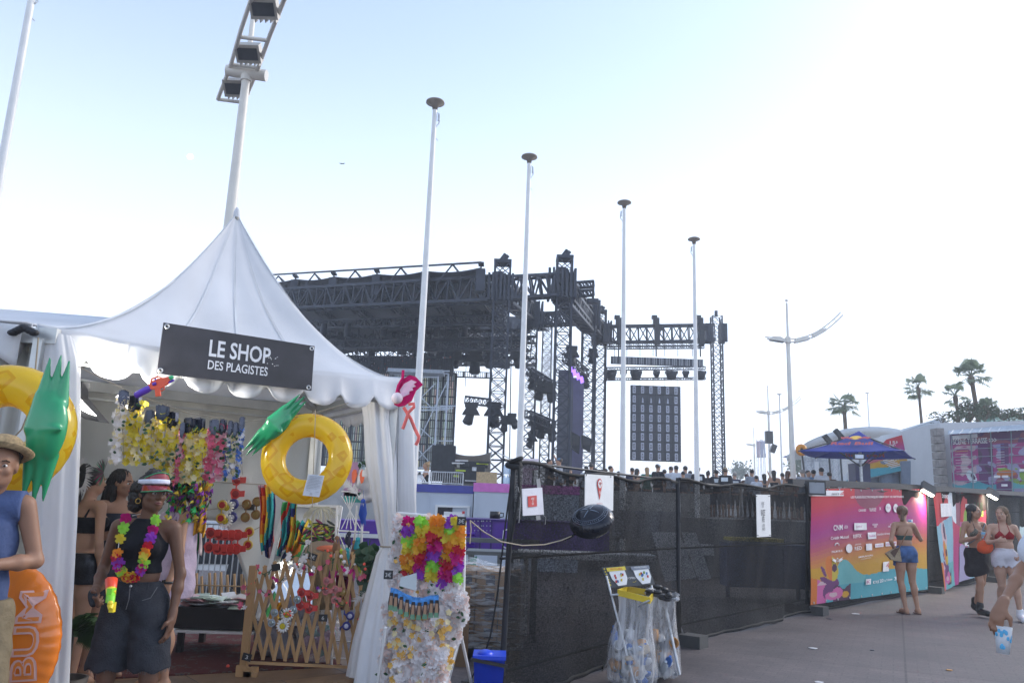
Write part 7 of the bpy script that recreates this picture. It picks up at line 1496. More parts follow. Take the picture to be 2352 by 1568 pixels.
# ---- the crowd beyond the fence
rn=random.Random(99)
gcr='people in the crowd beyond the fence'
def hshort(P,J):return[('e',P(0,.025,.04),(.083,.095,.08),None)],dict(h=.022)
def hlong(P,J):return[('e',P(0,.03,.035),(.088,.098,.088),None),('c',P(0,.07,-.02),P(0,.09,-.22),.075,.06)],dict(h=.022)
shirtc=dict(black=(.015,.015,.02),navy=(.02,.025,.06),white=(.55,.57,.62),grey=(.28,.3,.34),green=(.06,.17,.12),orange=(.6,.12,.06),blue=(.12,.2,.32),purple=(.25,.15,.4),skin=None,brown=(.12,.07,.05))
fullt=lambda bp,J:[p for p in bp if(p[1][2]>.85 and p[1][2]<1.42 and(p[0]=='e' or abs(p[1][0])>.02 or True)and not(p[0]=='c' and max(p[3],p[4])<.04))and not(p[0]=='c' and abs(p[1][0])<.04)]
CR=[(1262,1052,'navy','hair',sk_tan,0,0,1.2,'man in navy with short dark hair, first head above the fence after the white cooler'),(1285,1050,'grey','cap',sk_tan,0,0,-1.9,'man in grey with a blue cap raising an arm, second from the fence end'),(1310,1076,'skin','long',sk_tan,1,0,0,'woman half hidden by the fence edge near the capped man'),(1347,1068,'white','hair',sk_fair,0,0,2.8,'pale shirted man left of the purple shirted woman'),(1358,1062,'black','hair',sk_tan,0,0,2.9,'dark haired man in black beside the truss leg'),(1369,1074,'purple','long',sk_fair,1,0,3,'woman in purple just right of the truss leg'),(1391,1074,'blue','cap',sk_tan,0,0,2.5,'capped person in blue left of the bearded man'),(1403,1068,'black','hair',sk_tan,0,0,1.2,'bearded man in black looking right, left of the third flagpole'),(1421,1080,'navy','hair',sk_tan,0,0,3,'person in navy peeking just left of the third flagpole'),(1452,1072,'navy','hair',sk_tan,0,0,3,'man in navy right of the third flagpole'),(1464,1074,'skin','long',sk_tan,1,0,2.2,'bare shouldered woman right of the man in navy'),(1486,1071,'green','blonde',sk_fair,1,0,3.1,'blonde woman in a green top'),(1511,1064,'black','capg',sk_tan,0,0,2.4,'tall man in black with a grey cap and sunglasses'),(1526,1076,'skin','hair',sk_tan,0,0,3.1,'shirtless man right of the grey capped man'),(1541,1069,'white','capg',sk_fair,0,0,3.1,'person with a pale cap beside the man in a white shirt'),(1553,1067,'white','hair',sk_tan,0,0,3.1,'broad man in a white shirt with dark hair'),(1569,1080,'navy','hair',sk_tan,0,.3,3.1,'smaller dark haired person in navy in front of the man in grey'),(1574,1068,'grey','hair',sk_tan,0,0,3.0,'man in grey left of the fourth flagpole'),(1585,1079,'blue','hair',sk_tan,0,0,3.1,'person in blue tucked behind the fourth flagpole'),(1603,1070,'black','hair',sk_tan,0,0,3.1,'man in a black staff shirt right of the fourth flagpole'),(1626,1080,'black','bun',sk_tan,1,0,3.1,'woman in black with a bun'),(1645,1077,'black','hair',sk_warm,0,0,3.1,'man in a black shirt with a white back patch below the gantry leg'),(1666,1073,'black','straw',sk_tan,0,0,2.6,'man in black wearing a straw hat'),(1687,1083,'navy','grey',sk_fair,0,0,3.1,'grey haired person in navy right of the straw hat'),(1715,1086,'brown','longr',sk_tan,1,0,3.1,'woman with long reddish brown hair'),(1737,1090,'white','hair',sk_tan,0,.2,3.1,'short person in a white shirt left of the far mast'),(1777,1078,'skin','long',sk_tan,1,0,2.9,'woman with long black hair and bare shoulders'),(1797,1084,'white','hair',sk_tan,0,0,2.6,'man in white partly behind the long haired woman'),(1810,1079,'skin','longr',sk_tan,1,0,2.2,'woman with brown hair just left of the lamp mast'),(1834,1090,'orange','hair',sk_tan,0,.2,3.1,'person in orange just right of the lamp mast'),(1843,1076,'grey','grey',sk_fair,0,0,3.1,'grey haired man in a pale grey shirt'),(1856,1078,'black','hair',sk_tan,0,0,.4,'man in black facing the camera near the lamp mast'),(1868,1077,'blue','hair',sk_tan,0,0,3.1,'man in a blue shirt left of the white shirted man'),(1886,1072,'white','hair',sk_tan,0,0,3.1,'man in a white T-shirt at the right end of the crowd'),(1905,1082,'brown','hair',sk_tan,0,0,2.8,'last dark haired person at the right of the crowd'),(1727,1076,'grey','hair',sk_tan,0,.0,3,'small distant person in grey below the far flags'),(1755,1086,'skin','long',sk_tan,1,0,3,'small woman raising a hand under the distant banners')]
hm=dict(hair=hair_blk,long=hair_blk,longr=mat('hair_auburn',(.08,.03,.015),.5),blonde=hair_bld,grey=hair_gry,cap=hair_brn,capg=hair_brn,bun=hair_blk,straw=hair_brn)
for(u,v,sc_,hk,skn,fem,dz,rz,lab)in CR:
 h=rn.uniform(1.62,1.7)if fem else rn.uniform(1.7,1.82);h-=dz
 p=aZ(u,v+2,tz+h*.995)
 if not 20.2<p.y<40:p=aY(u,v+2,min(max(p.y,20.5),40));h=p.z-tz if.9<p.z-tz<2 else h
 JX=dict(elL=(.23,rn.uniform(-.1,.05),1.12),wrL=(.18,rn.uniform(-.25,0),rn.uniform(.9,1.25)),elR=(-.23,rn.uniform(-.1,.05),1.12),wrR=(-.18,rn.uniform(-.25,0),rn.uniform(.9,1.25)))
 if 'rais' in lab:JX.update(elR=(-.28,-.12,1.5),wrR=(-.2,-.2,1.72))if 'capped' not in lab else JX.update(elL=(.28,-.1,1.42),wrL=(.12,-.16,1.58))
 cls=[]
 if shirtc[sc_]:cls=[dict(n='shirt',m=cloth('shirt_'+sc_,shirtc[sc_],bump=.1),pr=fullt,off=.016,clip=lambda X,Y,Z:np.maximum(np.maximum(Z-1.45,.9-Z),np.abs(X)-.29),h=.024)]
 elif fem:cls=[dict(n='top',m=blk,pr=core,off=.012,clip=bra(1.12,1.27),h=.02)]
 cls.append(dict(n='trousers',m=cloth('trousers_dark',(.03,.035,.05),bump=.1),pr=lambda bp,J:[q for q in bp if q[1][2]<1.0 and q[1][2]>.15 and q[0]=='c' and max(q[3],q[4])>.04],off=.014,clip=lambda X,Y,Z:np.maximum(Z-.98,.3-Z),h=.03))
 t,Tv,HP,JJ=figure(lab,(p.x,p.y,tz),rz,h,JX,bool(fem),skn,hlong if hk in('long','longr','blonde')else hair_bun and(lambda P,J:(hair_bun(P,J)[0],dict(h=.02)))if hk=='bun' else hshort,hm[hk],cls,vox=.022,low=True,group=gcr,face=False)
 hc=V(Tv(HP(0,.015,.05)))
 if hk in('cap','capg'):
  m=MB();m.lathe([(0,.075),(.05,.065),(.085,.03),(.09,-.005)],hc,16,0);m.prism([hc+rotz(rz)@V(q)for q in((-.07,-.07,.0),(-.05,-.16,-.01),(.05,-.16,-.01),(.07,-.07,0))],V((0,0,.01)));m.build('cap',cloth('cap_'+hk,(.08,.16,.25)if hk=='cap' else(.4,.42,.45)),t)
 if hk=='straw':m=MB();m.lathe([(0,.09),(.06,.085),(.085,.0),(.16,-.005),(.16,-.012)],hc,18,0);m.build('straw_hat',st_m,t)
 if 'patch' in lab or 'staff' in lab or 'straw hat' in lab:
  m=MB();m.box(Tv((0,.135,1.3)),(.24,.012,.14),0,rotz(rz)@Matrix.Rotation(.1,3,'X'));m.build('back_print',mat('print_white',(.6,.65,.68)),t)
# ================================================================ mesh fence, banners and what hangs on them
meshm=bpy.data.materials.new('shade_mesh');meshm.use_nodes=True;nt=meshm.node_tree;L_=nt.links;B=nt.nodes['Principled BSDF'];B.inputs['Roughness'].default_value=.85;B.inputs['Specular IOR Level'].default_value=.06
tc=nt.nodes.new('ShaderNodeTexCoord');n1=nt.nodes.new('ShaderNodeTexNoise');n1.inputs['Scale'].default_value=1.1;n1.inputs['Detail'].default_value=5;L_.new(tc.outputs['Object'],n1.inputs['Vector'])
mpA=nt.nodes.new('ShaderNodeMapping');mpA.inputs['Scale'].default_value=(120,120,45);n2=nt.nodes.new('ShaderNodeTexNoise');n2.inputs['Scale'].default_value=1;n2.inputs['Detail'].default_value=2;L_.new(tc.outputs['Object'],mpA.inputs[0]);L_.new(mpA.outputs[0],n2.inputs['Vector'])
mpB=nt.nodes.new('ShaderNodeMapping');mpB.inputs['Scale'].default_value=(30,30,150);n3=nt.nodes.new('ShaderNodeTexNoise');n3.inputs['Scale'].default_value=1;n3.inputs['Detail'].default_value=2;L_.new(tc.outputs['Object'],mpB.inputs[0]);L_.new(mpB.outputs[0],n3.inputs['Vector'])
ad=nt.nodes.new('ShaderNodeMath');ad.operation='ADD';L_.new(n2.outputs[0],ad.inputs[0]);L_.new(n3.outputs[0],ad.inputs[1])
a2=nt.nodes.new('ShaderNodeMath');a2.operation='ADD';L_.new(ad.outputs[0],a2.inputs[0]);m5=nt.nodes.new('ShaderNodeMath');m5.operation='MULTIPLY';m5.inputs[1].default_value=.7;L_.new(n1.outputs[0],m5.inputs[0]);L_.new(m5.outputs[0],a2.inputs[1])
mr=nt.nodes.new('ShaderNodeMapRange');mr.inputs[1].default_value=1.1;mr.inputs[2].default_value=1.7;mr.inputs[3].default_value=.98;mr.inputs[4].default_value=.7;L_.new(a2.outputs[0],mr.inputs[0])
tp=nt.nodes.new('ShaderNodeBsdfTransparent');mx=nt.nodes.new('ShaderNodeMixShader');L_.new(mr.outputs[0],mx.inputs[0]);L_.new(tp.outputs[0],mx.inputs[1]);L_.new(B.outputs[0],mx.inputs[2]);L_.new(mx.outputs[0],nt.nodes['Material Output'].inputs[0])
cr=nt.nodes.new('ShaderNodeValToRGB');cr.color_ramp.elements[0].position=.35;cr.color_ramp.elements[0].color=(.009,.0088,.0092,1);cr.color_ramp.elements[1].position=.65;cr.color_ramp.elements[1].color=(.022,.0215,.022,1);L_.new(n3.outputs[0],cr.inputs[0]);L_.new(cr.outputs[0],B.inputs['Base Color'])
TP=[aY(1180,1062,G[0].y),aY(1557,1103,G[1].y),aY(1855,1114,G[2].y),aY(2131,1124,G[3].y),aY(2268,1131,G[4].y),aY(2460,1141,G[5].y)]
labs=['first black mesh fence panel, nearest the tent, with the wifi sign','second black mesh fence panel, with the wristband sign','third fence panel, carrying the big sponsor banner','fourth fence panel, carrying the map banner','last dark fence panel at the right edge']
tips=mat('mesh_hem',(.012,.012,.013),.8)
for i in range(5):
 t=thing('mesh_fence_panel',labs[i],'fence',(G[i].x,G[i].y,0),'mesh fence panels');g0,g1,t0,t1=G[i],G[i+1],TP[i],TP[i+1];d=(g1-g0);d.z=0;n_=V((d.y,-d.x,0)).normalized()
 def f(u,v,g0=g0,g1=g1,t0=t0,t1=t1,n_=n_,i=i):
  a=lerp(t0,t1,u);b=lerp(g0,g1,u);a.z+=.025*math.sin(u*17+i)-.04*math.sin(u*math.pi)
  p=lerp(a,b,v);w=max(0,v-.8)*5
  return p+n_*((1 if i<2 else.2)*(.018*math.sin(u*23+v*4+i)+.012*math.sin(u*51+v*9))+.14*w*w*(.55+.45*math.sin(u*11+i*2))*(1 if i<2 else.3))+V((0,0,.03*w*(.6+.5*math.sin(u*14+i))))
 m=MB();m.grid(f,70,30);m.build('mesh_sheet',meshm,t)
 m=MB();m.tube([f(k/30,0)+n_*.01 for k in range(31)],.016,6);m.build('hem',tips,t);m=MB();m.tube([f(k/30,.985)for k in range(31)],.012,5);m.build('hem',tips,t)
 for j,(g,tt)in enumerate(((g0,t0),(g1,t1))):
  if j==1 and i<4:continue
  m=MB();q=V((g.x,g.y,0));top=V((tt.x,tt.y,tt.z+.03));m.tube([q+V((0,0,.05)),top],.024,10);m.build('post',blackm,t)
  m=MB();m.box(q+V((0,0,.065)),(.22,.6,.13),0,rotz(math.atan2(n_.y,n_.x)+math.pi/2));m.build('foot_block',mat('block_grey',(.07,.07,.07),.9,bump=.3),t)
 m=MB();st_=-n_*.05
 for z in(.2,1.05,1.82):m.tube([g0+st_+V((0,0,z)),g1+st_+V((0,0,z))],.012,6)
 m.build('panel_frame',blackm,t)
m=MB();c=TP[0];m.torus(c+V((0,0,-.02)),.05,.022,0,Matrix.Rotation(.3,3,'X'),18,8);m.torus(c+V((0.02,0,.02)),.045,.018,0,Matrix.Rotation(-.4,3,'Y'),18,8)
m.tube([c+V((.04,-.04,0)),c+V((.05,-.06,-.25)),c+V((.0,-.06,-.6)),c+V((-.03,-.05,-1.0))],.012,6);tag(m.build('cable_loop',tips,loc=c),'black cable knotted over the fence end post','cable')
m=MB();m.tube([aY(1178,1062,8.0),aY(1176,1055,8.0),aY(1135,1060-25,8.0),aY(1130,1035,8.0),aY(1126,1052,8),aY(1128,1062-2,8)],.005,5)
tag(m.build('wire_hook',steel,loc=aY(1150,1050,8)),'bent metal wire hook sticking out left of the fence end post','hook')
m=MB();rp_=[aY(1815,1107,G[2].y+.2),aY(1990,1113,(G[2].y+G[3].y)/2+.2),aY(2131,1120,G[3].y+.2),aY(2300,1131,G[4].y+.3),aY(2460,1140,G[5].y)]
for a,b in zip(rp_,rp_[1:]):m.beam(a,b,.09,.11)
tag(m.build('top_rail',blackm,loc=rp_[0]),'thick black rail running above the coloured banners','rail')
# --- banner artwork as real coloured patches of print
PC={}
def pm(name,c,e=0):
 PC.setdefault(name,mat('print_'+name,tuple(x*.7 for x in c),.6,spec=.2,var=.04,bump=.12,nscale=3));return PC[name]
def grad(cols,n=20):
 out=[]
 for i in range(n):
  f=i/(n-1)*(len(cols)-1);k=min(int(f),len(cols)-2);out.append(tuple(cols[k][j]*(1-(f-k))+cols[k+1][j]*(f-k)for j in range(3)))
 return out
GR=grad([(.7,.03,.035),(.68,.03,.08),(.55,.025,.2),(.45,.04,.27),(.55,.1,.16),(.68,.24,.06),(.68,.36,.03)],22)
gm_=[pm(f'g{i}',c)for i,c in enumerate(GR)]
extra=dict(gold=(.68,.36,.02),teal=(.08,.42,.5),teal2=(.15,.5,.52),purple=(.16,.03,.17),orange=(.75,.2,.03),pink=(.7,.15,.4),pale=(.7,.5,.55),dark=(.08,.02,.08),wine=(.35,.08,.14),white=(.75,.74,.73),green=(.3,.5,.05),skyb=(.3,.55,.68),lav=(.45,.4,.62),yel=(.65,.5,.05))
ex={k:len(gm_)+i for i,k in enumerate(extra)};allm=gm_+[pm(k,c)for k,c in extra.items()]
def inel(x,y,cx,cy,rx,ry,an=0.0):
 dx,dy=x-cx,y-cy;c,s=math.cos(an),math.sin(an);return((dx*c+dy*s)/rx)**2+((-dx*s+dy*c)/ry)**2<1
def figureart(x,y,ox,oy,s):
 """abstract beach still life of blobs and an oval, lower left of the prints"""
 X,Y=(x-ox)/s,(y-oy)/s
 if inel(X,Y,.165,-.12,.018,.035):return ex['dark']
 if inel(X,Y,.145,-.12,.045,.115,-.15):return ex['orange']if X<.15 else ex['yel']
 if inel(X,Y,.085,-.1,.012,.05,-.3)or inel(X,Y,.1,-.02,.05,.02,.7):return ex['purple']
 if inel(X,Y,.15,.12,.05,.035,.3)or inel(X,Y,.19,.1,.04,.05):return ex['pale']if inel(X,Y,.16,.11,.03,.02)else ex['pink']
 if.16<X<.29 and.05+.02*math.sin(X*60)<Y<.17 and X-.14>abs(Y-.09)*.2:return ex['dark']if not inel(X,Y,.25,.12,.025,.03)else ex['gold']
 if inel(X,Y,.14,.05,.05,.09,.4):return ex['purple']
 if inel(X,Y,.1,.03,.06,.05,.5):return ex['pale']if Y<.02 else ex['pink']
 if inel(X,Y,.0,.12,.11,.17):return ex['orange']if X<.04 else ex['pink']
 return None
def art1(x,y):
 r=figureart(x,y,0,.83,1.0)
 if r is not None:return r
 yb=.80-.155*math.exp(-((x-.24)/.085)**2)-.03*math.exp(-((x-.62)/.12)**2)-.035*math.exp(-((x-.8)/.1)**2)+.0*x
 if x<.13:yb=.86
 if y>yb:return ex['teal2']if x<.4 and y<.86 else ex['teal']
 if y>.60+.16*max(0,x-.1)and y>.70:return ex['gold']
 if inel(x,y,.44,.02,.125,.17):return ex['wine']  # semicircle is a dark red patch of the print itself
 return min(21,max(0,int((y*.95+.13*math.sin(x*2.2)-.05)/.72*22)))
def banner(name,label,q,art,n_,nu,nv,kind='banner',sag=.02):
 t=thing(name,label,kind,(q[0]+q[2])/2)
 def f(u,v):
  p=lerp(lerp(q[0],q[1],u),lerp(q[3],q[2],u),v)
  return p+n_*(.02+sag*(.5*math.sin(u*13+v*2)+.35*math.sin(v*9+u*5)+.3*math.sin(u*31)*(1-v)))+V((0,0,-.012*math.sin(u*math.pi*6)*(1-v)*sag*30))
 m=MB();m.grid(f,nu,nv,0,True,0,mf=art);m.build('print',allm,t)
 def P(x,y,o=.012):return f(x,y)+n_*o
 return t,P
g2,g3=G[2],G[3];d=g3-g2;nb1=V((d.y,-d.x,0)).normalized();yy0,yy1=g2.y,g3.y
def onf(u,v,i=2,o=.09):
 g0,g1=G[i],G[i+1];d=g1-g0;n=V((d.y,-d.x,0)).normalized();return onplane(u,v,g0+n*o,n)
Q1=[onf(1859,1121),onf(2124,1124),onf(2127,1352),onf(1857,1388)]
bt,BP=banner('sponsor_banner','large pink to yellow and teal sponsor banner on the third fence panel',Q1,art1,nb1,170,130)
wm=MB();bx=(Q1[1]-Q1[0]).normalized();bz=V((0,0,1))
bW=(Q1[1]-Q1[0]).length;bH=(Q1[0]-Q1[3]).length
def bt_(t,x,y,w,h,P=BP,W=bW,H=bH,mi=0,mb=None,bold=.012,dx=None):textw(mb or wm,t,P(x,y,.02),dx or bx,bz,h*H,w*W,mi,bold,0)
def bbox(x,y,w,h,P=BP,mi=0,mb=None,k=4):
 pts=[]
 for i in range(k+1):pts.append((x-w/2+w*i/k,y-h/2))
 (mb or wm).prism([P(a,b,.018)for a,b in((x-w/2,y-h/2),(x+w/2,y-h/2),(x+w/2,y+h/2),(x-w/2,y+h/2))],nb1*.002,mi)
bt_('LES PLAGES ÉLECTRONIQUES REMERCIENT SES PARTENAIRES',.51,.075,.47,.03)
for tx,x,y,w,h in[('CANNES',.375,.2,.06,.022),('PALAIS DES\nFESTIVALS',.457,.195,.06,.035),('X',.522,.19,.016,.03),('CNM',.185,.355,.065,.05),('CENTRE\nNATIONAL\nMUSIQUE',.245,.355,.03,.03),('RÉGION\nSUD',.475,.345,.045,.04),('DÉPARTEMENT\nDES ALPES-MARITIMES',.655,.35,.13,.04),('Crédit Mutuel',.2,.445,.13,.028),('RIFFX',.335,.44,.065,.035),('Exhibit Group',.55,.435,.115,.026),('PALM BUS',.178,.565,.075,.02),('RED',.338,.55,.055,.035),('MAISON DE\nPRODUCTION',.338,.515,.05,.014),('MIRAVAL',.395,.625,.12,.016),('CÔTES DE PROVENCE',.395,.645,.08,.009),('FIAA',.615,.62,.09,.03),('DJ',.478,.872,.045,.03),('20',.53,.865,.032,.034),('la Tribune',.597,.865,.07,.022),('3',.665,.86,.022,.036),('côte d azur',.705,.85,.05,.012)]:bt_(tx,x,y,w,h)
for x,y,w,h in[(.36,.352,.095,.065),(.447,.44,.065,.062),(.42,.543,.044,.062),(.505,.535,.075,.034),(.615,.53,.105,.042),(.10,.045,.235,.05),(.415,.86,.04,.05)]:bbox(x,y,w,h)
bbox(.57,.74,.058,.09);bt_('NRJ',.57,.73,.052,.05,mi=2,bold=.03)
bm=MB()
for x,y,w,h,tx in[(.36,.352,.07,.018,'COTE AZUR'),(.447,.44,.05,.022,'Festival'),(.505,.535,.06,.014,'NOUVEAU'),(.615,.53,.09,.024,'RENT A CAR'),(.415,.86,.025,.03,'K')]:textw(wm,tx,BP(x,y,.026),bx,bz,h*bH,w*bW,3,.01,0)
textw(wm,'canne le',BP(.155,.045,.026),bx,bz,.02*bH,.055*bW,4,.01,0);bbox(.203,.043,.028,.03,mi=2);textw(wm,'LA',BP(.203,.043,.028),bx,bz,.016*bH,.018*bW,0,.01,0)
for x,y,rx,ry in((.595,.185,.024,.042),(.667,.185,.024,.042),(.268,.548,.024,.04)):
 pts=[BP(x+rx*math.cos(a),y+ry*math.sin(a),.018)for a in[6.283*i/20 for i in range(20)]];wm.prism(pts,nb1*.002)
for x,y,tx in((.595,.185,'fête du\nsport'),(.667,.185,'PLAGE')):textw(wm,tx,BP(x,y,.024),bx,bz,.03*bH,.03*bW,3,.005,0)
for s in(-1,1):wm.prism([BP(.18+s*a,b,.018)for a,b in((.01,.64),(.04,.62),(.03,.635),(.04,.64),(.012,.665))],nb1*.002)
wm.torus(BP(.18,.642,.02),.03,.006,0,Matrix(frame_from(nb1)).transposed(),16,5)
for i in range(5):wm.tube([BP(.178+.02*math.cos(a)*(1-.15*i)*.9,.515-.025*math.sin(a)*(1-.15*i),.02)for a in[math.pi*k/8 for k in range(9)]],.003,4)if i<3 else None
wm.build('lettering',[mat('banner_white',(.78,.75,.75),.6),blackp,mat('banner_red',(.6,.03,.04),.6),mat('banner_pinkink',(.5,.12,.3),.6),mat('banner_ink',(.05,.04,.05),.6)],bt)
m=MB();Rn=Matrix(frame_from(nb1)).transposed()
for i in range(12):m.torus(BP(.02+i*.087,.985,.006),.014,.005,0,Rn,10,5);m.torus(BP(.02+i*.087,.012,.006),.014,.005,0,Rn,10,5)
m.build('eyelets',steel,bt)
g3_,g4_=G[3],G[4];d=g4_-g3_;nb2=V((d.y,-d.x,0)).normalized();bx2=d.normalized()
def art2(x,y):
 yl=.33+.0*x
 sk=x<.78-.15*(1-y)
 if y>.36-.15*x and sk:
  r=figureart(x*.5,y*.8,.02,.62,.9)
  if r is not None:return r
  if inel(x,y,.3,.45,.09,.17,-.2):return ex['dark']if inel(x,y,.33,.42,.04,.09,-.2)else ex['pale']
  return ex['skyb']if y<.75 else ex['teal2']
 if inel(x,y,.95,.1,.45,.28,.3):return ex['white']if x<.85 else ex['wine']
 return min(10,int(y*9+2*x))
def art3(x,y):
 if inel(x,y,.1,.95,.3,.35):return ex['lav']
 if y>.62+.05*math.sin(x*9):return ex['skyb']if x<.7 else ex['lav']
 if inel(x,y,.35,.28,.22,.12)or inel(x,y,.1,.5,.15,.08,.5)or(.55<x<.95 and.12<y<.3 and int(x*20)%3):return ex['green']
 if inel(x,y,.2,.4,.1,.2,.4)or inel(x,y,.6,.82,.08,.06):return ex['yel']
 if inel(x,y,.85,.7,.1,.1):return ex['purple']
 if inel(x,y,.3,.55,.3,.07,.6):return ex['gold']
 return min(6,int(y*6+1))if x>.3 or y<.35 else ex['pink']
Q2=[onf(2139,1127,3),onf(2203,1129,3),onf(2198,1340,3,.2),onf(2166,1357,3,.15)]
bt2,BP2=banner('map_banner','narrow tilted map banner with a pale blue lower part, beside the sponsor banner',Q2,art2,nb2,60,110)
m=MB();m.prism([BP2(a,b,.015)for a,b in((.2,.13),(.62,.13),(.62,.27),(.2,.27))],nb2*.002)
textw(m,'SAM 07\nDIM 08\n09 AOÛT',BP2(.41,.2,.02),bx2,bz,.17,.3,1,.01,0);textw(m,'2000',BP2(.4,.05,.02),bx2,bz,.08,.5,0,.01,0)
m.build('lettering',[MATS['banner_white'],MATS['banner_ink']],bt2)
Q3=[onf(2204,1129,3),onf(2261,1131,3),onf(2262,1318,3),onf(2199,1336,3)]
bt3,BP3=banner('map_banner','festival map banner with green and lavender patches behind the walking women',Q3,art3,nb2,60,90)
m=MB()
for x,y,w,tx in((.25,.16,.2,'SCÈNE'),(.15,.42,.25,'BAR'),(.2,.5,.25,'ENTRÉE'),(.1,.56,.2,'WC'),(.3,.6,.25,'PLAGE')):
 m.prism([BP3(a,b,.015)for a,b in((x-w/2,y-.02),(x+w/2,y-.02),(x+w/2,y+.02),(x-w/2,y+.02))],nb2*.002);textw(m,tx,BP3(x,y,.02),bx2,bz,.045,w*.75*(Q3[1]-Q3[0]).length,1,.005,0)
m.build('lettering',[MATS['banner_white'],MATS['banner_ink']],bt3)
m=MB();q=[onf(2340,1146,4),onf(2372,1146,4),onf(2372,1240,4),onf(2342,1240,4)];m.prism(q,nb2*.01);tag(m.build('pale_notice',mat('notice_mint',(.55,.68,.66),.6),loc=q[0]),'pale mint notice board on the last fence panel at the photo edge','sign')
for u,v,Y,lit,lab in((1873,1120,G[2].y-.1,.0,'unlit black floodlight clamped at the left top of the sponsor banner'),(2132,1122,G[3].y-.35,1.0,'lit floodlight leaning off the fence top between the sponsor and map banners'),(2280,1133,G[4].y-.35,1.0,'lit floodlight on the fence top right of the map banner')):
 c=aY(u,v,Y);t=thing('floodlight',lab,'floodlight',c,'floodlights on the fence top');R=Matrix.Rotation(.5,3,'Y')@Matrix.Rotation(-.5,3,'X')if lit else rotz(.1)
 m=MB();m.box(c,(.3,.09,.22),0,R);m.box(c+R@V((0,.06,0)),(.22,.06,.16),0,R);m.beam(c,c+V((-.1,.2,.02)),.03);m.build('housing',blackp,t)
 for i in range(5):pass
 m=MB();m.box(c+R@V((0,-.048,0)),(.25,.006,.17),0,R)if not lit else m.box(c+R@V((-.0,.0,-.115)),(.26,.08,.008),0,R);m.build('lens',mat('lens_grey',(.25,.27,.3),.2)if not lit else mat('lens_lit',(.9,.85,.7),emit=(1,.93,.78),es=5),t)
 if lit:
  ll=bpy.data.lights.new('fence_beam','AREA');lo=bpy.data.objects.new('fence_beam',ll);C.objects.link(lo);ll.size=.2;ll.energy=22;ll.color=(1,.9,.7);lo.parent=t;lo.location=V((-.05,-.08,-.12));lo.rotation_euler=V((.35,-.75,.7)).to_track_quat('Z','Y').to_euler()
m=MB();c=aY(1862,1113,G[2].y-.1);m.tube([c+V((-.05,0,0)),c+V((.05,-.05,.05)),c+V((.12,0,-.05)),c+V((.0,.02,-.1)),c+V((-.1,0,.02))],.012,6);tag(m.build('cable_tangle',blackp,loc=c),'tangle of cable at the third fence post top','cable')
# --- signs on the mesh
def fsign(name,label,i,quad,m_,th=.006,cat='sign'):
 g0,g1=G[i],G[i+1];d=g1-g0;n=V((d.y,-d.x,0)).normalized();q=[onplane(u,v,g0+n*.1,n)for u,v in quad];c=(q[0]+q[2])/2
 t=thing(name,label,cat,c);m=MB();m.prism(q,n*th);m.build('board',m_,t);x=(q[1]-q[0]).normalized();y=(q[0]-q[3]).normalized()
 return t,q,n*1.0,x,y,lambda u,v,o=.01:onplane(u,v,g0+n*(.1+o),n)
redp=mat('sign_red',(.55,.045,.04),.5)
t,q,n,x,y,P=fsign('wifi_sign','white board with a red wifi map pin on the first mesh panel',0,((1343,1088),(1408,1092),(1407,1172),(1342,1166)),whitep)
m=MB();R=Matrix(frame_from(n)).transposed();c=P(1377,1111);r=.05;
pts=[c+x*(r*math.cos(a))+y*(r*math.sin(a))for a in[math.radians(k)for k in range(-30,211,12)]]+[P(1377,1147)];m.prism(pts,n*.003)
m.prism([c+n*.004+x*(.037*math.cos(a))+y*(.037*math.sin(a))for a in[6.283*k/24 for k in range(24)]],n*.002,1)
for rr in(.012,.021,.03):m.tube([c+n*.008-y*.014+x*(rr*1.0*math.cos(a))+y*(rr*math.sin(a))for a in[math.radians(k)for k in range(40,141,10)]],.0026,5)
m.ell(c+n*.008-y*.015,.004);textw(m,'FREE\nWIFI',P(1377,1131),x,y,.03,.03,1,.005,.006);textw(m,'plageselectroniques',P(1377,1156),x,y,.012,.12,0,0,.002);m.build('pin_print',[redp,whitep],t)
m=MB()
for uv in((1347,1092),(1403,1096)):m.tube([P(*uv,.012),P(uv[0],uv[1]-8,.0)],.004,5)
m.build('cable_ties',blackp,t)
t,q,n,x,y,P=fsign('cloth_notice','white cloth notice with a red square taped at the left end of the mesh fence',0,((1198,1122),(1244,1119),(1248,1181),(1200,1184)),cloth('notice_cloth',(.74,.73,.78),var=.05))
m=MB();m.prism([P(1212,1139),P(1232,1137),P(1233,1162),P(1213,1164)],n*.003);textw(m,'INTERDIT\nAU\nPUBLIC',P(1222.5,1150.5),x,y,.058,.046,1,.01,.006);m.build('print',[redp,whitep],t)
m=MB();m.prism([P(1231,1184,0),P(1240,1183,0),P(1241,1193,0),P(1232,1194,0)],n*.003);m.tube([P(1246,1180),P(1254,1188),P(1252,1204)],.002,4);m.tube([P(1190,1118),P(1196,1150),P(1192,1200)],.003,4);m.prism([P(1232,1100,0),P(1240,1098,0),P(1242,1121,0),P(1234,1121,0)],n*.002);m.build('tape',thin_mat('tape_clear',(.7,.7,.72),.6,.3),t)
t,q,n,x,y,P=fsign('wristband_sign','tall narrow white sign about the AFTER wristband on the second mesh panel',1,((1736,1135),(1768,1135.5),(1770,1231),(1738,1233)),whitep)
m=MB();textw(m,'RÉCUPÉREZ\nVOTRE',P(1752,1158),x,y,.085,.1,0,.01,.002);textw(m,'BRACELET\nAFTER',P(1753,1184),x,y,.17,.155,0,.015,.002);textw(m,'AU POINT\nINFO AFTER',P(1754,1210),x,y,.085,.1,0,.01,.002);m.build('lettering',mat('sign_ink',(.08,.08,.09),.6),t)
m=MB()
for uv in((1737,1139),(1766,1139),(1740,1229),(1768,1228)):m.box(P(uv[0],uv[1],.012),(.03,.006,.008),0)
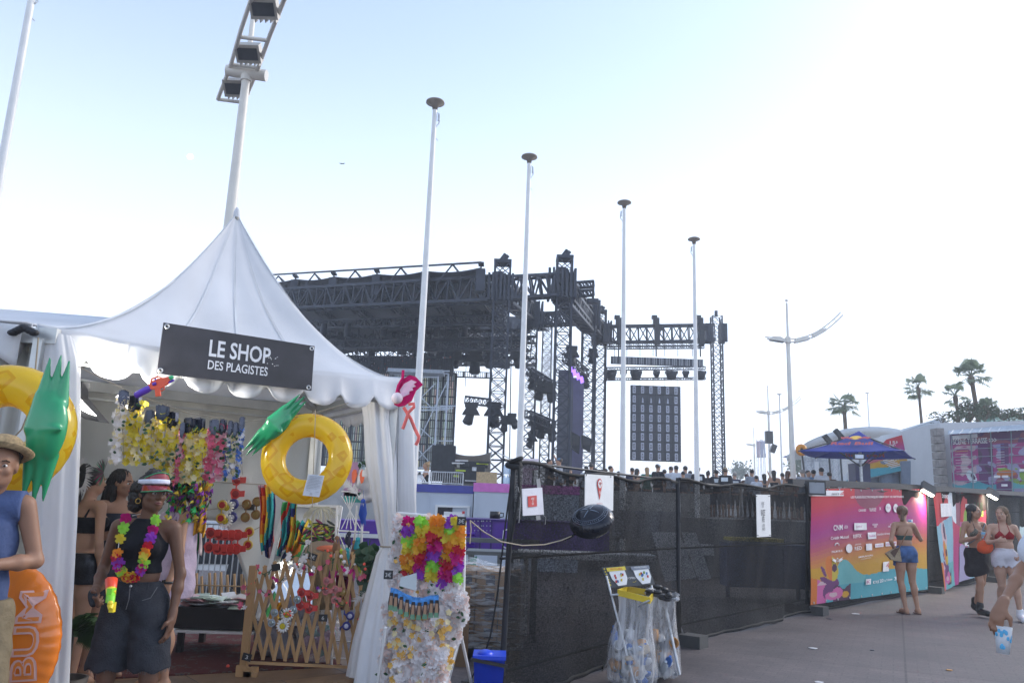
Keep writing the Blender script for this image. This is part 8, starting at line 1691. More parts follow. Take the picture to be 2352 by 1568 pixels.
m.build('cable_ties',blackp,t)
# --- foil balloon tied to the garland rack
c=aY(1360,1197,6.6);t=thing('foil_balloon','black foil balloon with a compass print floating on a string before the mesh fence','balloon',c)
R=Matrix.Rotation(-.35,3,'Y')@Matrix.Rotation(.5,3,'X')@rotz(.3)
bf=mat('foil_black',(.012,.014,.022),.16,.35,var=.2,nscale=3)
m=MB();vs=MB();vs.ell((0,0,0),(1,1,1),0,None,96,30)
def bal(p):
 p=V(p);a=math.atan2(p.y,p.x);r=math.hypot(p.x,p.y);e=r**6;w=1+.018*e*math.sin(a*34)
 return c+R@V((p.x*.182*w,p.y*.182*w,p.z*.11*(1+.05*e*math.cos(a*34))))
m.add([bal(p)for p in vs.v],vs.f,0,True);m.build('envelope',bf,t)
m=MB();pr_=lambda a,r,o=.003:bal((r*math.cos(a),r*math.sin(a),math.sqrt(max(0,1-r*r))))+(R@V((0,0,o)))
for i in range(48):m.tube([pr_(6.283*i/48,.70),pr_(6.283*i/48,.74 if i%4 else.78)],.0016,4)
for i in range(4):a=6.283*i/4+.5;m.tube([pr_(a,.08),pr_(a,.3),pr_(a,.5)],[.004,.003,.0015],4)
m.tube([pr_(6.283*i/40,.8)for i in range(41)],.0012,4);m.tube([pr_(6.283*i/40,.66)for i in range(41)],.0012,4);m.build('compass_print',mat('balloon_print',(.22,.28,.36),.4),t)
m=MB();k=aY(1310,1233,6.6);m.tube([aY(1322,1226,6.6),aY(1312,1231,6.6),aY(1296,1238,6.6)],[.006,.011,.015],8);m.build('neck',bf,t)
m=MB();pts=[aY(*p)for p in((1080,1195,5.6),(1110,1220,5.75),(1150,1243,5.9),(1200,1252,6.1),(1250,1250,6.3),(1290,1240,6.55),(1316,1229,6.6))];m.tube(pts,.0045,6);m.tube([aY(1080,1195,5.6),aY(1082,1215,5.6),aY(1079,1248,5.6)],.004,5);tag(m.build('twine',mat('twine',(.45,.38,.28),.9),loc=pts[0]),'pale twine from the garland rack to the black balloon','string')
# --- recycling stand
yb=7.05;bs=thing('recycling_stand','folding metal recycling stand with a printed board and two sack rings','bin stand',aZ(1470,1560,0))
bq=lambda u,v,y=yb:aY(u,v,y)
for i,(a,b)in enumerate((((1392,1322,yb+.1),(1458,1572,yb-.05)),((1490,1312,yb+.35),(1497,1352,yb+.3)),((1432,1440,yb+.3),(1383,1540,yb+.75)),((1530,1400,yb+.3),(1561,1548,yb+.2)))):
 m=MB();m.tube([bq(*a),bq(*b)],.0125,8);m.build('leg',steel,bs)
q=[bq(1380,1303,yb+.15),bq(1487,1298,yb+.35),bq(1503,1342,yb+.3),bq(1398,1350,yb+.1)]
m=MB();nn=(q[1]-q[0]).cross(q[3]-q[0]).normalized();nn=-nn if nn.y>0 else nn;m.prism(q,nn*.012);m.build('info_board',mat('board_dark',(.045,.05,.055),.5),bs)
bx_=(q[1]-q[0]).normalized();by_=(q[0]-q[3]).normalized();bl_=lambda a,b,o=.014:lerp(lerp(q[0],q[1],a),lerp(q[3],q[2],a),b)+nn*o
m=MB()
for cx,mi in((.28,1),(.8,3)):m.prism([bl_(cx+a,b)for a,b in((-.17,.12),(.17,.08),(.17,.6),(.1,.92),(-.08,.95),(-.16,.6))],nn*.003,0);m.prism([bl_(cx+a,b,.018)for a,b in((-.2,.06),(.2,.02),(.2,.2),(-.2,.24))],nn*.003,mi)
rn=random.Random(5)
for k in range(16):cx=.28 if k<8 else.8;m.box(bl_(cx+rn.uniform(-.1,.1),rn.uniform(.35,.8),.02),(.014,.006,.022),rn.choice([1,2,4,5]),rotz(rn.uniform(-.5,.5)))
textw(m,'RECYCLABLE',bl_(.28,.13,.024),bx_,by_,.016,.12,2,.005,.0);textw(m,'NON RECYCLABLE',bl_(.8,.11,.024),bx_,by_,.014,.13,0,.005,.0);textw(m,'CITEO',bl_(.54,.62,.02),bx_,by_,.018,.07,0,.005,.0)
for k in range(7):m.ell(bl_(.04,.1+.13*k,.014),(.008,.004,.008),1,n=8,m=5)
m.tube([bl_(.56+.05*math.cos(a),.74+.08*math.sin(a),.016)for a in[.2+.15*k for k in range(14)]],.002,4,1)
m.build('board_print',[whitep,mat('print_yellow',(.7,.55,.04),.5),mat('print_red',(.6,.05,.04),.5),mat('print_greyblue',(.2,.22,.26),.5),mat('print_green',(.08,.35,.08),.5),mat('print_blue2',(.05,.2,.5),.5)],bs)
ring=[bq(1420,1360,yb),bq(1492,1378,yb-.1),bq(1503,1362,yb+.3),bq(1440,1352,yb+.35)]
m=MB()
for i in range(4):m.beam(ring[i],ring[(i+1)%4],.014,.05)
m.build('yellow_ring',mat('yellow_plastic',(.72,.52,.02),.35),bs)
ring2=[bq(1486,1362,yb+.15),bq(1550,1374,yb+.1),bq(1552,1362,yb+.5),bq(1500,1352,yb+.5)]
m=MB()
for i in range(4):m.beam(ring2[i],ring2[(i+1)%4],.016,.03)
m.build('black_ring',blackp,bs)
m=MB();m.tube([bq(1402,1366,yb),bq(1422,1364,yb)],.01,6);m.tube([ring[1],bq(1478,1384,yb-.1),bq(1466,1392,yb-.05)],.01,6);m.build('ring_arm',steel,bs)
sack=bpy.data.materials.new('clear_sack');sack.use_nodes=True;nt=sack.node_tree;B=nt.nodes['Principled BSDF'];B.inputs['Base Color'].default_value=(.72,.73,.75,1);B.inputs['Roughness'].default_value=.16
tcs=nt.nodes.new('ShaderNodeTexCoord');mps=nt.nodes.new('ShaderNodeMapping');mps.inputs['Scale'].default_value=(26,26,2.2);nz=nt.nodes.new('ShaderNodeTexNoise');nz.inputs['Scale'].default_value=1;nz.inputs['Detail'].default_value=5;nt.links.new(tcs.outputs['Object'],mps.inputs[0]);nt.links.new(mps.outputs[0],nz.inputs['Vector'])
mrs=nt.nodes.new('ShaderNodeMapRange');mrs.inputs[1].default_value=.35;mrs.inputs[2].default_value=.7;mrs.inputs[3].default_value=.14;mrs.inputs[4].default_value=.62;nt.links.new(nz.outputs[0],mrs.inputs[0]);nt.links.new(mrs.outputs[0],B.inputs['Alpha']);bp=nt.nodes.new('ShaderNodeBump');bp.inputs['Strength'].default_value=.9;bp.inputs['Distance'].default_value=.03;nt.links.new(nz.outputs[0],bp.inputs['Height']);nt.links.new(bp.outputs[0],B.inputs['Normal'])
def sackf(R4,bc,br,label,seed,trash):
 t=thing('clear_sack',label,'refuse sack',V((bc.x,bc.y,0)),'clear refuse sacks');ct=sum(R4,V((0,0,0)))/4
 def f(a,v):
  an=2*math.pi*a;k=(a*4)%4;i=int(k)%4;top=lerp(R4[i],R4[(i+1)%4],k-int(k));an2=math.atan2(top.y-ct.y,top.x-ct.x)
  bulge=br*(.62+.42*math.sin(min(1,v**1.2)*math.pi*.62))
  if v>.93:bulge*=math.sqrt(max(0,1-((v-.93)/.07)**2))*.97+.02
  b=V((bc.x+math.cos(an2)*bulge,bc.y+math.sin(an2)*bulge,0));w=min(1,v*1.6);p=lerp(top,b,w*w*(3-2*w));p.z=ct.z*(1-v)+.012*v+(top.z-ct.z)*(1-v)
  r=.012*math.sin(an2*17+seed+v*3)*min(1,v*4)*(1-v*.4)+.016*math.sin(an2*9+v*7+seed)*v
  return p+V((math.cos(an2)*r,math.sin(an2)*r,0))
 m=MB();m.grid(f,80,44);m.build('film',sack,t)
 m=MB();rn=random.Random(seed)
 for i in range(trash):
  a=rn.uniform(0,6.28);r=br*.72*math.sqrt(rn.random());z=rn.uniform(.05,.34);c=V((bc.x+math.cos(a)*r,bc.y+math.sin(a)*r,z));RR=Matrix.Rotation(rn.uniform(-1.5,1.5),3,'X')@rotz(rn.uniform(0,3));k=rn.random();mi=rn.randint(0,5)
  if k<.4:m.lathe([(0,0),(.03,0),(.042,.11),(.038,.11),(.028,.01),(0,.01)],c,12,rn.choice([0,0,1,5]),RR)
  elif k<.7:m.ell(c,(.06,.045,.02),mi,RR,7,5,False)
  elif k<.85:m.tube([c,c+RR@V((0,0,.14)),c+RR@V((0,0,.17)),c+RR@V((0,0,.2))],[.03,.03,.012,.012],10,rn.choice([4,3]))
  else:m.box(c,(.11,.08,.006),mi,RR)
 m.build('rubbish',[mat('tr_white',(.6,.6,.6),.5),mat('tr_cream',(.5,.4,.28),.7),mat('tr_dark',(.05,.06,.08),.5),mat('tr_blue',(.05,.15,.45),.4),mat('tr_clear',(.45,.5,.55),.15),mat('tr_orange',(.5,.25,.08),.6)],t)
c1=aY(1455,1545,yb);sackf(ring,V((c1.x,yb+.1,0)),.2,'left clear sack of cups and rubbish hanging from the yellow ring',3,60)
c2=aY(1524,1530,yb+.35);sackf(ring2,V((c2.x,yb+.42,0)),.15,'right clear sack hanging from the black ring behind the first',8,34)
m=MB();rn=random.Random(6)
for i in range(22):a=lerp(ring2[i%4],ring2[(i+1)%4],rn.random());m.ell(a+V((0,0,rn.uniform(-.02,.03))),(.05,.03,.018),0 if i%2 else 1,rotz(rn.uniform(0,3)),7,5)
tag(m.build('crumpled_film',[sack,blackp],loc=ring2[0]),'crumpled grey film bunched over the black sack ring','plastic film')
rn=random.Random(13)
for i,(u,v,s,lab)in enumerate([(1965,1409,.09,'small white scrap near the foot of the sponsor banner'),(1905,1420,.05,'tiny grey scrap on the paving below the sponsor banner'),(1867,1488,.05,'small pale wrapper in the middle of the paving'),(2003,1492,.03,'dark speck of litter on the paving'),(2180,1538,.04,'brown leaf scrap near the bottom right of the photo'),(1880,1566,.05,'tiny scrap at the bottom edge of the photo'),(2045,1585,.05,'crumb of paper at the bottom edge right of centre'),(523,1533,.018,'small coral bead dropped on the tent floor')]):
 p=aZ(u,v,.004 if i<7 else.104);m=MB();m.prism([p+V((s*math.cos(a)*rn.uniform(.6,1.2),s*math.sin(a)*rn.uniform(.5,1.1),0))for a in(0,1.2,2.3,3.6,5)],V((0,0,.006)))if i<7 else m.ell(p+V((0,0,.014)),.014)
 tag(m.build('litter',[MATS['tr_white'],MATS['tr_dark'],MATS['tr_white'],MATS['tr_dark'],MATS['tr_orange'],MATS['tr_white'],MATS['tr_cream'],coral][i],loc=p),lab,'litter')
# ================================================================ buildings, parasol and palms at the right
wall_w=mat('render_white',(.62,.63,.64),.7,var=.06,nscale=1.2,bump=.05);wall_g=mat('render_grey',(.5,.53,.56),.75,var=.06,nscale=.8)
pv_=thing('pavilion','white angular pavilion with a folded facade and a colourful poster','building',aZ(2090,1200,tz))
yb1,yb2,yb3=38,33,30
def pb(u,v,Y):return aY(u,v,Y)
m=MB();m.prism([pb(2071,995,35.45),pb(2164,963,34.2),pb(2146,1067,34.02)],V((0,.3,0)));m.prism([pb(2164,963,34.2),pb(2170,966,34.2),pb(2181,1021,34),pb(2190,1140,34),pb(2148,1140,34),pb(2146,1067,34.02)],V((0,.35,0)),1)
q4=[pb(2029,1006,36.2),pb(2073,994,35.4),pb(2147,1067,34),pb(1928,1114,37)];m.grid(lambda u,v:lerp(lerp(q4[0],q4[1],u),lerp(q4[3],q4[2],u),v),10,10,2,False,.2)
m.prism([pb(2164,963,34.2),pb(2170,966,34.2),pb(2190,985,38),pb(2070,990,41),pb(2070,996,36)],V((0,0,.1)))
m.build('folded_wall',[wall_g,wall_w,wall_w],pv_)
m=MB();m.beam(pb(2148,1098,33.95),pb(2186,1082,33.95),.05);m.beam(pb(2150,1045,33.97),pb(2182,1035,33.95),.03);m.build('joint_line',mat('joint',(.2,.2,.21)),pv_)
def art4(x,y):
 if y>.80-.06*math.sin(x*5+1):return ex['teal']
 if y>.62-.1*x:return ex['gold']
 if.1<x<.2 and y>.6:return ex['white']
 return min(20,int(y/.75*20))
q4=[pb(2029,1010,36.0),pb(2071,998,35.3),pb(2141,1064,33.9),pb(1932,1110,36.8)]
tw=thing('poster','slanted red to yellow and teal poster on the folded facade of the pavilion','poster',q4[0]);m=MB()
m.grid(lambda u,v:lerp(lerp(q4[0],q4[1],u),lerp(q4[3],q4[2],u),v)+V((0,-.3,0)),60,60,0,False,0,mf=lambda u,v:art4(u,v));m.build('print',allm,tw)
m=MB();cx=V((1,0,0));
q4P=lambda x,y:lerp(lerp(q4[0],q4[1],x),lerp(q4[3],q4[2],x),y)+V((0,-.36,0))
for x,y,w,tx in((.5,.2,.5,'15H\n20H'),(.8,.55,.7,'AOUT 07'),(.6,.62,.6,'CANNES')):textw(m,tx,q4P(x,y),(1,-.45,0),(0,0,1),.26,w,0,.01,0)
for i in range(6):m.beam(q4P(.36+i*.03,.6+i*.05),q4P(.5+i*.03,.6+i*.05),.03)
m.build('lettering',MATS['banner_white'],tw)
m=MB()
def roof(u,v):a=lerp(pb(1847,1024,46),pb(2075,994,42),u);a.z+=.55*math.sin(u*math.pi)**.7*(1-v)+.1;a.y+=5*v*0;return a-V((0,-v*3,.45*v))
m.grid(roof,40,6,0,True,.35);m.build('roof',wall_w,pv_)
m=MB();a=pb(1850,1045,44);b=pb(2148,1062,40);m.box(((a.x+b.x)/2,44.5,2.5),(b.x-a.x,.3,5.2));m.build('rear_wall',wall_w,pv_)
dkg=mat('facade_glass',(.05,.075,.095),.12,var=.3,nscale=.5)
m=MB();a=pb(1990,1080,37.6);b=pb(2146,1066,34.6);m.prism([V((a.x,37.6,a.z)),V((b.x,34.6,b.z)),V((b.x,34.6,tz)),V((a.x,37.6,tz))],V((0,.1,0)));m.build('window',dkg,pv_)
for u,Y in((2002,36.4),(2041,35.6),(2092,34.6)):p=pb(u,1070,Y);m=MB();m.tube([(p.x,Y,tz),(p.x,Y,p.z+.2)],.42,16);m.build('column',mat('column_slate',(.16,.2,.27),.6),pv_)
gb=thing('glazed_block','low block at the right edge with planters and a large glazed banner front','building',aZ(2270,1200,tz))
A=pb(2181,992,31);Bq=pb(2420,984,29);Z1=tz-.4
m=MB();m.prism([V((A.x-.35,31.5,Z1)),V((Bq.x,29.6,Z1)),V((Bq.x,29.6,pb(2420,966,29.6).z)),V((A.x-.1,31.5,pb(2190,972,31.5).z))],V((.6,8,0)));m.build('wall',wall_w,gb)
m=MB()
for i in range(14):z=Z1+(A.z-Z1)*i/13;m.box((A.x-.38,31.2,z),(.28,.5,(A.z-Z1)/13*.9))
m.build('stone_edge',mat('stone_edge',(.3,.27,.25),.9,var=.3),gb)
m=MB();m.prism([pb(2180,988,30.4),pb(2420,968,28.6),pb(2420,983,28.2),pb(2180,997,30)],V((0,.08,0)))
m.build('awning',mat('awning_glass',(.3,.36,.42),.25),gb)
m=MB()
for i in range(9):m.beam(pb(2190+i*22,988-i*1.8,30.3-i*.16),pb(2182+i*22,997-i*1.2,30-.16*i),.04)
m.build('awning_rib',steel,gb)
q5=[pb(2181,996,30.6),pb(2420,984,28.8),pb(2420,1142,28.8),pb(2190,1142,30.6)]
def art5(x,y):
 n=nz3(x*7,y*5,0,1.6)
 if inel(x,y,.2,.68,.045,.1,-.3):return ex['dark']if inel(x,y,.215,.68,.018,.05,-.3)else ex['white']
 if y>.78+.03*math.sin(x*20):return ex['teal']if x<.45 else(ex['lav']if(x>.62 and y>.86)else(ex['teal2']if x>.6 else ex['purple']))
 if x>.45 and y>.55:
  if inel(x,y,.55,.64,.1,.05)or inel(x,y,.62,.76,.06,.04):return ex['orange']if y<.68 else ex['green']
  if nz3(x*9,y*9,3,1.0)>.12:return ex['green']
  return ex['wine']if n>0 else ex['lav']
 if y<.18:return ex['purple']if n>-.1 else ex['wine']
 if.28<x<.42 and n>-.25 or.5<x<.58 and y<.5 or.78<x<.9 and y<.6 and n>-.1:return ex['dark']if n>.25 else ex['purple']
 if y>.2 and n<-.05:return ex['lav']if x>.25 else ex['pale']
 return 11 if n<.3 else 9
tb=thing('terrace_banner','huge magenta and lavender terrace stage banner behind glass at the right edge','banner',(q5[0]+q5[2])/2);m=MB()
m.grid(lambda u,v:lerp(lerp(q5[0],q5[1],u),lerp(q5[3],q5[2],u),v),130,110,0,False,0,mf=art5);m.build('print',allm,tb)
m=MB();dxx=(q5[1]-q5[0]).normalized();bp_=lambda x,y:lerp(lerp(q5[0],q5[1],x),lerp(q5[3],q5[2],x),y)+V((0,-.04,0))
textw(m,'SCÈNE TERRASSE >>>',bp_(.24,.12),dxx,bz,.26,1.45,0,.01,0);m.prism([bp_(.02,.03),bp_(.27,.02),bp_(.27,.08),bp_(.02,.09)],V((0,-.01,0)))
for i in range(10):m.beam(bp_(.04,.24+i*.045),bp_(.17,.235+i*.045),.035,.01,1 if i==1 else 0);m.beam(bp_(.45,.2+i*.04),bp_(.53,.195+i*.04),.03,.01,2 if i<3 else 0)
for x,y in((.45,.69),(.53,.69),(.52,.82),(.7,.6)):m.prism([bp_(x-.03,y-.02),bp_(x+.03,y-.02),bp_(x+.03,y+.015),bp_(x-.03,y+.015)],V((0,-.01,0)))
m.build('lettering',[MATS['banner_white'],MATS['print_yellow'],mat('ltblue',(.1,.2,.6))],tb)
m=MB()
for i in range(1,8):m.beam(bp_(0,i/8)+V((0,-.03,0)),bp_(1,i/8)+V((0,-.03,0)),.02,.02)
for i in range(0,6):m.beam(bp_(i/5*.98+.005,0)+V((0,-.03,0)),bp_(i/5*.98+.005,1)+V((0,-.03,0)),.03,.03)
m.build('glazing_bar',mat('glazing_bar',(.2,.24,.28),.4,.4),gb)
m=MB();a,b=pb(2250,957,33),pb(2420,946,31.5)
m.prism([a,b,b-V((0,0,.45)),a-V((0,0,.3))],V((0,.03,0)));m.build('glass_balustrade',thin_mat('rail_glass',(.25,.5,.45),.6,.15,.2),gb)
m=MB();m.beam(a,b,.05);[m.beam(lerp(a,b,i/5),lerp(a,b,i/5)-V((0,0,.5)),.04)for i in range(6)];m.build('balustrade_rail',mat('rail_dark',(.08,.12,.12)),gb)
grn1=mat('shrub_green',(.1,.14,.08),.7,var=.4);twig=mat('twig',(.16,.12,.08),.8)
def shrub(c,w,h,n,label,seed,dry=False):
 rn=random.Random(seed);t=thing('roof_shrub',label,'shrub',c,'shrubs along the block roof');m=MB();k=MB()
 for i in range(int(n/12)):a=rn.uniform(-.5,.5);k.tube([c,c+V((a*w*.5,rn.uniform(-.2,.2),h*.5)),c+V((a*w*1.1,rn.uniform(-.3,.3),h*rn.uniform(.7,1.05)))],.012,4)
 k.build('twigs',twig,t)
 for i in range(n):
  a=rn.uniform(-.5,.5);p=c+V((a*w,rn.uniform(-.3,.3),h*rn.random()**.6*(1-1.2*a*a)));r=rn.uniform(.04,.09);d=V((rn.uniform(-1,1),rn.uniform(-1,1),rn.uniform(-.6,1))).normalized();s=d.cross(V((.3,.5,.7))).normalized();m.add([p,p+d*r+s*r*.4,p+d*r*2,p+d*r-s*r*.4],[(0,1,2,3)],0,True)
 m.build('foliage',grn1,t)
for i,(u,v,w,h,n,lab)in enumerate([(2165,975,1.1,.55,90,'thin dry shrub at the left end of the block roof'),(2200,972,.9,.5,200,'low shrub below the shortest right palm'),(2228,972,1.0,.9,420,'dense round shrub left of the tall palm foot'),(2262,968,1.3,.7,360,'shrub to the right of the tall palm foot'),(2305,966,1.4,.45,260,'low shrub under the glass balustrade'),(2345,964,1.2,.45,220,'low shrub at the right edge under the balustrade')]):shrub(pb(u,v,32),w,h,n,lab,i)
palm_l=thin_mat('palm_leaf',(.2,.25,.16),1,.5,.55,.35,2);ptr=mat('palm_trunk',(.12,.085,.055),.9,var=.35,nscale=4,bump=.6)
def palm(cu,cv,bu,bv,Y,r,label,nf=22,seed=0,skirt=False,th=.16):
 top=aY(cu,cv,Y);base=aY(bu,bv,Y);d=(top-base);b0=base-d*(base.z/d.z)if d.z else base;b0=V((base.x+(base.x-top.x)*.3,Y,0))
 t=thing('palm_tree',label,'palm tree',b0,'palm trees behind the pavilion');rn=random.Random(seed)
 m=MB();N=14;m.tube([lerp(b0,top,i/N)+V((.12*math.sin(i/N*3)*.5,0,0))for i in range(N+1)],[th*(1.25-.5*i/N)*(1+.06*(i%2))for i in range(N)]+[th*.9],12)
 m.ell(top-V((0,0,.2)),(th*1.35,th*1.35,.28),0,n=12,m=8);m.build('trunk',ptr,t)
 m=MB()
 for i in range(nf):
  a=i*2.399+rn.uniform(-.2,.2);el=rn.uniform(-.6,1.25)if i>nf*.2 else rn.uniform(.5,1.4);dr=V((math.cos(a)*math.cos(el),math.sin(a)*math.cos(el),math.sin(el)));L=r*rn.uniform(.55,.75)
  st_=top+V((0,0,0));e=st_+dr*L+V((0,0,-.12*L));m.tube([st_,lerp(st_,e,.5)+V((0,0,.05*L)),e],.018,4)
  dd=(e-st_).normalized();s=dd.cross(V((0,0,1)));s=(s if s.length>.1 else V((1,0,0))).normalized();up_=s.cross(dd).normalized();R_f=r*rn.uniform(.42,.6)
  for k in range(15):
   an=(k-7)/7*1.75;q=(dd*math.cos(an)+s*math.sin(an));tip=e+q*R_f*(1-.15*abs(an)/1.75)+V((0,0,-.32*R_f*(.4+abs(math.sin(an)))*rn.uniform(.6,1.3)));mid=e+q*R_f*.55;w=up_.cross(q).normalized()if up_.cross(q).length>.01 else s
   m.add([e,mid+w*.038*r,tip,mid-w*.038*r],[(0,1,2,3)],0,False)
 m.build('crown',palm_l,t)
palm(1938,933,1946,1080,46,.95,'leftmost palm, rising behind the blue parasol',24,1,th=.13)
palm(2109,890,2120,1030,46,.88,'second palm from the left, thin and standing above the folded facade',18,2,th=.09)
palm(2194,908,2206,1000,40,.72,'short palm between the thin palm and the tallest one',16,3,th=.09)
palm(2230,864,2260,990,38,.9,'tallest palm with a leaning trunk on the block roof',22,4,th=.12)
palm(2264,940,2262,985,36,.6,'low bushy palm right behind the tallest trunk',34,5,th=.2)
# ---- blue parasol
t=thing('parasol','big square blue parasol with drink logos beyond the banners','parasol',(aY(1970,1100,27.6).x,27.6,tz))
NL,NR,FRq,FLq=aY(1834,1034,26),aY(2076,1033,26),aY(2102,1052,29.2),aY(1872,1050,29.2);AP=aY(1967,989,27.6);AP=V(((NL.x+FRq.x)/2,27.6,AP.z))
blu=thin_mat('parasol_blue',(.03,.06,.42),1,.6,.35,.12,1.5,.1)
m=MB()
for a,b in((NL,NR),(NR,FRq),(FRq,FLq),(FLq,NL)):
 m.grid(lambda u,v,a=a,b=b:(lambda e:e.lerp(AP,v)+V((0,0,-.12*math.sin(math.pi*v)-.05*math.sin(math.pi*u)*(1-v))))(lerp(a,b,u)),12,10,0,True,.015)
m.build('canopy',blu,t)
m=MB()
for a in(NL,NR,FRq,FLq):m.beam(a-V((0,0,.03)),AP-V((0,0,.12)),.035);m.beam(lerp(a,AP,.45)-V((0,0,.08)),V((AP.x,27.6,NL.z-.35)),.03)
m.build('ribs',blackm,t)
m=MB();m.tube([V((AP.x,27.6,tz)),V((AP.x,27.6,AP.z-.05))],.05,12);m.box((AP.x,27.6,tz+.05),(.8,.8,.1));m.build('pole',steel,t)
e1=(NR-NL).normalized();mid=lerp(NL,NR,.5);uu=(AP-mid).normalized();nf=e1.cross(uu);nf=-nf if nf.y>0 else nf
fp_=lambda x,y,o=.05:mid+e1*x+uu*y+nf*o
m=MB();rr=mat('logo_red',(.4,.02,.03),.6);ry=mat('logo_yellow',(.75,.45,.03),.6)
textw(m,'Red Bull',fp_(-.05,.55,.06),e1,uu,.32,1.4,0,.03,0)
m.prism([fp_(.0+.2*math.cos(a),1.12+.2*math.sin(a),.07)for a in[6.283*k/20 for k in range(20)]],nf*.005,1)
bull=[(.06,.98),(.12,1.08),(.2,1.1),(.24,1.2),(.32,1.22),(.45,1.16),(.52,1.2),(.5,1.1),(.44,.98),(.38,.96),(.36,1.04),(.25,1.03),(.18,.95),(.12,.98)]
for s in(-1,1):m.prism([fp_(s*a,b,.075)for a,b in(bull if s>0 else bull[::-1])],nf*.005,0)
mid2=lerp(FLq,FRq,.5);uf=(AP-mid2).normalized();ef=(FRq-FLq).normalized()
textw(m,'Red Bull',mid2+uf*.4+V((0,-.08,-.1)),-ef,uf,.28,1.4,0,.03,0)
m.build('logo',[rr,ry],t)
t=thing('drinks_cooler','dark blue drinks cooler with a yellow and red print under the parasol','cooler',aY(1982,1110,28.5));a=aY(1964,1063,28.5);b=aY(2001,1112,28.5)
m=MB();m.box(((a.x+b.x)/2,28.8,(a.z+tz)/2),(b.x-a.x,.6,a.z-tz));m.build('cabinet',mat('cooler_navy',(.02,.025,.12),.4),t)
m=MB();cx_=(a.x+b.x)/2;w=b.x-a.x;h=a.z-tz;m.prism([V((cx_+x*w,28.49,a.z-h*y))for x,y in((-.5,.3),(-.2,.35),(.0,.55),(.2,.8),(-.1,.95),(-.5,.9))],V((0,-.01,0)),1);m.prism([V((cx_+x*w,28.48,a.z-h*y))for x,y in((-.1,.5),(.1,.35),(.35,.4),(.48,.6),(.2,.7),(.15,.8),(-.2,.7))],V((0,-.01,0)),0);m.build('print',[rr,ry],t)
a=aY(1953,1060,29.5);m=MB();m.box((a.x+.25,29.6,(a.z+tz)/2),(.5,.4,a.z-tz));tag(m.build('white_cupboard',whitep,loc=(a.x,29.6,tz)),'white cupboard just left of the blue drinks cooler','cupboard')
p=aY(1972,1048,25.9);m=MB();m.box(p,(.34,.1,.18));m.box(p+V((0,-.055,0)),(.27,.01,.12),1);tag(m.build('hanging_light',[blackp,mat('dim_panel',(.6,.65,.75),.2)],loc=p),'square black light hung on the parasol pole','light')
grt=mat('truss_silver',(.45,.48,.52),.35,.7)
for u,v,Y,lab in((1857,1050,33,'short silver truss leg left of the parasol pole'),(1920,1054,33,'short silver truss leg under the left of the blue parasol'),(1893,1050,34,'slim silver truss leg between the two others')):
 p=aY(u,v,Y);m=MB();truss(m,(p.x,Y,tz),(p.x,Y,p.z),.32,8,.02,dbl=True);tag(m.build('silver_truss',grt,loc=(p.x,Y,tz)),lab,'truss','silver truss legs under the parasol')
a=aY(1857,1050,33);b=aY(1893,1050,33.5);m=MB();truss(m,a,b,.28,5,.02);tag(m.build('truss_crossbar',grt,loc=a),'silver truss crossbar joining two of the short legs','truss')
for u,v,lab in((1901,1003,'dark floodlight poking above the left slope of the parasol'),(1926,990,'dark floodlight nearer the parasol peak')):
 p=aY(u,v+6,31);m=MB();R=Matrix.Rotation(-.7,3,'Y');m.box(p,(.16,.2,.42),0,R);m.beam(p,V((p.x+.1,31,tz)),.05);m.box(p+V((-.1,0,.12)),(.12,.15,.1),0,R);tag(m.build('black_floodlight',blackp,loc=p),lab,'floodlight')
p=aY(1841,1033,30);m=MB();m.torus(p,.14,.09,0,Matrix.Rotation(math.pi/2,3,'X'),20,8);m.ell(p,(.1,.05,.1),1);m.beam(p,V((p.x+.2,30,tz)),.05,None,1);tag(m.build('amber_lamp',[mat('amber',(.75,.3,.03),.3),blackp],loc=p),'round amber signal lamp at the left tip of the parasol','lamp')
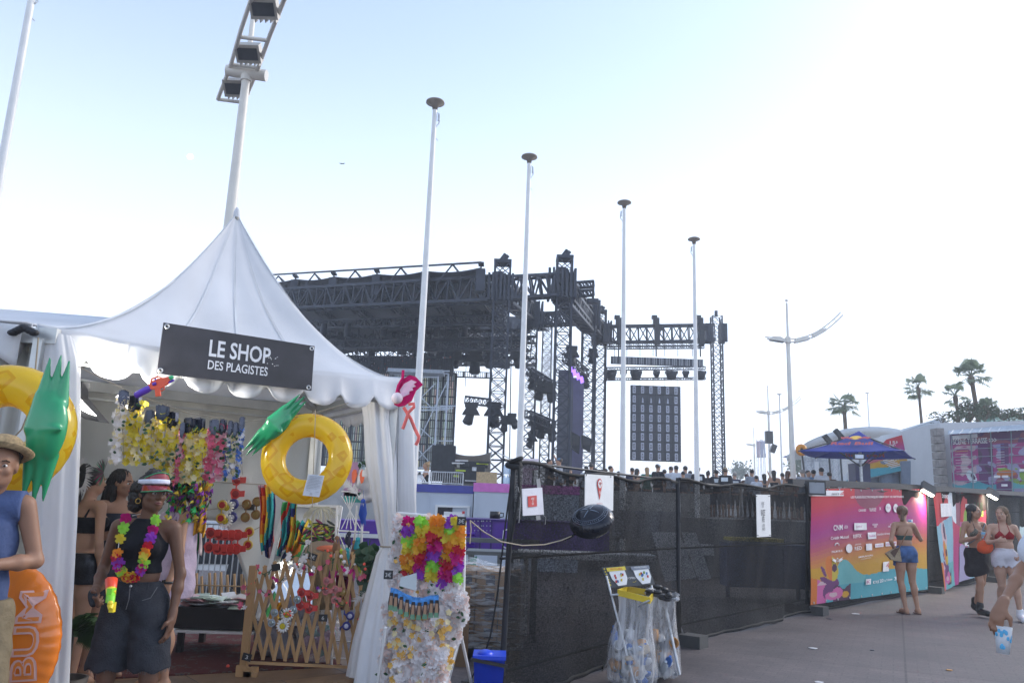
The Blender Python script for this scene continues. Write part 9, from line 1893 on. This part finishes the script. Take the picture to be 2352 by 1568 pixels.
p=aY(1766,1004,58);m=MB();m.box(p,(.5,.4,.9));m.box(p+V((.3,0,-.8)),(.35,.3,.6),0,Matrix.Rotation(.4,3,'Y'));tag(m.build('hanging_speaker',blackp,loc=p),'black speaker hung on the small far lamp mast','speaker')
t=thing('far_parasol','tiny far blue parasol left of the near one','parasol',aY(1846,1065,60));p=aY(1846,1050,60);m=MB();m.lathe([(0,.5),(1.6,0),(1.55,-.04),(0,.4)],p,4);m.build('canopy',blu,t);m=MB();m.tube([p+V((0,0,.4)),V((p.x,60,0))],.05,6);m.build('pole',steel,t)
def far_tree(u,v,Y,r,label,seed):
 p=aY(u,v,Y);t=thing('far_tree',label,'tree',(p.x,Y,0),'far trees on the seafront');rn=random.Random(seed);m=MB()
 for i in range(420):
  d=V((rn.gauss(0,1),rn.gauss(0,1),rn.gauss(0,.7))).normalized();q=p+d*r*rn.uniform(.3,1)*(1+.25*math.sin(d.x*7+seed));s=.16*r/1.2;x=V((rn.uniform(-1,1),rn.uniform(-1,1),rn.uniform(-1,1))).normalized();y=x.cross(d).normalized();m.add([q-x*s,q+y*s*.6,q+x*s,q-y*s*.6],[(0,1,2,3)],0)
 m.build('crown',grn1,t);m=MB();m.tube([(p.x,Y,0),p],[.18,.08],8);m.build('trunk',ptr,t)
for u,v,Y,r,lab in((1831,1066,80,1.3,'small far tree left of the tiny parasol'),(1868,1062,85,1.6,'far tree right of the tiny parasol'),(1880,1068,85,1.4,'far tree partly behind the blue parasol'),(1700,1082,130,2,'hazy far tree near the distant banners')):far_tree(u,v,Y,r,lab,int(u))
# ================================================================ scattering volume added to imitate the lens veil over distant things
hz=bpy.data.materials.new('lens_veil_haze');hz.use_nodes=True;nt=hz.node_tree;nt.nodes.remove(nt.nodes['Principled BSDF'])
pvh=nt.nodes.new('ShaderNodeVolumePrincipled');pvh.inputs['Color'].default_value=(.86,.92,1,1);pvh.inputs['Density'].default_value=.0026;pvh.inputs['Anisotropy'].default_value=.3
nt.links.new(pvh.outputs[0],nt.nodes['Material Output'].inputs['Volume'])
m=MB();m.box((0,1470,7.5),(3020,3090,17));o=m.build('haze',hz);o['kind']='stuff'
